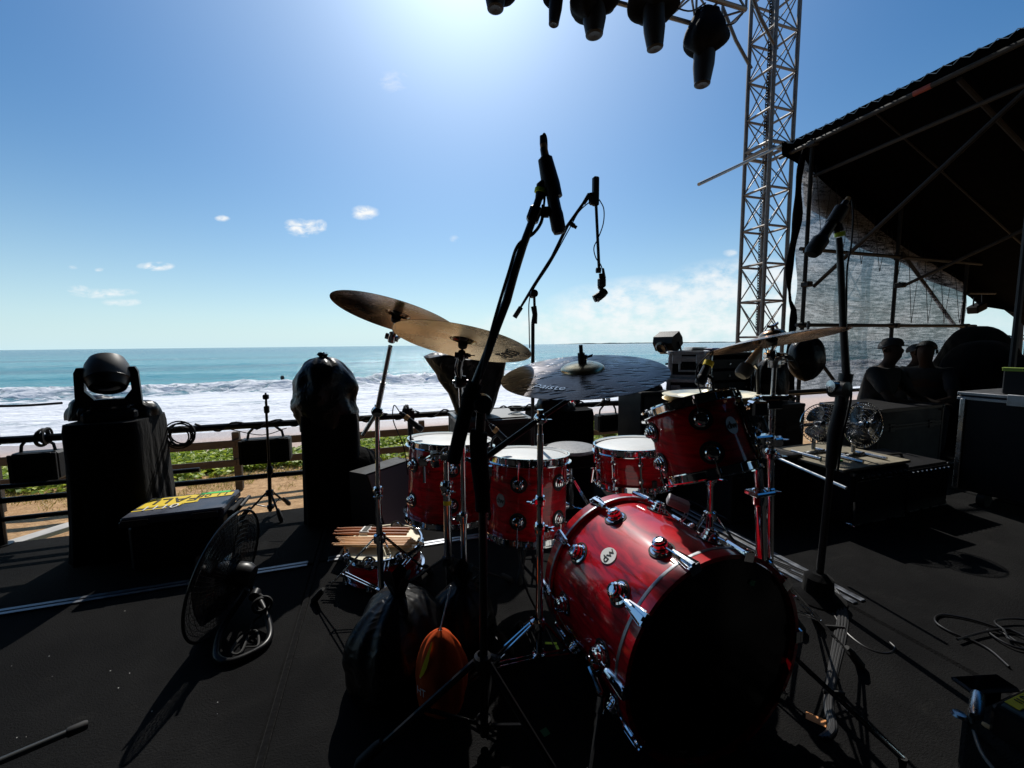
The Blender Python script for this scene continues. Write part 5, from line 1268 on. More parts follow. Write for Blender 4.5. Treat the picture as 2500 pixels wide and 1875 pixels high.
# --- floor tom stand
s5 = thing('tom_stand', 'chrome double stand with yellow tape holding the two floor toms', 'drum stand', Vector((atY(1092, 1500, 1.68).x, 1.68, 0)))
Y5 = 1.66
top = atY(1094, 1366, Y5); bot = atY(1097, 1470, Y5)
g = MB(); g.tube([bot, atY(1091, 1195, Y5)], .0165, 14); g.build('lower_tube', K['chrome'], s5)
g = MB(); g.tube([atY(1091, 1196, Y5), atY(1090, 1112, Y5)], .013, 14); g.build('upper_tube', K['chrome'], s5)
g = MB(); g.tube([atY(1092, 1231, Y5), atY(1092, 1221, Y5)], .0172, 14); g.build('tape_band', K['yellow'], s5)
collar(s5, atY(1091, 1190, Y5), ZX, .017, .055)
tripod(s5, top, bot, [atz(938, 1462), atz(1246, 1424), atz(1110, 1600)], 'black_metal', r=.008)
pc = atY(1092, 1112, Y5)
g = MB(fz(pc, ZX, UX)); g.rbox((0, 0, 0), (.11, .05, .03), .006); g.rbox((-.05, 0, -.01), (.035, .06, .06), .006); g.rbox((.05, 0, .0), (.035, .06, .05), .006); wing(g, Vector((0, -.03, .02)), Vector((0, -1, .3)), 1.4); wing(g, Vector((-.06, -.03, 0)), Vector((-.3, -1, 0)), 1.4); g.build('tom_clamp', K['chrome'], s5)
for tgt, rr_ in ((atY(1035, 1125, 1.80), .0095), (atY(1192, 1150, 1.66), .0095)):
    g = MB(); g.tube(spline([pc, lerp(pc, tgt, .5) + ZX * .015, tgt], 5), rr_, 10); g.tube([tgt, tgt - ZX * .10], .0075, 10); g.rbox(tgt, (.045, .035, .045), .006); g.build('tom_arm', K['chrome'], s5)
# --- S3: ride stand in front
Y3 = 1.25
s3 = thing('cymbal_stand', 'front chrome boom stand carrying the black ride cymbal', 'cymbal stand', Vector((atY(1316, 1604, Y3).x, Y3, 0)))
top = atY(1312, 1522, Y3); bot = atY(1316, 1602, Y3); J = atY(1319, 1022, Y3)
g = MB(); g.tube([bot - ZX * .01, atY(1318, 1290, Y3)], .0118, 14); g.build('lower_tube', K['chrome'], s3)
g = MB(); g.tube([atY(1318, 1290, Y3), atY(1319, 1060, Y3)], .0098, 14); g.build('middle_tube', K['chrome'], s3)
g = MB(); g.tube([atY(1319, 1060, Y3), J], .0080, 14); g.build('upper_tube', K['chrome'], s3)
collar(s3, atY(1318, 1290, Y3), ZX, .011, .035, wdir=UX - VX * .5); collar(s3, atY(1319, 1222, Y3), ZX, .0105, .03, wdir=-UX - VX * .3)
tripod(s3, top, bot, [atz(1080, 1730), atz(1448, 1652), Vector((top.x - .06, top.y + .30, 0))], 'chrome', r=.0065, gap=.014)
g = MB(fz(J, VX)); g.lathe([(0, -.018), (.015, -.017), (.019, 0), (.015, .017), (0, .018)], n=18); g.tube([(0, 0, 0), (0, -.028, 0)], .010, 10); wing(g, Vector((.0, 0, -.018)), Vector((.3, 0, -1)), 1.2); g.build('boom_joint', K['chrome'], s3)
T3 = atY(1400, 968, 1.27); tl = atY(1188, 1116, 1.21)
g = MB(); g.tube([tl, J, T3], .0068, 12); g.tube([tl, lerp(J, tl, .1)], .0092, 10); g.build('boom_arm', K['black_metal'], s3)
tilter(s3, T3, atY(1421, 901, 1.26) , T3 - J)
g = MB(); cc = atY(1421, 901, 1.26); n_ = FR.to_3x3() @ Vector((0, 0, 1)); g.tube([cc, cc + n_ * .075], .006, 10); g.tube([cc + n_ * .02, cc + n_ * .05], .011, 12); g.build('cymbal_sleeve', K['rubber'], s3)
# --- S4: right crash stand, and rack tom stand
Y4 = 1.44
s4 = thing('cymbal_stand', 'chrome stand with crossbar clamp carrying the right crash cymbal', 'cymbal stand', Vector((atY(1884, 1400, Y4).x, Y4, 0)))
g = MB(); g.tube([atY(1880, 1395, Y4), atY(1882, 1110, Y4)], .0115, 14); g.build('lower_tube', K['chrome'], s4)
g = MB(); g.tube([atY(1882, 1110, Y4), atY(1887, 965, Y4)], .0105, 14); g.build('middle_tube', K['steel'], s4)
g = MB(); g.tube([atY(1887, 965, Y4), atY(1892, 882, Y4)], .0078, 14); g.build('upper_tube', K['steel'], s4)
collar(s4, atY(1891, 880, Y4), ZX, .013, .05, 'steel'); collar(s4, atY(1882, 1108, Y4), ZX, .012, .035)
pc = atY(1887, 972, Y4); g = MB(fz(pc, ZX, rt)); g.rbox((0, 0, 0), (.10, .03, .02), .004); g.rbox((0, 0, -.02), (.05, .04, .035), .004)
for q in (-1, 1): g.tube([(q * .05, 0, 0), (q * .065, 0, 0)], .011, 10); wing(g, Vector((q * .06, -.01, 0)), Vector((q, -.3, 0)), 1.0)
g.build('multi_clamp', K['chrome'], s4)
T4 = atY(1884, 868, 1.42); g = MB(); g.tube([atY(1892, 882, Y4), T4], .007, 8); g.build('tilter_neck', K['steel'], s4)
tilter(s4, T4, atY(1885, 822, 1.38), ZX)
s6 = thing('tom_stand', 'thick chrome stand holding the rack tom, with a long leg reaching right', 'drum stand', Vector((atY(1851, 1400, Y4).x, Y4, 0)))
Y6 = 1.36
top = atY(1868, 1376, Y6); bot = atY(1862, 1470, Y6); pa = atY(1848, 1078, Y6)
g = MB(); g.tube([bot, atY(1855, 1205, Y6)], .0175, 16); g.build('lower_tube', K['chrome'], s6)
g = MB(); g.tube([atY(1855, 1205, Y6), pa], .0145, 16); g.build('upper_tube', K['chrome'], s6)
g = MB(fz(atY(1855, 1202, Y6), ZX, UX)); g.rbox((0, 0, 0), (.085, .055, .016), .004); g.lathe([(.017, -.045), (.024, -.04), (.024, .01), (.017, .014)], n=16); wing(g, Vector((.045, 0, 0)), Vector((1, 0, 0)), 1.4); g.build('memory_lock', K['chrome'], s6)
g = MB(fz(pa, ZX, UX)); g.lathe([(0, -.02), (.026, -.018), (.028, .018), (0, .02)], n=18); g.rbox((.0, 0, .012), (.10, .045, .022), .005); g.rbox((.06, -.01, .0), (.04, .05, .03), .005); wing(g, Vector((.09, 0, .0)), Vector((1, -.3, .2)), 1.4); wing(g, Vector((-.02, -.02, .03)), Vector((0, -.5, 1)), 1.3); g.build('top_clamp', K['chrome'], s6)
g = MB(); g.lathe([(.0155, -.012), (.0155, .012)], fz(pa - ZX * .025, ZX), 16); g.build('brass_band', mat('brass', (.75, .55, .2), .25, 1.0), s6)
q1_ = F12 @ Vector((.155 * math.cos(R(82)), .155 * math.sin(R(82)), .02)); q1_ = q1_ + (q1_ - F12.translation).normalized() * .035
g = MB(); g.tube([q1_ + ZX * .03, q1_ - ZX * .01 + rt * .01, pa + ZX * .02 - rt * .02], .0095, 10); g.rbox(q1_ + ZX * .03, (.05, .045, .05), .006); g.build('tom_arm', K['chrome'], s6)
tripod(s6, top, bot, [atz(2098, 1632), Vector((top.x - .20, top.y + .34, 0)), Vector((top.x + .36, top.y + .22, 0))], 'chrome', r=.007, gap=.014)
# --- hi-hat stand
s7 = thing('hi_hat_stand', 'chrome hi-hat stand standing behind the bass drum', 'cymbal stand', Vector((atY(1733, 1400, 1.64).x, 1.64, 0)))
top = atY(1733, 1258, 1.64); bot = atY(1733, 1420, 1.64)
g = MB(); g.tube([bot, atY(1734, 1170, 1.64)], .0125, 12); g.build('lower_tube', K['chrome'], s7)
g = MB(); g.tube([atY(1734, 1170, 1.64), atY(1733, 985, 1.64)], .0085, 12); g.build('upper_tube', K['chrome'], s7)
g = MB(); g.tube([atY(1733, 985, 1.64), atY(1732, 915, 1.64)], .0032, 8); g.build('pull_rod', K['chrome'], s7)
g = MB(fz(atY(1732, 945, 1.64), ZX)); g.lathe([(.004, 0), (.015, .002), (.015, .014), (.008, .018), (.008, .04), (.003, .042)], n=14); g.build('clutch', K['chrome'], s7)
collar(s7, atY(1734, 1172, 1.64), ZX, .012, .04, wdir=UX)
tripod(s7, top, bot, [Vector((top.x + .32, top.y - .12, 0)), Vector((top.x - .14, top.y - .26, 0)), Vector((top.x - .05, top.y + .3, 0))], 'chrome', r=.007)
g = MB(SF); pb = S(1.52, 1.60, 0); g.rbox((1.50, 1.42, .02), (.085, .30, .012), .003, Matrix.Identity(4)); g.rbox((1.50, 1.30, .012), (.06, .12, .02), .003); g.build('pedal_plate', K['steel'], s7)
# --- snare stand
s8 = thing('snare_stand', 'chrome tripod basket stand under the snare drum', 'drum stand', Vector((FS.translation.x, FS.translation.y, 0)))
sc_ = FS.translation; nS = FS.to_3x3() @ Vector((0, 0, 1)); cS = sc_ - nS * .12
bt = Vector((sc_.x, sc_.y, .16)); g = MB(); g.tube([bt, cS], .011, 10); g.build('tube', K['chrome'], s8)
tripod(s8, Vector((sc_.x, sc_.y, .34)), bt, autofeet(bt, .27, 30), 'chrome', r=.007)
for k in range(3):
    a = R(20 + 120 * k); dx, dy, _ = basis(nS, UX); d = dx * math.cos(a) + dy * math.sin(a); g = MB(); g.tube(spline([cS, cS + d * .14 - nS * .005, cS + d * .198 + nS * .02, cS + d * .200 + nS * .065], 5), .007, 8); g.build('basket_arm', K['chrome'], s8)
    g = MB(); q = cS + d * .200 + nS * .055; g.tube([q, q + nS * .03], .011, 8); g.build('rubber_grip', K['rubber'], s8)
# snare strainer
a = R(-62); g = MB(FS @ frame(Vector((.176 * math.cos(a), .176 * math.sin(a), -.02)), Vector((-math.sin(a), math.cos(a), 0)), ZX, Vector((math.cos(a), math.sin(a), 0)))); g.rbox((0, 0, .014), (.035, .08, .024), .004); g.tube([(0, .02, .03), (0, -.05, .045)], .005, 8); g.build('strainer', K['chrome'], sn)
# --- drum stool
ts_ = thing('drum_stool', 'round padded drum stool with pale worn top between floor tom and snare', 'stool', Vector((atY(1394, 1092, 2.5).x, 2.5, 0)))
c = atY(1394, 1090, 2.5); K['vinyl'] = mat('worn_vinyl', (.16, .165, .175), .55, var=.3, vscale=30, bump=.2, bscale=90)
g = MB(Matrix.Translation(c)); g.lathe([(0, .004), (.12, .003), (.150, -.002), (.160, -.012), (.158, -.02)], n=48); g.build('seat_top', K['vinyl'], ts_)
g = MB(Matrix.Translation(c)); g.lathe([(.158, -.019), (.161, -.03), (.160, -.085), (.150, -.095), (0, -.096)], n=48); g.build('seat_side', K['cloth'], ts_)
g = MB(); g.tube([Vector((c.x, c.y, .12)), c - ZX * .09], .017, 12); g.build('column', K['chrome'], ts_)
tripod(ts_, Vector((c.x, c.y, .30)), Vector((c.x, c.y, .13)), autofeet(c, .26, 80), 'chrome', r=.009)
# black cylinder case under / behind the stool
g = MB(Matrix.Translation((c.x + .02, c.y + .34, 0))); g.lathe([(0, 0), (.19, 0), (.195, .02), (.19, .40), (.18, .42), (0, .42)], n=36); dc = g.build('drum_case', K['cloth']); tag(dc, 'round soft black drum case standing behind the stool', 'case')
# --- drum on the floor with sticks on it
cz = atz(938, 1320, .165)
fsn, FF_ = drum('snare_drum', 'red snare drum with cream head lying flat on the stage floor', cz - ZX * .0825 + ZX * .0, Vector((.0, -.03, 1)).normalized(), .178, .135, 8, 22, None, head='cream')
ft_z = cz.z
K['stick_dark'] = mat('stick_hickory', (.50, .20, .09), .5, var=.15, vscale=30)
def stick(a, b_, m, label, group):
    d = (b_ - a); l = d.length; F_ = fz(a, d); g = MB(F_)
    # a: tip, b: butt
    g.lathe([(0, 0), (.0030, .001), (.0045, .006), (.0040, .012), (.0030, .016), (.0055, .05), (.0073, .10), (.0075, l - .004), (.006, l), (0, l)], n=10); return tag(g.build('drumstick', K[m]), label, 'drumstick', group)
zs = ft_z + .020
ORD7 = ['first', 'second', 'third', 'fourth', 'fifth', 'sixth', 'seventh']
a0_, a1_ = atz(820, 1311, zs), atz(1016, 1313, zs); dirn = (a1_ - a0_).normalized(); side = Vector((-dirn.y, dirn.x, 0))
for k in range(6):
    off = side * (-.006 - k * .0158); l = .39; sh = dirn * (.012 * ((k * 5) % 4) + .003 * k)
    stick(a0_ + off + sh, a0_ + off + sh + dirn * l, 'stick', ORD7[k] + ' pale drumstick of the fan on the floor drum, counted towards the camera', 'pale drumsticks lying in a fan')
a0_ = atz(822, 1294, zs + .008); 
for k in range(5):
    off = side * (.018 - k * .0152) + ZX * (.008 if k % 2 else 0); stick(a0_ + off, a0_ + off + dirn * .385 + ZX * .002, 'stick_dark', ORD7[k] + ' dark drumstick of the wrapped bundle on the floor drum, counted towards the camera', 'dark drumsticks wrapped together')
g = MB(fz(lerp(a0_, a0_ + dirn * .385, .42) + side * -.016 + ZX * .004, ZX, dirn)); g.rbox((0, 0, 0), (.05, .072, .024), .006); tag(g.build('wrapper', K['white']), 'white paper band wrapped round the bundle of dark drumsticks', 'wrapper')
g = MB(fz(lerp(a0_, a0_ + dirn * .385, .42) + side * -.016 + ZX * .0165, ZX, dirn)); g.rbox((0.004, .0, .001), (.026, .05, .002), .0005); mk = g.build('band_mark', K['ink']); wr_ = bpy.data.objects['wrapper']; 
mk.parent = wr_; mk.matrix_parent_inverse = Matrix.Identity(4); mk.location = mk.location - wr_.location
# bass pedal beater box seen behind the bass drum
pd = thing('bass_pedal', 'chrome bass drum pedal behind the rear hoop with its grey beater block', 'pedal', cB - aB * .42 - ZX * cB.z)
q = cB - aB * (hl + .10); q.z = 0
K['grey_block'] = mat('grey_block', (.30, .30, .31), .5)
Fp = frame(q, aB.cross(ZX) * -1, aB, ZX) if False else fz(q, ZX, aB)
g = MB(Fp); g.rbox((-.12, 0, .02), (.28, .085, .012), .003); g.build('footboard', K['steel'], pd)
g = MB(Fp); g.tube([(.0, -.05, 0), (0, -.05, .17), (0, .05, .17), (0, .05, 0)], .009, 8); g.build('frame', K['chrome'], pd)
g = MB(Fp); g.tube([(0, 0, .17), (.02, 0, .36)], .004, 8); g.build('beater_rod', K['chrome'], pd)
g = MB(Fp); g.lathe([(0, -.02), (.024, -.018), (.024, .018), (0, .02)], frame(Vector((.02, 0, .37)), Vector((0, 1, 0)), ZX, Vector((1, 0, 0))), 16); g.build('beater', K['grey_block'], pd)
q = atY(1655, 1228, 1.42); g = MB(fz(q, Vector((.3, -.3, 1)), Vector((1, -.25, -.5)))); g.rbox((0, 0, 0), (.075, .04, .032), .004); tb = g.build('trigger_box', K['grey_block']); tag(tb, 'small grey box clamped above the rear hoop of the bass drum', 'sensor')
g = MB(); 
for s_ in (-.006, .006): g.tube(spline([q + Vector((.03 + s_, -.01, -.01)), q + Vector((.02 + s_, -.02, -.04)), q + Vector((-.0 + s_, -.01, -.07)), q + Vector((-.02 + s_, 0, -.10))], 5), .002, 6)
w0 = g.build('wire_clip', K['steel'], None); w0.parent = tb; w0.location = w0.location - tb.location
# ============================================================ MIC STANDS AND MICROPHONES
def mic(o, tail, tip, r_body, r_head, m='black_metal', headlen=.06, band=None, foam=False, nm='microphone'):
    d = (tip - tail); l = d.length; F_ = fz(tail, d); bl = l - headlen
    g = MB(F_); g.lathe([(0, 0), (r_body * .55, 0), (r_body * .6, bl * .12), (r_body * .8, bl * .14), (r_body, bl * .95), (r_body * 1.02, bl), (0, bl + .001)], n=18); b_ = g.build(nm + '_body', K[m], o)
    g = MB(F_); g.lathe([(r_body * 1.0, bl), (r_head, bl + headlen * .18), (r_head, bl + headlen * .8), (r_head * .75, l), (0, l + .002)], n=18); g.build('grille_head', K['rubber' if foam else 'black_plastic'], o)
    if band: g = MB(F_); g.lathe([(r_body * 1.03 * .75, bl * band[0]), (r_body * 1.04, bl * band[0] + .001), (r_body * 1.04, bl * band[1]), (r_body * .9, bl * band[1] + .001)], n=18); g.build('tape_band', K[band[2]], b_)
K['tan_tape'] = mat('tan_tape', (.40, .22, .08), .6); K['rubber_grey'] = mat('grey_foam', (.03, .03, .03), .95, bump=.5, bscale=160)
K['grey_metal'] = mat('grey_metal', (.30, .31, .30), .4, .5)
# M1 big boom in front
YM = 1.08
m1 = thing('microphone_stand', 'tallest black mic stand with long boom crossing the golden cymbal', 'mic stand', Vector((atY(1180, 1800, YM).x, YM, 0)))
g = MB(); g.tube([Vector((atY(1180, 1700, YM).x, YM, .03)), atY(1179, 1235, YM)], .0115, 12); g.build('lower_tube', K['black_metal'], m1)
g = MB(); g.tube(spline([atY(1179, 1245, YM), atY(1177, 1190, YM), atY(1170, 1130, YM), atY(1168, 1070, YM), atY(1172, 1052, YM)], 6), [.021] * 6 + [.0235] * 12 + [.024] * 6 + [.020], 14); g.build('grip', K['cloth'], m1)
JB = atY(1176, 985, YM)
g = MB(); g.tube([atY(1172, 1052, YM), JB], .013, 12); g.build('upper_tube', K['black_metal'], m1)
def At(px, py, Y=YM): return atY(px, py, Y)
bp_ = [At(1107, 1128), At(1123, 1060), At(1145, 975), At(1165, 925), At(1190, 862), At(1212, 800), At(1237, 735), At(1256, 665), At(1277, 600), At(1303, 530)]
g = MB(); g.tube([bp_[0], bp_[1], bp_[2]], [.018, .0195, .019], 14); g.tube([bp_[2], lerp(bp_[2], bp_[3], .8)], [.022, .0205], 14); g.build('counterweight', K['cloth'], m1)
g = MB(); g.tube(bp_[2:], [.0115] * 6 + [.0105, .0100], 12); g.build('boom_arm', K['black_metal'], m1)
g = MB(); rn = random.Random(3); g.tube(spline([bp_[3] + Vector((.01, -.012, 0)), bp_[5] + Vector((-.010, -.012, 0)), bp_[7] + Vector((-.014, -.010, 0)), bp_[8] + Vector((-.013, -.006, 0)), At(1302, 570), At(1322, 540), At(1326, 500)], 8), .0042, 8); g.build('cable', K['rubber'], m1)
g = MB(fz(JB, VX)); g.lathe([(0, -.025), (.024, -.022), (.028, 0), (.024, .022), (0, .025)], n=18); g.build('boom_joint', K['black_metal'], m1)
g = MB(); g.rbox((0, 0, 0), (.032, .032, .04), .006, fz(At(1304, 524), At(1318, 485) - At(1304, 524))); g.tube([At(1304, 524), At(1330, 518)], .0075, 10); g.lathe([(0, 0), (.014, .002), (.014, .014), (0, .016)], fz(At(1326, 518), rt), 12); g.build('clamp', K['black_metal'], m1)
g = MB(); g.tube([At(1304, 520), At(1318, 478)], .0095, 12); g.tube([At(1317, 484), At(1322, 455), At(1334, 448)], [.011, .014, .016], 12); g.build('mic_clip', K['black_plastic'], m1)
g = MB(); g.tube([At(1318.5, 471), At(1320.5, 461)], .0152, 14); g.build('tape_band', K['lime'], m1)
tripod(m1, Vector((At(1180, 1700).x, YM, .26)), Vector((At(1180, 1700).x, YM, .07)), [atz(880, 1876), Vector((At(1180, 1700).x + .24, YM - .17, 0)), Vector((At(1180, 1700).x + .06, YM + .30, 0))], 'black_metal', double=False, r=.010)
mk1 = thing('microphone', 'black vocal microphone clipped to the top of the tallest boom', 'microphone', At(1350, 480))
mic(mk1, At(1327, 362), At(1366, 570), .0165, .0185, headlen=.058)
g = MB(); g.tube([At(1331, 388), At(1345, 452), At(1356, 484)], [.0185, .0235, .019], 16); g.build('holder_sleeve', K['black_plastic'], mk1)
g = MB(); g.tube([At(1326, 352), At(1333, 390)], [.0085, .0105], 12); g.build('connector', K['tan_tape'], mk1)
g = MB(); g.tube([At(1325, 332), At(1326, 353)], [.0075, .0085], 12); g.tube(spline([At(1325, 335), At(1329, 327), At(1334, 345), At(1334, 400), At(1332, 450), At(1328, 500), At(1322, 545)], 6), .0030, 8); g.build('cable', K['rubber'], mk1)
# M2 second boom with mic hanging down
Y2_ = 2.15
def A2(px, py, Y=Y2_): return atY(px, py, Y)
m2_ = thing('microphone_stand', 'thin black mic stand whose boom rises right and drops a vertical tube', 'mic stand', Vector((A2(1300, 1200).x, Y2_, 0)))
g = MB(); g.tube([Vector((A2(1299, 1200).x, Y2_, .03)), A2(1301, 790)], .0095, 12); g.build('lower_tube', K['black_metal'], m2_)
g = MB(); g.tube([A2(1304, 790), A2(1306, 768), A2(1303, 748)], [.016, .0135, .015], 12); g.build('grip', K['black_plastic'], m2_)
g = MB(); g.tube([A2(1305, 748), A2(1304, 715)], .007, 8); g.lathe([(0, -.02), (.02, -.018), (.022, .018), (0, .02)], fz(A2(1302, 717), VX), 16); g.build('boom_joint', K['black_metal'], m2_)
g = MB(); g.tube([A2(1270, 752), A2(1302, 700), A2(1348, 628), A2(1385, 552), A2(1425, 495)], [.006, .0085, .0085, .0085, .0075], 10); g.tube([A2(1425, 497), A2(1438, 476), A2(1450, 474)], [.010, .012, .011], 10); g.build('boom_arm', K['black_metal'], m2_)
g = MB(); g.tube([A2(1256, 775), A2(1272, 750)], .0125, 12); g.build('counterweight', K['rubber'], m2_)
g = MB(); g.tube([A2(1398, 550), A2(1408, 556)], .009, 8); g.tube([A2(1392, 545), A2(1402, 552)], .012, 8); g.build('wing_bolt', K['black_metal'], m2_)
g = MB(fz(A2(1454, 480), ZX, UX)); g.rbox((0, 0, .025), (.030, .030, .14), .005); g.rbox((-.02, 0, -.02), (.03, .03, .045), .008); g.build('end_block', K['black_plastic'], m2_)
g = MB(); g.tube([A2(1455, 495), A2(1463, 665)], .0078, 10); g.build('drop_tube', K['black_metal'], m2_)
g = MB(); g.tube(spline([A2(1463, 487), A2(1474, 510), A2(1473, 545), A2(1461, 580), A2(1450, 605), A2(1455, 630), A2(1466, 645), A2(1472, 662)], 6), .0028, 6); g.tube(spline([A2(1450, 485), A2(1415, 515), A2(1392, 555), A2(1345, 640), A2(1306, 700), A2(1292, 735), A2(1292, 800), A2(1293, 850)], 6), .0028, 6); g.build('cable', K['rubber'], m2_)
tripod(m2_, Vector((A2(1300, 1200).x, Y2_, .30)), Vector((A2(1300, 1200).x, Y2_, .08)), autofeet(Vector((A2(1300, 1200).x, Y2_, 0)), .30, 15), 'black_metal', double=False, r=.009)
mk2 = thing('microphone', 'short black drum microphone hanging from the drop tube against the sky', 'microphone', A2(1465, 705))
g = MB(); g.lathe([(0, -.015), (.014, -.012), (.014, .012), (0, .015)], fz(A2(1461, 660), rt), 12); g.tube([A2(1466, 668), A2(1467, 682)], .009, 10); g.rbox((0, 0, 0), (.038, .036, .050), .008, fz(A2(1469, 690), ZX, UX)); g.tube([A2(1470, 700), A2(1463, 706)], .014, 10); g.tube([A2(1472, 655), A2(1475, 680)], [.006, .010], 8); g.build('swivel', K['black_plastic'], mk2)
g = MB(); g.tube([A2(1480, 710), A2(1472, 716), A2(1462, 724), A2(1450, 730)], [.016, .0215, .022, .019], 16); g.build('body', K['black_plastic'], mk2)
g = MB(); g.tube([A2(1458, 727), A2(1454, 730)], .0225, 16); g.build('grille_ring', K['steel'], mk2)
# M3 right boom stand
Y3_ = 1.74
def A3(px, py, Y=Y3_): return atY(px, py, Y)
m3 = thing('microphone_stand', 'thick black mic stand at the right with round weighted foot', 'mic stand', Vector((A3(1997, 1440).x, Y3_, 0)))
g = MB(); g.tube([Vector((A3(1997, 1440).x, Y3_, .03)), A3(2028, 1140)], .0145, 12); g.build('lower_tube', K['black_metal'], m3)
g = MB(); g.tube([A3(2028, 1142), A3(2037, 1060), A3(2052, 992)], [.020, .026, .024], 14); g.build('grip', K['black_plastic'], m3)
g = MB(fz(A3(2050, 950), VX)); g.lathe([(0, -.035), (.034, -.03), (.038, .03), (0, .035)], n=18); g.tube([(-.0, 0, -.01), (-.0, .05, -.01)], .02, 10); g.build('boom_joint', K['black_metal'], m3)
g = MB(); g.lathe([(0, -.02), (.024, -.018), (.026, .012), (0, .016)], fz(A3(2034, 943), -rt), 14); g.tube([A3(2034, 943), A3(2060, 955)], .012, 8); g.build('wing_bolt', K['steel'], m3)
g = MB(); g.tube([A3(2052, 992), A3(2066, 912)], [.024, .026], 14); g.tube([A3(2066, 915), A3(2058, 780), A3(2050, 600), A3(2048, 580)], [.015, .0135, .012, .011], 12); g.build('boom_arm', K['black_metal'], m3)
g = MB(); g.tube(spline([A3(2070, 905), A3(2078, 960), A3(2070, 1010), A3(2056, 1070), A3(2045, 1150)], 6), .0045, 8); g.build('cable', K['rubber'], m3)
g = MB(); g.tube([A3(2050.5, 577), A3(2050, 567)], .0185, 14); g.build('tape_band', K['lime'], m3)
g = MB(Matrix.Translation((A3(1997, 1440).x, Y3_, 0))); g.lathe([(0, .001), (.10, .001), (.105, .012), (.06, .035), (.055, .10), (.03, .12), (0, .12)], n=28); g.build('weighted_base', K['cloth'], m3)
mk3 = thing('microphone', 'large black microphone tilted on the right stand in front of the netting', 'microphone', A3(2020, 560))
mic(mk3, A3(2066, 492), A3(1980, 622), .022, .032, headlen=.085)
g = MB(); g.tube([A3(2056, 508), A3(2034, 545)], .027, 14); g.tube([A3(2048, 566), A3(2042, 545)], .018, 10); g.build('holder', K['black_plastic'], mk3)
g = MB(); g.tube([A3(2072, 482), A3(2060, 502)], [.008, .013], 10); g.build('connector', K['tan_tape'], mk3)
g = MB(); g.tube(spline([A3(2072, 482), A3(2080, 490), A3(2083, 530), A3(2078, 600), A3(2068, 660), A3(2066, 780), A3(2060, 900)], 6), .0035, 6); g.build('cable', K['rubber'], mk3)
# M4 small stand near the railing
Y4_ = 2.72
def A4(px, py, Y=Y4_): return atY(px, py, Y)
m4 = thing('light_stand', 'thin bare black stand with a small clamp on top, beside the middle wash light', 'stand', Vector((A4(660, 1250).x, Y4_, 0)))
g = MB(); g.tube([Vector((A4(660, 1250).x, Y4_, .03)), A4(657, 1130)], .012, 10); g.tube([A4(657, 1135), A4(650, 1000)], .008, 10); g.tube([A4(650, 1000), A4(648, 980)], .005, 8); g.build('pole', K['black_metal'], m4)
g = MB(fz(A4(649, 969), ZX, UX)); g.rbox((0, 0, 0), (.034, .03, .032), .005); g.tube([(0, 0, .015), (0, 0, .028)], .006, 8); g.tube([(0, 0, -.014), (0, 0, -.07)], .007, 8); g.rbox((.0, 0, -.085), (.03, .03, .05), .006); g.build('clamp', K['black_plastic'], m4)
g = MB(fz(A4(659, 1148), ZX)); g.lathe([(.012, -.03), (.019, -.02), (.019, .02), (.012, .03)], n=12); g.build('lock_collar', K['black_metal'], m4)
tripod(m4, Vector((A4(660, 1225).x, Y4_, .16)), Vector((A4(660, 1225).x, Y4_, .06)), autofeet(Vector((A4(660, 1225).x, Y4_, 0)), .17, 200), 'black_metal', double=False, r=.007)
# hi-hat mic: silver body with foam
mk4 = thing('microphone', 'silver-grey microphone with dark foam tip under the right crash', 'microphone', atY(1830, 890, 1.52))
mic(mk4, atY(1858, 850, 1.52), atY(1808, 918, 1.50), .0165, .027, 'grey_metal', headlen=.052, foam=True)
g = MB(); g.tube([atY(1838, 884, 1.53), atY(1850, 900, 1.56), atY(1856, 1100, 1.62), atY(1858, 1300, 1.62)], .007, 8); g.build('gooseneck', K['black_metal'], mk4)
# clip-on mics
def clip_mic(label, tail, tip, rim, Y, m='black_metal', band=(.3, .5, 'tan_tape'), r=.014):
    o = thing('drum_microphone', label, 'microphone', rim, 0, 'clip-on drum microphones'); mic(o, tail, tip, r, r * 1.15, m, headlen=.035, band=band)
    mid = lerp(tail, tip, .5); g = MB(); g.tube(spline([rim, rim + ZX * .04 + (mid - rim) * .2, mid + Vector((0, .015, .0))], 5), .005, 8); g.rbox(rim, (.03, .03, .045), .006); g.build('rim_clip', K['black_plastic'], o)
    g = MB(); t_ = tail; g.tube(spline([tail, tail + (tail - tip) * .25 + ZX * .01, lerp(tail, rim, .35) + Vector((-.05, 0, .01)), rim + Vector((-.035, 0, -.02)), rim + Vector((-.02, 0, -.16))], 8), .0026, 6); g.build('cable', K['rubber'], o)
clip_mic('clip-on microphone over the left floor tom, pointing down right', atY(976, 1006, 2.0), atY(1031, 1051, 2.0), atY(1003, 1082, 1.98), 2.0)
clip_mic('clip-on microphone between the two floor toms', atY(1196, 1036, 1.78), atY(1243, 1084, 1.78), atY(1199, 1102, 1.80), 1.78)
clip_mic('clip-on microphone with yellow band over the rack tom', atY(1733, 880, 1.40), atY(1707, 940, 1.38), atY(1742, 968, 1.36), 1.38, band=(.05, .35, 'yellow'), r=.0155)
clip_mic('clip-on microphone close to the snare drum head', atY(1640, 1050, 1.95), atY(1600, 1078, 1.95), atY(1634, 1092, 1.92), 1.9, band=None)
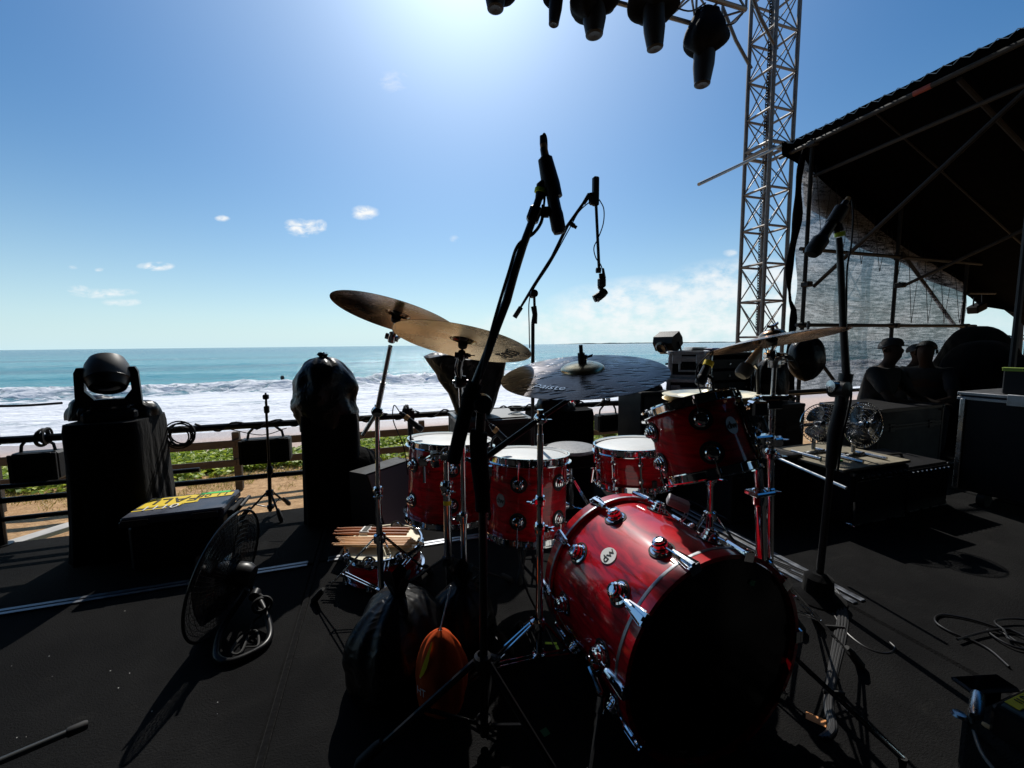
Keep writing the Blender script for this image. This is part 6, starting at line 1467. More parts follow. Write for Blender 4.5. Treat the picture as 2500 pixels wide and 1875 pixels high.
# ============================================================ LEFT SIDE GEAR
def draped_box(name, label, u0, u1, v0, v1, zt, cat, seed=0, flare=.042):
    def fn(a, b_):
        th = a * 2 * math.pi; cx, cy = (u0 + u1) / 2, (v0 + v1) / 2; pw = 7 - 3.2 * b_; ct, st_ = math.cos(th), math.sin(th)
        rr = (abs(ct) ** pw + abs(st_) ** pw) ** (-1 / pw); x = cx + ct * rr * (u1 - u0) / 2; y = cy + st_ * rr * (v1 - v0) / 2; f = 0
        if b_ < .03: x = lerp(cx, x, .965); y = lerp(cy, y, .965)
        fl = 1 + flare * 4 * b_ * b_ + .035 * b_ * math.sin(a * 88 + seed + 2 * math.sin(a * 19)) + .06 * b_ * noise.noise(Vector((a * 18, b_ * 2.5, seed)))
        return (cx + (x - cx) * fl, cy + (y - cy) * fl, lerp(zt, .006, b_) - (.012 if .01 < b_ < .1 else 0))
    g = MB(SF); g.grid(fn, 160, 20); n_ = 160; g.add([fn(i / n_, 0) for i in range(n_)], [tuple(range(n_))]); return tag(g.build(name, K['cloth'], smooth=50), label, cat)
zc = .755
draped_box('draped_case', 'tall case draped in black cloth under the bare moving light', -1.60, -1.262, 2.70, 3.10, zc, 'covered case', 1)
# moving head light (uncovered)
Pm = atv(274, 1018, 2.84); Pm.z = zc + .004
mh = thing('moving_head_light', 'bare black moving head light with grey dome on the draped case', 'stage light', Pm, AZ)
FM = Matrix.Translation(Pm) @ Matrix.Rotation(R(38), 4, 'Z') @ Matrix.Scale(.62, 4); ym = Pm.y
sc_m = ym / 1000      # metres per picture pixel at this distance
g = MB(FM); g.rbox((0, 0, .045), (.36, .30, .09), .02); g.rbox((0, 0, .105), (.26, .24, .035), .015); g.build('base', K['black_plastic'], mh)
g = MB(FM)
H0 = .125; ax = .36
for s_ in (-1, 1):
    g.prism([(s_ * .075, H0), (s_ * .215, H0), (s_ * .205, H0 + .30), (s_ * .185, H0 + .345), (s_ * .145, H0 + .345), (s_ * .150, H0 + .14), (s_ * .10, H0 + .07)][::s_], -.055, .055, frame(Vector((0, 0, 0)), Vector((1, 0, 0)), ZX, Vector((0, -1, 0))))
g.rbox((0, 0, H0 + .03), (.20, .11, .065), .008); g.build('yoke', K['black_plastic'], mh)
hd = fz(FM @ Vector((0, 0, H0 + .30)), Vector((.36, -.42, -.83)), ZX) @ Matrix.Scale(.62 * 1.04, 4)
K['dome_grey'] = mat('dome_grey', (.10, .098, .096), .5, spec=.25, rvar=.08, vscale=6)
g = MB(hd); g.lathe([(0, -.155), (.07, -.150), (.115, -.125), (.142, -.06), (.150, 0), (.150, .05), (.143, .075)], n=48); hdm = g.build('head', K['dome_grey'], mh)
g = MB(hd); g.lathe([(.143, .075), (.146, .082), (.140, .09), (.128, .13), (.118, .155), (.108, .158), (.104, .135)], n=48); g.build('lens_ring', K['black_metal'], hdm)
g = MB(hd); g.lathe([(.106, .138), (.07, .15), (0, .155)], n=32); g.build('lens', K['gloss_black'], hdm)
g = MB(FM)
for s_ in (-1, 1): g.tube([(s_ * .14, 0, H0 + .27), (s_ * .20, 0, H0 + .27)], .035, 14)
g.build('pivot', K['black_metal'], mh)
# crumpled bag and cables round its base
mound(Pm - UX * .13 + VX * .10, .12, .10, .13, 'crumpled black plastic bag left of the bare moving light', 21, 'bag', 'plastic bag', 'plastic_bag', wr=.10)
mound(Pm + UX * .10 + VX * .10, .075, .08, .09, 'small crumpled black plastic bag right of the bare moving light', 33, 'bag', 'plastic bag', 'plastic_bag', wr=.10)
def coil(o_name, label, c, normal, rad, n, r, seed, cat='cable', hang=0.0, m='rubber'):
    rn = random.Random(seed); g = MB(); X, Y_, Z_ = basis(normal)
    for k in range(n):
        rr = rad * rn.uniform(.75, 1.1); cc = c + X * rn.uniform(-.2, .2) * rad + Y_ * rn.uniform(-.2, .2) * rad + Z_ * rn.uniform(-.3, .3) * rad
        tl = Vector((rn.gauss(0, .12), rn.gauss(0, .12), rn.gauss(0, .12))); x2 = (X + tl).normalized(); y2 = Z_.cross(x2).normalized()
        g.tube([cc + (x2 * math.cos(a) + y2 * math.sin(a)) * rr - ZX * (hang * (.5 - .5 * math.cos(a))) for a in [2 * math.pi * i / 22 for i in range(22)]], r, 6, closed=True)
    return tag(g.build(o_name, K[m]), label, cat)
coil('cable_coil', 'coil of thin black cable hanging from the railing right of the draped case', atv(440, 1062, 3.08), VX, .075, 8, .0045, 1)
coil('cable_coil', 'bundle of black cable tied on the railing left of the floor toms', atv(992, 1008, 3.12), UX, .05, 7, .005, 2)
coil('cable_coil', 'cluster of clamps and cable on the railing at the far left', atv(108, 1066, 3.12), UX, .045, 6, .006, 3)
coil('cable_coil', 'tangle of black cable on the railing below the ride cymbal', atv(1480, 978, 3.12), UX, .04, 6, .005, 4)
g = MB(); rn = random.Random(9)
pts = [S(-1.15 + i * .07, 3.13 + .026 * math.sin(i * 1.9), .63 + .030 * math.cos(i * 1.9)) for i in range(70)]
g.tube(spline(pts, 3), .006, 6); tag(g.build('cable', K['rubber']), 'black cable spiralled along the top pipe of the railing', 'cable')
g = MB(); g.tube(spline([atv(-30, 992, 3.3), atv(60, 990, 3.3), atv(150, 984, 3.2)], 6), .008, 6); tag(g.build('rope', K['rubber']), 'taut dark rope running to the left frame edge above the railing', 'rope')
g = MB(); g.tube(spline([atv(560, 1048, 3.12), atv(640, 1062, 3.12), atv(700, 1045, 3.12)], 6), .003, 5); g.tube(spline([atv(722, 1100, 3.1), atv(890, 1020, 3.12)], 6), .003, 5); tag(g.build('cord', K['rubber']), 'thin black cord sagging below the railing beside the tall bagged light', 'cord')
# wash lights hung on the railing
def wash(label, x0, x1, y0, y1, v, dd=.10):
    a, b_, c = atv(x0, y0, v), atv(x1, y0, v), atv((x0 + x1) / 2, y1, v); u0, u1, zt, z0 = a.dot(UX), b_.dot(UX), (a.z + b_.z) / 2, c.z
    o = thing('wash_light', label, 'stage light', S((u0 + u1) / 2, v, z0), AZ, 'wash lights hung on the railing'); uc, zc_ = (u0 + u1) / 2, (zt + z0) / 2
    g = MB(SF); g.rbox((uc, v + dd / 2, zc_), (u1 - u0, dd, zt - z0), .015); g.build('housing', K['black_plastic'], o)
    g = MB(SF); w_, h_ = u1 - u0, zt - z0
    for sx in (-1, 1): g.rbox((uc + sx * (w_ / 2 - .012), v - .004, zc_), (.022, .014, h_ - .01), .003)
    for sz in (-1, 1): g.rbox((uc, v - .004, zc_ + sz * (h_ / 2 - .012)), (w_ - .048, .014, .022), .003)
    g.build('front_frame', K['rubber'], o)
    g = MB(SF); g.rbox((uc, v + .002, zc_), (w_ - .05, .008, h_ - .05), .002); g.build('lens_panel', K['case_panel'], o)
    g = MB(SF)
    for sx in (-1, 1): g.tube([(uc + sx * w_ * .36, v + dd / 2, zt - .01), (uc + sx * w_ * .33, v + dd / 2, zt + .04), (uc + sx * w_ * .1, v + .03, .625)], .009, 6)
    g.build('bracket', K['black_metal'], o); return o
wash('black rectangular wash light hanging at the far left of the railing', 16, 138, 1106, 1178, 3.22)
wash('black rectangular wash light hanging beside the thin bare stand', 580, 706, 1072, 1132, 3.22)
wash('black rectangular wash light hanging under the right side of the ride cymbal', 1462, 1519, 1012, 1054, 3.22)
# tall bagged light on a draped column
def bagged_column(label1, label2, xl, xr, ytop, ymid, v, bagx0, bagx1, seed, pw=2.2, hcol=None):
    a, b_ = atv(xl, ymid, v), atv(xr, ymid, v); u0, u1, zt = a.dot(UX), b_.dot(UX), (a.z + b_.z) / 2
    draped_box('draped_column', label1, u0, u1, v, v + (u1 - u0) * .8, zt, 'covered case', seed, .02)
    p = atv((bagx0 + bagx1) / 2, ytop, v + .15); wv = (atv(bagx1, ymid, v) - atv(bagx0, ymid, v)).length
    zb_ = zt - .12; h = p.z - zb_; Fb = Matrix.Translation(Vector((p.x, p.y, zb_))) @ Matrix.Rotation(AZ, 4, 'Z')
    def fn(i, j):
        th = i * 2 * math.pi; q = j; rr = wv / 2 * (1 - (max(0, q - .35) / .65) ** 3.2) ** .5 * (1 + .17 * noise.noise(Vector((math.cos(th) * 2 + seed, math.sin(th) * 2, j * 4))) + .03 * math.sin(th * 9 + j * 8) + .05 * noise.noise(Vector((math.cos(th) * 6, math.sin(th) * 6 + seed, j * 14))))
        if q < .15: rr *= .86 + q * .9
        return (rr * math.cos(th), rr * .85 * math.sin(th), h * q + .015 * noise.noise(Vector((math.cos(th) * 3, math.sin(th) * 3, seed))))
    o = thing('bagged_light', label2, 'stage light', Fb.translation, AZ); g = MB(Fb); g.grid(fn, 48, 26); g.build('bin_bag', K['bag'], o, smooth=70)
    g = MB(Fb); g.grid(lambda i, j: (lerp(.01, .03, j) * math.cos(i * 6.283) * (1 + .4 * math.sin(i * 25)), lerp(.0, .04, j) * math.sin(i * 6.283), h * .98 + j * .03 + .01 * math.sin(i * 30)), 20, 4); g.build('knot', K['bag'], o, smooth=70); return o
bagged_column('tall column draped in black cloth beside the round wedge monitor bag', 'stage light wrapped in a rounded bin bag on the tall draped column', 728, 872, 870, 1015, 2.80, 708, 872, 3)
# third: bag on a grey-topped case
a_ = atv(1124, 1030, 2.62); b_ = atv(1300, 1024, 2.62); zt = (a_.z + b_.z) / 2
flight_case((a_.dot(UX) + b_.dot(UX)) / 2, 2.62 + .235, 0, b_.dot(UX) - a_.dot(UX), .47, zt, 'black case with dusty lid carrying the bagged light behind the floor toms', trim='black_metal', handle=False)
K['greyish'] = mat('greyish_lid', (.085, .09, .09), .5, var=.25, vscale=9)  # paler grey for the top of this case
g = MB(SF); g.rbox(((a_.dot(UX) + b_.dot(UX)) / 2, 2.855, zt + .008), (b_.dot(UX) - a_.dot(UX) - .07, .40, .006), .002); tag(g.build('lid_layer', K['greyish']), 'flat grey layer over the lid of the case behind the floor toms', 'mat')
pb = S((a_.dot(UX) + b_.dot(UX)) / 2 - .13, 2.86, zt + .012)
o = thing('bagged_light', 'stage light in a pointed black bag flaring out to the left, on the dusty case', 'stage light', pb, AZ)
ht_ = atY(1130, 868, pb.y).z - pb.z
def fn(i, j):
    th = i * 2 * math.pi; q = j; base = .12 + .13 * q ** .8; c_ = math.cos(th)
    rr = base * (1 + .12 * noise.noise(Vector((c_ * 2, math.sin(th) * 2, j * 3 + 5))) + .035 * math.sin(th * 9 + j * 5))
    if j > .9: rr *= 1 - (j - .9) * 9.5
    x = rr * c_; 
    if c_ < 0: x -= .11 * max(0, -c_) ** 3 * max(0, q - .35) * 1.6
    return (x + .02, rr * .75 * math.sin(th), ht_ * min(q, .93) / .93 + .01 * math.sin(th * 5) + (.02 * -c_ if q > .6 else 0))
g = MB(Matrix.Translation(pb) @ Matrix.Rotation(R(6), 4, 'Z')); g.grid(fn, 56, 26); g.build('bin_bag', K['bag'], o, smooth=70)
g = MB(Matrix.Translation(pb + ZX * .0)); g.lathe([(0, .03), (.09, .03), (.11, .0)], n=20); g.build('base', K['black_plastic'], o)
g = MB(); 
coil('cable_coil', 'short black cable heaped beside the pointed bag on the dusty case', pb + UX * .33 - VX * .05 + ZX * .03, ZX, .05, 4, .006, 12)
# fourth: bag on black column
bagged_column('short column draped in black cloth right of the drum stool', 'stage light in a loose black bag behind the ride cymbal', 1318, 1458, 958, 1005, 2.92, 1308, 1400, 8)
# road case with taped lid
v0 = 2.50; a_ = atv(290, 1266, v0); b_ = atv(545, 1240, v0); zt = (a_.z + b_.z) / 2; u0, u1 = a_.dot(UX), b_.dot(UX); bk = atz(588, 1194, zt).dot(VX); bk = min(bk, 3.10)
rc = thing('road_case', 'black plastic case on the floor with yellow and green tape across its lid', 'case', S((u0 + u1) / 2, (v0 + bk) / 2, 0), AZ)
uc, vc = (u0 + u1) / 2, (v0 + bk) / 2; w_, d_ = u1 - u0, bk - v0
g = MB(SF); g.rbox((uc, vc, (zt - .05) / 2), (w_ - .03, d_ - .03, zt - .05), .02); g.build('body', K['black_plastic'], rc)
g = MB(SF); g.rbox((uc, vc, zt - .022), (w_, d_, .045), .008); ld = g.build('lid', K['grey_lid'], rc)
g = MB(SF)
for x in (-.36, .32): g = MB(SF); g.rbox((uc + x * w_, v0 - .006, zt - .03), (.12, .02, .035), .005); g.build('latch', K['gloss_black'], rc)
g = MB(SF); g.rbox((u1 + .015, vc, zt - .06), (.03, d_ * .7, .05), .006); g.tube([(u1 + .02, vc - .09, zt - .07), (u1 + .06, vc - .08, zt - .03), (u1 + .06, vc + .08, zt - .03), (u1 + .02, vc + .09, zt - .07)], .010, 8); g.build('handle', K['black_plastic'], rc)
def tape(poly, m, z, nm='tape'):
    g = MB(SF); g.prism([(uc + x * w_, vc + y * d_) for x, y in poly], zt + z, zt + z + .0008); return g.build(nm, K[m], ld, smooth=0)
tape([(-.47, -.08), (-.44, .40), (.09, .44), (.13, -.02)], 'yellow', .0012); tape([(.06, .14), (.06, .36), (.46, .34), (.46, .16)], 'yellow', .0024)
tape([(.07, .37), (.07, .47), (.40, .46), (.40, .35)], 'green', .0036); tape([(-.12, -.05), (-.10, .04), (.12, .05), (.10, -.04)], 'yellow', .0024); tape([(-.46, -.10), (-.46, -.06), (.0, -.03), (.0, -.07)], 'yellow', .0012); tape([(-.48, -.22), (-.48, -.18), (-.15, -.15), (-.15, -.19)], 'yellow', .0012)
tape([(-.05, -.16), (-.04, .02), (-.01, .02), (-.02, -.16)], 'yellow', .0036)
def lid_text(s, x, y, size, m, z, rot=180):
    vs, fs = text_geo(s, size); g = MB(SF @ Matrix.Translation((uc + x * w_, vc + y * d_, zt + z)) @ Matrix.Rotation(R(rot), 4, 'Z')); g.add(vs, fs); g.build('lettering', K[m], ld, smooth=0)
lid_text('FALL', -.16, .20, .115, 'ink', .0042); lid_text('11 08', .24, .28, .070, 'ink', .0042); lid_text('0111', -.22, -.12, .085, 'white', .0042)
for x, y in ((-.42, .42), (-.1, .44), (.40, .43)):
    g = MB(SF); g.lathe([(0, .0016), (.016, .0016), (.020, 0)], Matrix.Translation((uc + x * w_, vc + y * d_, zt)), 16); g.build('lid_stud', K['rubber'], ld)
# floor fan
cF = atY(551, 1397, 1.60); nF, eF = normal_from_view(cF, R(67.7), .37, -1)
def floor_stand(o, F_):
    piv = cF + (F_.to_3x3() @ Vector((0, 0, -.10)))
    a, b_ = atz(545, 1612, .014), atz(652, 1562, .014)
    back = atz(655, 1505, .10)
    g = MB(); g.tube(spline([atY(628, 1455, 1.66), atY(648, 1495, 1.60), atz(660, 1545, .02), atz(640, 1580, .014), atz(575, 1612, .014), atz(540, 1612, .014), atz(528, 1590, .02), atY(545, 1530, 1.55), piv - ZX * .06 + rt * -.02], 7), .0125, 12); g.build('floor_frame', K['black_metal'], o)
    g = MB(); g.tube(spline([atY(628, 1455, 1.66), atY(612, 1430, 1.70), piv], 5), .0125, 12); g.lathe([(0, -.02), (.02, -.018), (.02, .018), (0, .02)], fz(atY(623, 1452, 1.64), VX), 14); g.build('pivot', K['black_metal'], o)
    g = MB(); g.tube(spline([atY(608, 1405, 1.75), atY(618, 1440, 1.70), atY(640, 1455, 1.62), atY(652, 1480, 1.60), atY(640, 1500, 1.6), atY(618, 1520, 1.6), atz(590, 1590, .02), atz(565, 1590, .02), atz(590, 1555, .02), atz(625, 1540, .02), atz(630, 1575, .02), atz(600, 1580, .02)], 7), .0045, 6); g.build('cable', K['rubber'], o)
K['cage_black'] = mat('cage_black', (.02, .02, .02), .28, .6)
fan(cF, nF, .245, 'big black floor fan standing on the carpet beside the taped case', floor_stand, 'cage_black', 'gloss_black', nw=72, rings=13, wr=.0010)
coil('cable_coil', 'small loop of black cable wound on the frame of the floor fan', atY(640, 1478, 1.60), VX, .035, 4, .0045, 8)
# wedge monitor with cloth
A_, B_ = atY(892, 1158, 2.32), atY(1004, 1121, 2.68)
wm_ = thing('stage_monitor', 'black wedge monitor with perforated grille behind the left floor tom', 'speaker', Vector((lerp(A_, B_, .5).x, lerp(A_, B_, .5).y, 0)))
d = (B_ - A_); d.z = 0; d.normalize(); nrm = Vector((d.y, -d.x, 0))
h1, h2 = A_.z, B_.z
g = MB(); 
q = [Vector((A_.x, A_.y, h1)), Vector((B_.x, B_.y, h2)), Vector((B_.x, B_.y, 0)) + nrm * .18, Vector((A_.x, A_.y, 0)) + nrm * .18]; bkv = -nrm * .13
q2_ = [q[0] + bkv, q[1] + bkv, Vector((q[1].x, q[1].y, 0)) + bkv, Vector((q[0].x, q[0].y, 0)) + bkv]
g.add(q + q2_, [(0, 1, 2, 3), (4, 7, 6, 5), (0, 4, 5, 1), (3, 2, 6, 7), (0, 3, 7, 4), (1, 5, 6, 2)]); g.build('cabinet', K['case_panel'], wm_, smooth=0)
m, t, b, pos = posmat('perforated'); tcn = t.nodes.new('ShaderNodeTexCoord'); br = t.nodes.new('ShaderNodeTexBrick'); br.inputs['Scale'].default_value = 90; br.inputs['Mortar Size'].default_value = .25; br.inputs['Brick Width'].default_value = .5; br.inputs['Row Height'].default_value = .5
t.links.new(tcn.outputs['Object'], br.inputs['Vector']); t.links.new(tmix(t, br.outputs['Fac'], (.01, .01, .01), (.13, .13, .135)), b.inputs['Base Color']); b.inputs['Roughness'].default_value = .45; K['perf'] = m
g = MB(); nn = (q[1] - q[0]).cross(q[3] - q[0]).normalized(); nn = nn if nn.dot(CAMP - q[0]) > 0 else -nn; e_ = nn * .006
ins = lambda p_, c_: lerp(p_, c_, .05); cc = (q[0] + q[1] + q[2] + q[3]) / 4
qq = [ins(x, cc) + e_ for x in q]; g.add(qq + [x - e_ * .9 for x in qq], [(0, 1, 2, 3), (0, 4, 5, 1), (1, 5, 6, 2), (2, 6, 7, 3), (3, 7, 4, 0)]); g.build('grille', K['perf'], wm_, smooth=0)
p_ = atz(840, 1270, 0); mound(Vector((p_.x + .02, p_.y + .12, 0)), .27, .22, .47, 'rounded heap under black cloth left of the wedge monitor', 41, 'cloth', 'covered gear', 'covered_gear', wr=.05, pw=2.4)
# ============================================================ ON THE FLOOR IN FRONT
def lumpy(name, label, c, rx, ry, h, seed, m, cat, folds=14, knot=True):
    o = thing(name, label, cat, c)
    def fn(i, j):
        th = i * 2 * math.pi; q = j
        prof = (.86 + .14 * min(1, q * 4)) * (1 - (max(0, q - .3) / .7) ** 2.6) ** .52 if q < .985 else .10
        prof = max(.05, prof)
        w_ = 1 + .09 * noise.noise(Vector((math.cos(th) * 1.6 + seed, math.sin(th) * 1.6, q * 2))) * 2 + .035 * q * math.sin(th * folds + 3 * q + seed) + .02 * noise.noise(Vector((th * 4, q * 9, seed)))
        z = h * q ** 1.15
        return (rx * prof * w_ * math.cos(th), ry * prof * w_ * math.sin(th), z)
    g = MB(Matrix.Translation(c)); g.grid(fn, 90, 34); g.build('bag', K[m], o, smooth=80)
    if knot:
        g = MB(Matrix.Translation(c)); g.grid(lambda i, j: ((.012 + .028 * j + .008 * math.sin(i * 40)) * math.cos(i * 6.283), (.018 + .04 * j) * math.sin(i * 6.283), h * .96 + .07 * j + .012 * math.sin(i * 30)), 30, 4); g.build('gathered_neck', K[m], o, smooth=80)
    return o
lumpy('bin_bag', 'full shiny black bin bag on the floor under the tripod of the left crash stand', Vector((-.40, 1.33, 0)), .170, .19, .31, 4, 'bag', 'bin bag')
lumpy('cloth_bag', 'smaller dark bag slumped behind the full bin bag', Vector((-.20, 1.47, 0)), .13, .14, .25, 9, 'bag', 'bag')
ob = atY(1080, 1722, 1.14)
dbg = lumpy('drawstring_bag', 'orange drawstring bag with yellow swoosh standing in front of the bin bag', ob, .075, .055, .245, 17, 'orange', 'bag', folds=5, knot=False)
g = MB(); top_ = ob + ZX * .243
for s_ in (-1, 1): g.tube(spline([top_, top_ + Vector((s_ * .03, -.02, -.04)), ob + Vector((s_ * .055, -.035, .12))], 6), .0022, 6)
g.tube([top_, top_ + Vector((.03, .03, .12))], .0022, 6); g.build('drawstring', K['white'], dbg)
def stick_on(poly, F_, nm, m, par, r):
    # wrap a flat outline on the bag front
    pass
g = MB(); 
def bagfront(x, z): 
    q = z / .245; th = math.asin(max(-1, min(1, x / .075))); prof = max(.05, (.86 + .14 * min(1, q * 4)) * (1 - (max(0, q - .3) / .7) ** 2.6) ** .52)
    return ob + Vector((.075 * prof * math.sin(th), -.055 * prof * math.cos(th) - .004, z))
def strip_on(pts, wd, nm, m):
    g = MB(); L0 = []; n_ = len(pts)
    for i, (x, z) in enumerate(pts):
        k = math.sin(math.pi * (i + .4) / n_) * wd; L0 += [bagfront(x - k, z), bagfront(x + k, z + .002)]
    b0 = [p + Vector((0, .003, 0)) for p in L0]; m_ = len(L0)
    g.add(L0 + b0, [(2 * i, 2 * i + 1, 2 * i + 3, 2 * i + 2) for i in range(n_ - 1)]); g.build(nm, K[m], dbg)
strip_on([(-.040, .225), (-.038, .20), (-.040, .18), (-.044, .16), (-.050, .14), (-.056, .125)], .008, 'swoosh', 'yellow')
vs, fs = text_geo('HT', .032); g = MB(); g.add([bagfront(-.052 + x * .7, .085 + y) + Vector((0, -.003 - z, 0)) for x, y, z in vs], fs); g.build('lettering', K['white'], dbg, smooth=0)
# orange cloth scrap tied on the stand
q0 = [atY(1128, 1425, 1.50), atY(1165, 1432, 1.48), atY(1130, 1500, 1.42), atY(1095, 1500, 1.43)]
g = MB(); g.grid(lambda a, b_: lerp(lerp(q0[0], q0[1], a), lerp(q0[3], q0[2], a), b_) + Vector((0, -.02 * math.sin(a * 7 + b_ * 3), 0)), 10, 10); g.grid(lambda a, b_: lerp(lerp(q0[0], q0[1], a), lerp(q0[3], q0[2], a), b_) + Vector((0, -.02 * math.sin(a * 7 + b_ * 3) + .004, 0)), 10, 10)
tag(g.build('cloth_scrap', K['orange'], smooth=60), 'orange cloth hanging from the stand behind the bin bag', 'cloth')
# tape marks on the floor
K['dull_yellow'] = mat('dull_tape', (.30, .17, .03), .7)
def cross(px, py, s, a, label):
    c = atz(px, py, .003); g = MB(Matrix.Translation(c) @ Matrix.Rotation(R(a), 4, 'Z')); g.rbox((0, 0, .0006), (s, .014, .0012), .0003); g.rbox((0, 0, .0020), (.014, s * .95, .0012), .0003); return tag(g.build('tape_cross', K['dull_yellow'], smooth=0), label, 'tape mark', 'tape crosses on the stage floor')
cross(1149, 1600, .062, 8, 'dull yellow tape cross beside the orange bag'); cross(1320, 1676, .062, 12, 'dull yellow tape cross in the shadow below the ride stand')
def ftape(px, py, sx, sy, a, m, label, name='tape_piece', cat='tape'):
    c = atz(px, py, .006); g = MB(Matrix.Translation(c) @ Matrix.Rotation(R(a), 4, 'Z')); g.rbox((0, 0, .0008), (sx, sy, .0014), .0004); return tag(g.build(name, K[m], smooth=0), label, cat)
ftape(1345, 1571, .045, .012, -5, 'lime', 'bright lime tape piece behind the ride stand tripod'); ftape(1361, 1583, .011, .030, 12, 'lime', 'short lime tape piece turned along the bass drum')
K['dim_green'] = mat('dim_green', (.01, .16, .05), .6)
ftape(1331, 1788, .022, .024, 30, 'dim_green', 'small dark green tape square below the tape crosses')
ot = ftape(1992, 1757, .050, .030, -38, 'orange', 'small orange tag lying beside the cable bundle at the right', 'tag', 'tag'); K['tag_orange'] = mat('tag_orange', (.85, .36, .12), .6); ot.data.materials[0] = K['tag_orange']
gq = cB + aB * (hl + .006) + bpos(-32, .225, 0); g = MB(fz(gq, aB, ZX)); g.prism([(-.010, -.008), (.004, -.012), (.012, .004), (.002, .012), (-.006, .004)], 0, .0012); gt = g.build('tape_mark', K['dim_green'], bd, smooth=0)
# paper specks on the floor
rn = random.Random(12); 
for k in range(16):
    px, py = rn.uniform(20, 760), rn.uniform(1480, 1870); c = atz(px, py, .004); s_ = rn.uniform(.001, .0024)
    g = MB(Matrix.Translation(c) @ Matrix.Rotation(rn.uniform(0, 3), 4, 'Z')); g.add([(-s_, -s_, 0), (s_, -s_ * .6, 0), (s_ * .5, s_, 0), (-s_ * .7, s_ * .5, .0008), (0, 0, .0016)], [(0, 1, 4), (1, 2, 4), (2, 3, 4), (3, 0, 4), (3, 2, 1, 0)])
    if k == 0: allg = MB()
    allg.add(g.v, g.f)
tag(allg.build('paper_specks', K['white'], smooth=0), 'tiny white specks of litter scattered on the dark carpet', 'litter', kind='stuff')
# cables
def cable(label, pts, r=.004, m='rubber', z=.006, group=None):
    g = MB(); g.tube(spline([atz(x, y, z) for x, y in pts], 8), r, 8); return tag(g.build('cable', K[m]), label, 'cable', group)
def px6(L_): return [(1800 + x / 2.14, 1100 + y / 2.14) for x, y in L_]
K['cable_grey'] = mat('cable_grey', (.012, .012, .013), .3)
cable('thin black cable curling across the right side of the stage', px6([(1420, 1130), (1330, 1050), (1250, 1003), (1120, 950), (1045, 905), (1035, 872), (1080, 857), (1200, 877), (1300, 905), (1390, 935), (1520, 965)]), .0042, 'cable_grey')
cable('second black cable crossing the curled one at the right edge', px6([(1150, 987), (1220, 965), (1300, 945), (1400, 932), (1460, 950), (1560, 1000)]), .0042, 'cable_grey', .014)
cable('black cable looping at the right frame edge', px6([(1560, 1040), (1460, 1030), (1370, 990), (1310, 945), (1330, 935), (1400, 960), (1480, 1010), (1560, 1020)]), .0042, 'cable_grey', .010)
cable('uppermost black cable loop at the right frame edge', px6([(1560, 890), (1450, 878), (1360, 885), (1350, 905), (1395, 940), (1420, 985), (1500, 1010)]), .0042, 'cable_grey', .018)
cable('short black cable loop right of the bass drum', px6([(500, 850), (560, 940), (640, 1010), (720, 1050), (790, 1058), (825, 1035), (800, 1005)]), .0042, 'cable_grey')
K['cable_pale'] = mat('cable_light', (.055, .055, .056), .3)  # paler grey of the bundled cables
for k in range(7):
    o_ = k * 4.2; w_ = (k * 37 % 5) - 2
    g = MB(); g.tube(spline([atz(x, y, .007 + .004 * (k % 2)) for x, y in [(1760 + o_, 1335 - o_ * .3), (1850 + o_, 1372 - o_ * .5), (1940 + o_, 1410 - o_ * .6), (2015 + o_, 1448 - o_ * .4), (2045 + o_ * .9, 1500 + w_), (2038 + o_ + w_, 1560), (2022 + o_ * .8, 1650 + w_), (2014 + o_ * .7, 1720), (2026 + o_ * .6 + w_, 1775), (2000 + o_, 1800)]], 6), .0042, 7)
    tag(g.build('cable', K['cable_pale']), ['leftmost', 'second', 'third', 'middle', 'fifth', 'sixth', 'rightmost'][k] + ' grey cable of the bundle running from the kit to the front right', 'cable', 'cables of the grey bundle')
for y_ in (1530, 1690):
    g = MB(); a, b_ = atz(2010, y_, .012), atz(2062, y_ + 4, .012); g.rbox((0, 0, 0), (.012, (b_ - a).length, .016), .003, fz(lerp(a, b_, .5), ZX, (b_ - a).cross(ZX))); tag(g.build('cable_tie', K['rubber']), 'black tape wrap on the grey cable bundle, ' + ('farther' if y_ < 1600 else 'nearer') + ' one', 'tape', 'wraps on the cable bundle')
g = MB(); g.tube(spline([atY(1262, 1310, 1.7), atz(1280, 1420, .25), atz(1310, 1490, .08), atz(1340, 1550, .01), atz(1362, 1600, .008)], 8), .0045, 8); tag(g.build('cable', K['rubber']), 'black cable dropping from the right floor tom to the floor', 'cable')
# boom end lying bottom left
a_, b_ = atz(-80, 1893, .10), atz(214, 1768, .075)
bl = thing('boom_end', 'grey-black boom tube with thick rubber end reaching in at the bottom left', 'boom', lerp(a_, b_, .5)); d = (b_ - a_)
K['satin_grey'] = mat('satin_grey', (.03, .032, .032), .35, .2)
g = MB(); g.tube([a_ - d * .8, lerp(a_, b_, .82)], .0095, 14); g.build('tube', K['satin_grey'], bl)
g = MB(); g.tube([lerp(a_, b_, .80), lerp(a_, b_, .82), lerp(a_, b_, .97), b_], [.011, .0135, .0135, .011], 14); g.build('rubber_end', K['rubber'], bl)
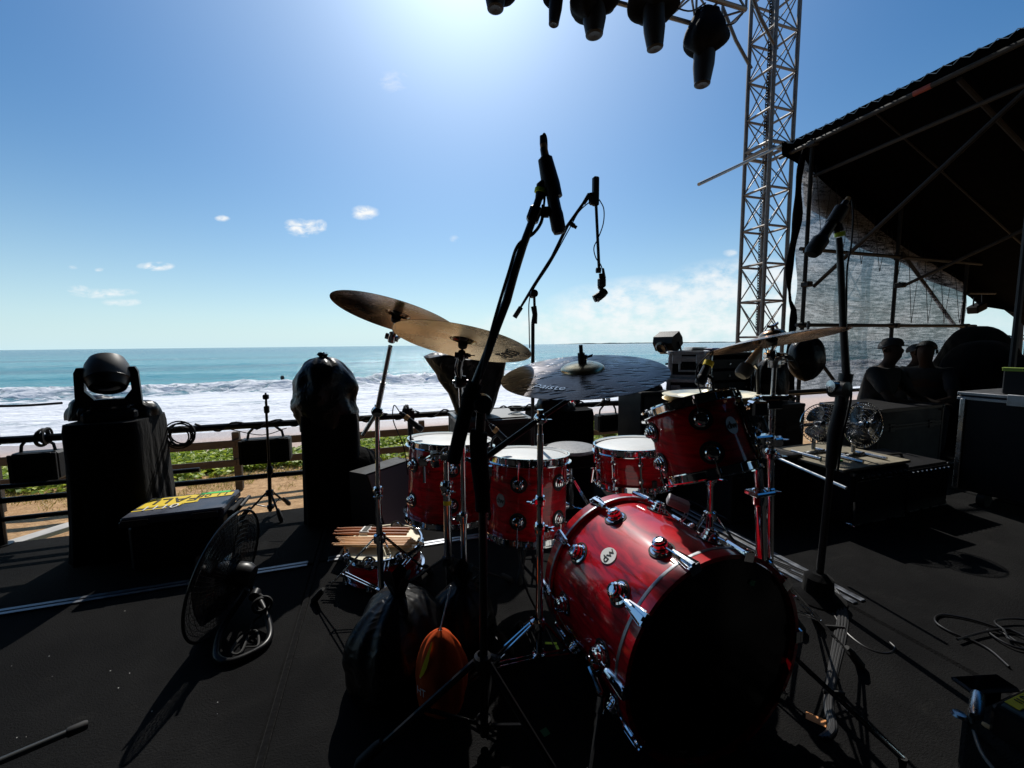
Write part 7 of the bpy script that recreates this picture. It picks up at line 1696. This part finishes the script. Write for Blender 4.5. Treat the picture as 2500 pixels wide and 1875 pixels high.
# ============================================================ BOTTOM RIGHT: CASE WITH MIXER, TABLET
zc_ = .40; c0 = atz(2342, 1744, zc_); u0, v1 = c0.dot(UX), c0.dot(VX)
cs_ = thing('carpeted_case', 'dark carpet-covered box at the bottom right corner', 'case', S(u0 + .35, v1 - .3, 0), AZ)
K['ozite'] = mat('grey_carpet', (.028, .027, .026), .95, bump=.8, bscale=260, spec=.1)
g = MB(SF); g.rbox((u0 + .35, v1 - .35, zc_ / 2), (.70, .70, zc_), .012); g.build('body', K['ozite'], cs_)
g = MB(SF); g.lathe([(0, .004), (.010, .003), (.013, -.002)], SF.inverted() @ frame(c0 - ZX * .0, *basis(ZX)), 10); g.build('corner_cap', K['steel'], cs_)
mx0 = atz(2418, 1716, zc_ + .065); mu, mv = mx0.dot(UX), mx0.dot(VX)
mxr = thing('mixer', 'black mixing unit with yellow labelled tape strip and pale switches', 'mixer', S(mu + .14, mv - .12, zc_), AZ)
g = MB(SF); g.rbox((mu + .16, mv - .15, zc_ + .034), (.32, .30, .062), .006); g.build('body', K['gloss_black'], mxr)
K['panel_grey'] = mat('panel_grey', (.045, .055, .058), .4)
g = MB(SF); g.rbox((mu + .16, mv - .15, zc_ + .0665), (.30, .28, .004), .001); pn = g.build('panel', K['panel_grey'], mxr)
g = MB(SF); g.rbox((mu + .075, mv - .020, zc_ + .0705), (.11, .020, .002), .0006); g.build('tape_strip', K['yellow'], pn)
vs, fs = text_geo('11 DO 4 IN', .0155); g = MB(SF @ Matrix.Translation((mu + .075, mv - .020, zc_ + .0728))); g.add(vs, fs); g.build('lettering', K['ink'], pn, smooth=0)
g = MB(SF); g.rbox((mu + .085, mv - .040, zc_ + .0700), (.10, .006, .002), .0006); g.build('scale_strip', mat('pale_blue', (.40, .50, .52), .5), pn)
g = MB(SF); g.rbox((mu + .10, mv - .080, zc_ + .0700), (.10, .055, .003), .001); g.build('display', K['gloss_black'], pn)
for i in range(4):
    for j in range(3):
        g = MB(SF); g.lathe([(.008, 0), (.007, .012), (0, .013)], Matrix.Translation((mu + .06 + i * .045, mv - .14 - j * .04, zc_ + .0685)), 12); g.build('knob', K['white'] if (i + j) % 3 == 0 else K['steel'], pn)
g = MB(SF); g.rbox((mu + .175, mv - .075, zc_ + .0712), (.03, .05, .006), .001); g.build('white_label', K['white'], pn)
# plug and cable
xp = atz(2385, 1722, zc_ + .045); g = MB(); pl = thing('audio_plug', 'metal cable plug on the corner of the mixing unit with a pale cable', 'plug', xp)
g.lathe([(.0, -.03), (.008, -.03), (.0105, -.02), (.0105, .02), (.009, .03), (0, .03)], fz(xp, UX * .9 + VX * .35 + ZX * .2), 14); g.build('connector', K['steel'], pl)
g = MB(); g.tube(spline([xp - UX * .028 - VX * .01, atz(2368, 1735, zc_ + .02), atY(2375, 1775, .74), atY(2398, 1840, .70), atY(2450, 1905, .66)], 8), .0032, 8); g.build('cable', K['grey_metal'], pl)
K['tab_glass'] = mat('tablet_glass', (.003, .003, .004), .06, spec=.5)
zt_ = zc_ + .02; cs4 = [atz(2343, 1666, zt_), atz(2406, 1626, zt_), atz(2466, 1668, zt_), atz(2404, 1706, zt_)]
cc = sum(cs4, Vector()) / 4; xd = ((cs4[2] - cs4[1]) + (cs4[3] - cs4[0])).normalized(); l1 = ((cs4[2] - cs4[1]).length + (cs4[3] - cs4[0]).length) / 2; l2 = ((cs4[1] - cs4[0]).length + (cs4[2] - cs4[3]).length) / 2
tb_ = thing('tablet', 'thin black tablet lying flat behind the mixing unit', 'tablet', cc)
Ft = fz(cc, ZX, xd); g = MB(Ft); g.rbox((0, 0, -.005), (l1, l2, .010), .004); g.build('body', K['gloss_black'], tb_)
g = MB(Ft); g.rbox((0, 0, .0008), (l1 - .012, l2 - .012, .0012), .0004); g.build('screen', K['tab_glass'], tb_)
bs_ = S(*( (cc - ZX * .04).dot(UX), (cc).dot(VX), 0)); g = MB(Ft); g.rbox((-l1 * .08, l2 * .14, -.0105 - .195), (l1 * .45, l2 * .45, .39), .008); tag(g.build('equipment_box', K['case_panel']), 'black box standing under the tablet at the bottom right', 'box')
p0_, p1_ = atz(2396, 1764, zc_ + .009), atz(2510, 1832, zc_ + .009); stick(p0_, p0_ + (p1_ - p0_).normalized() * .40, 'stick', 'lone drumstick lying on the carpeted box at the bottom right', None)
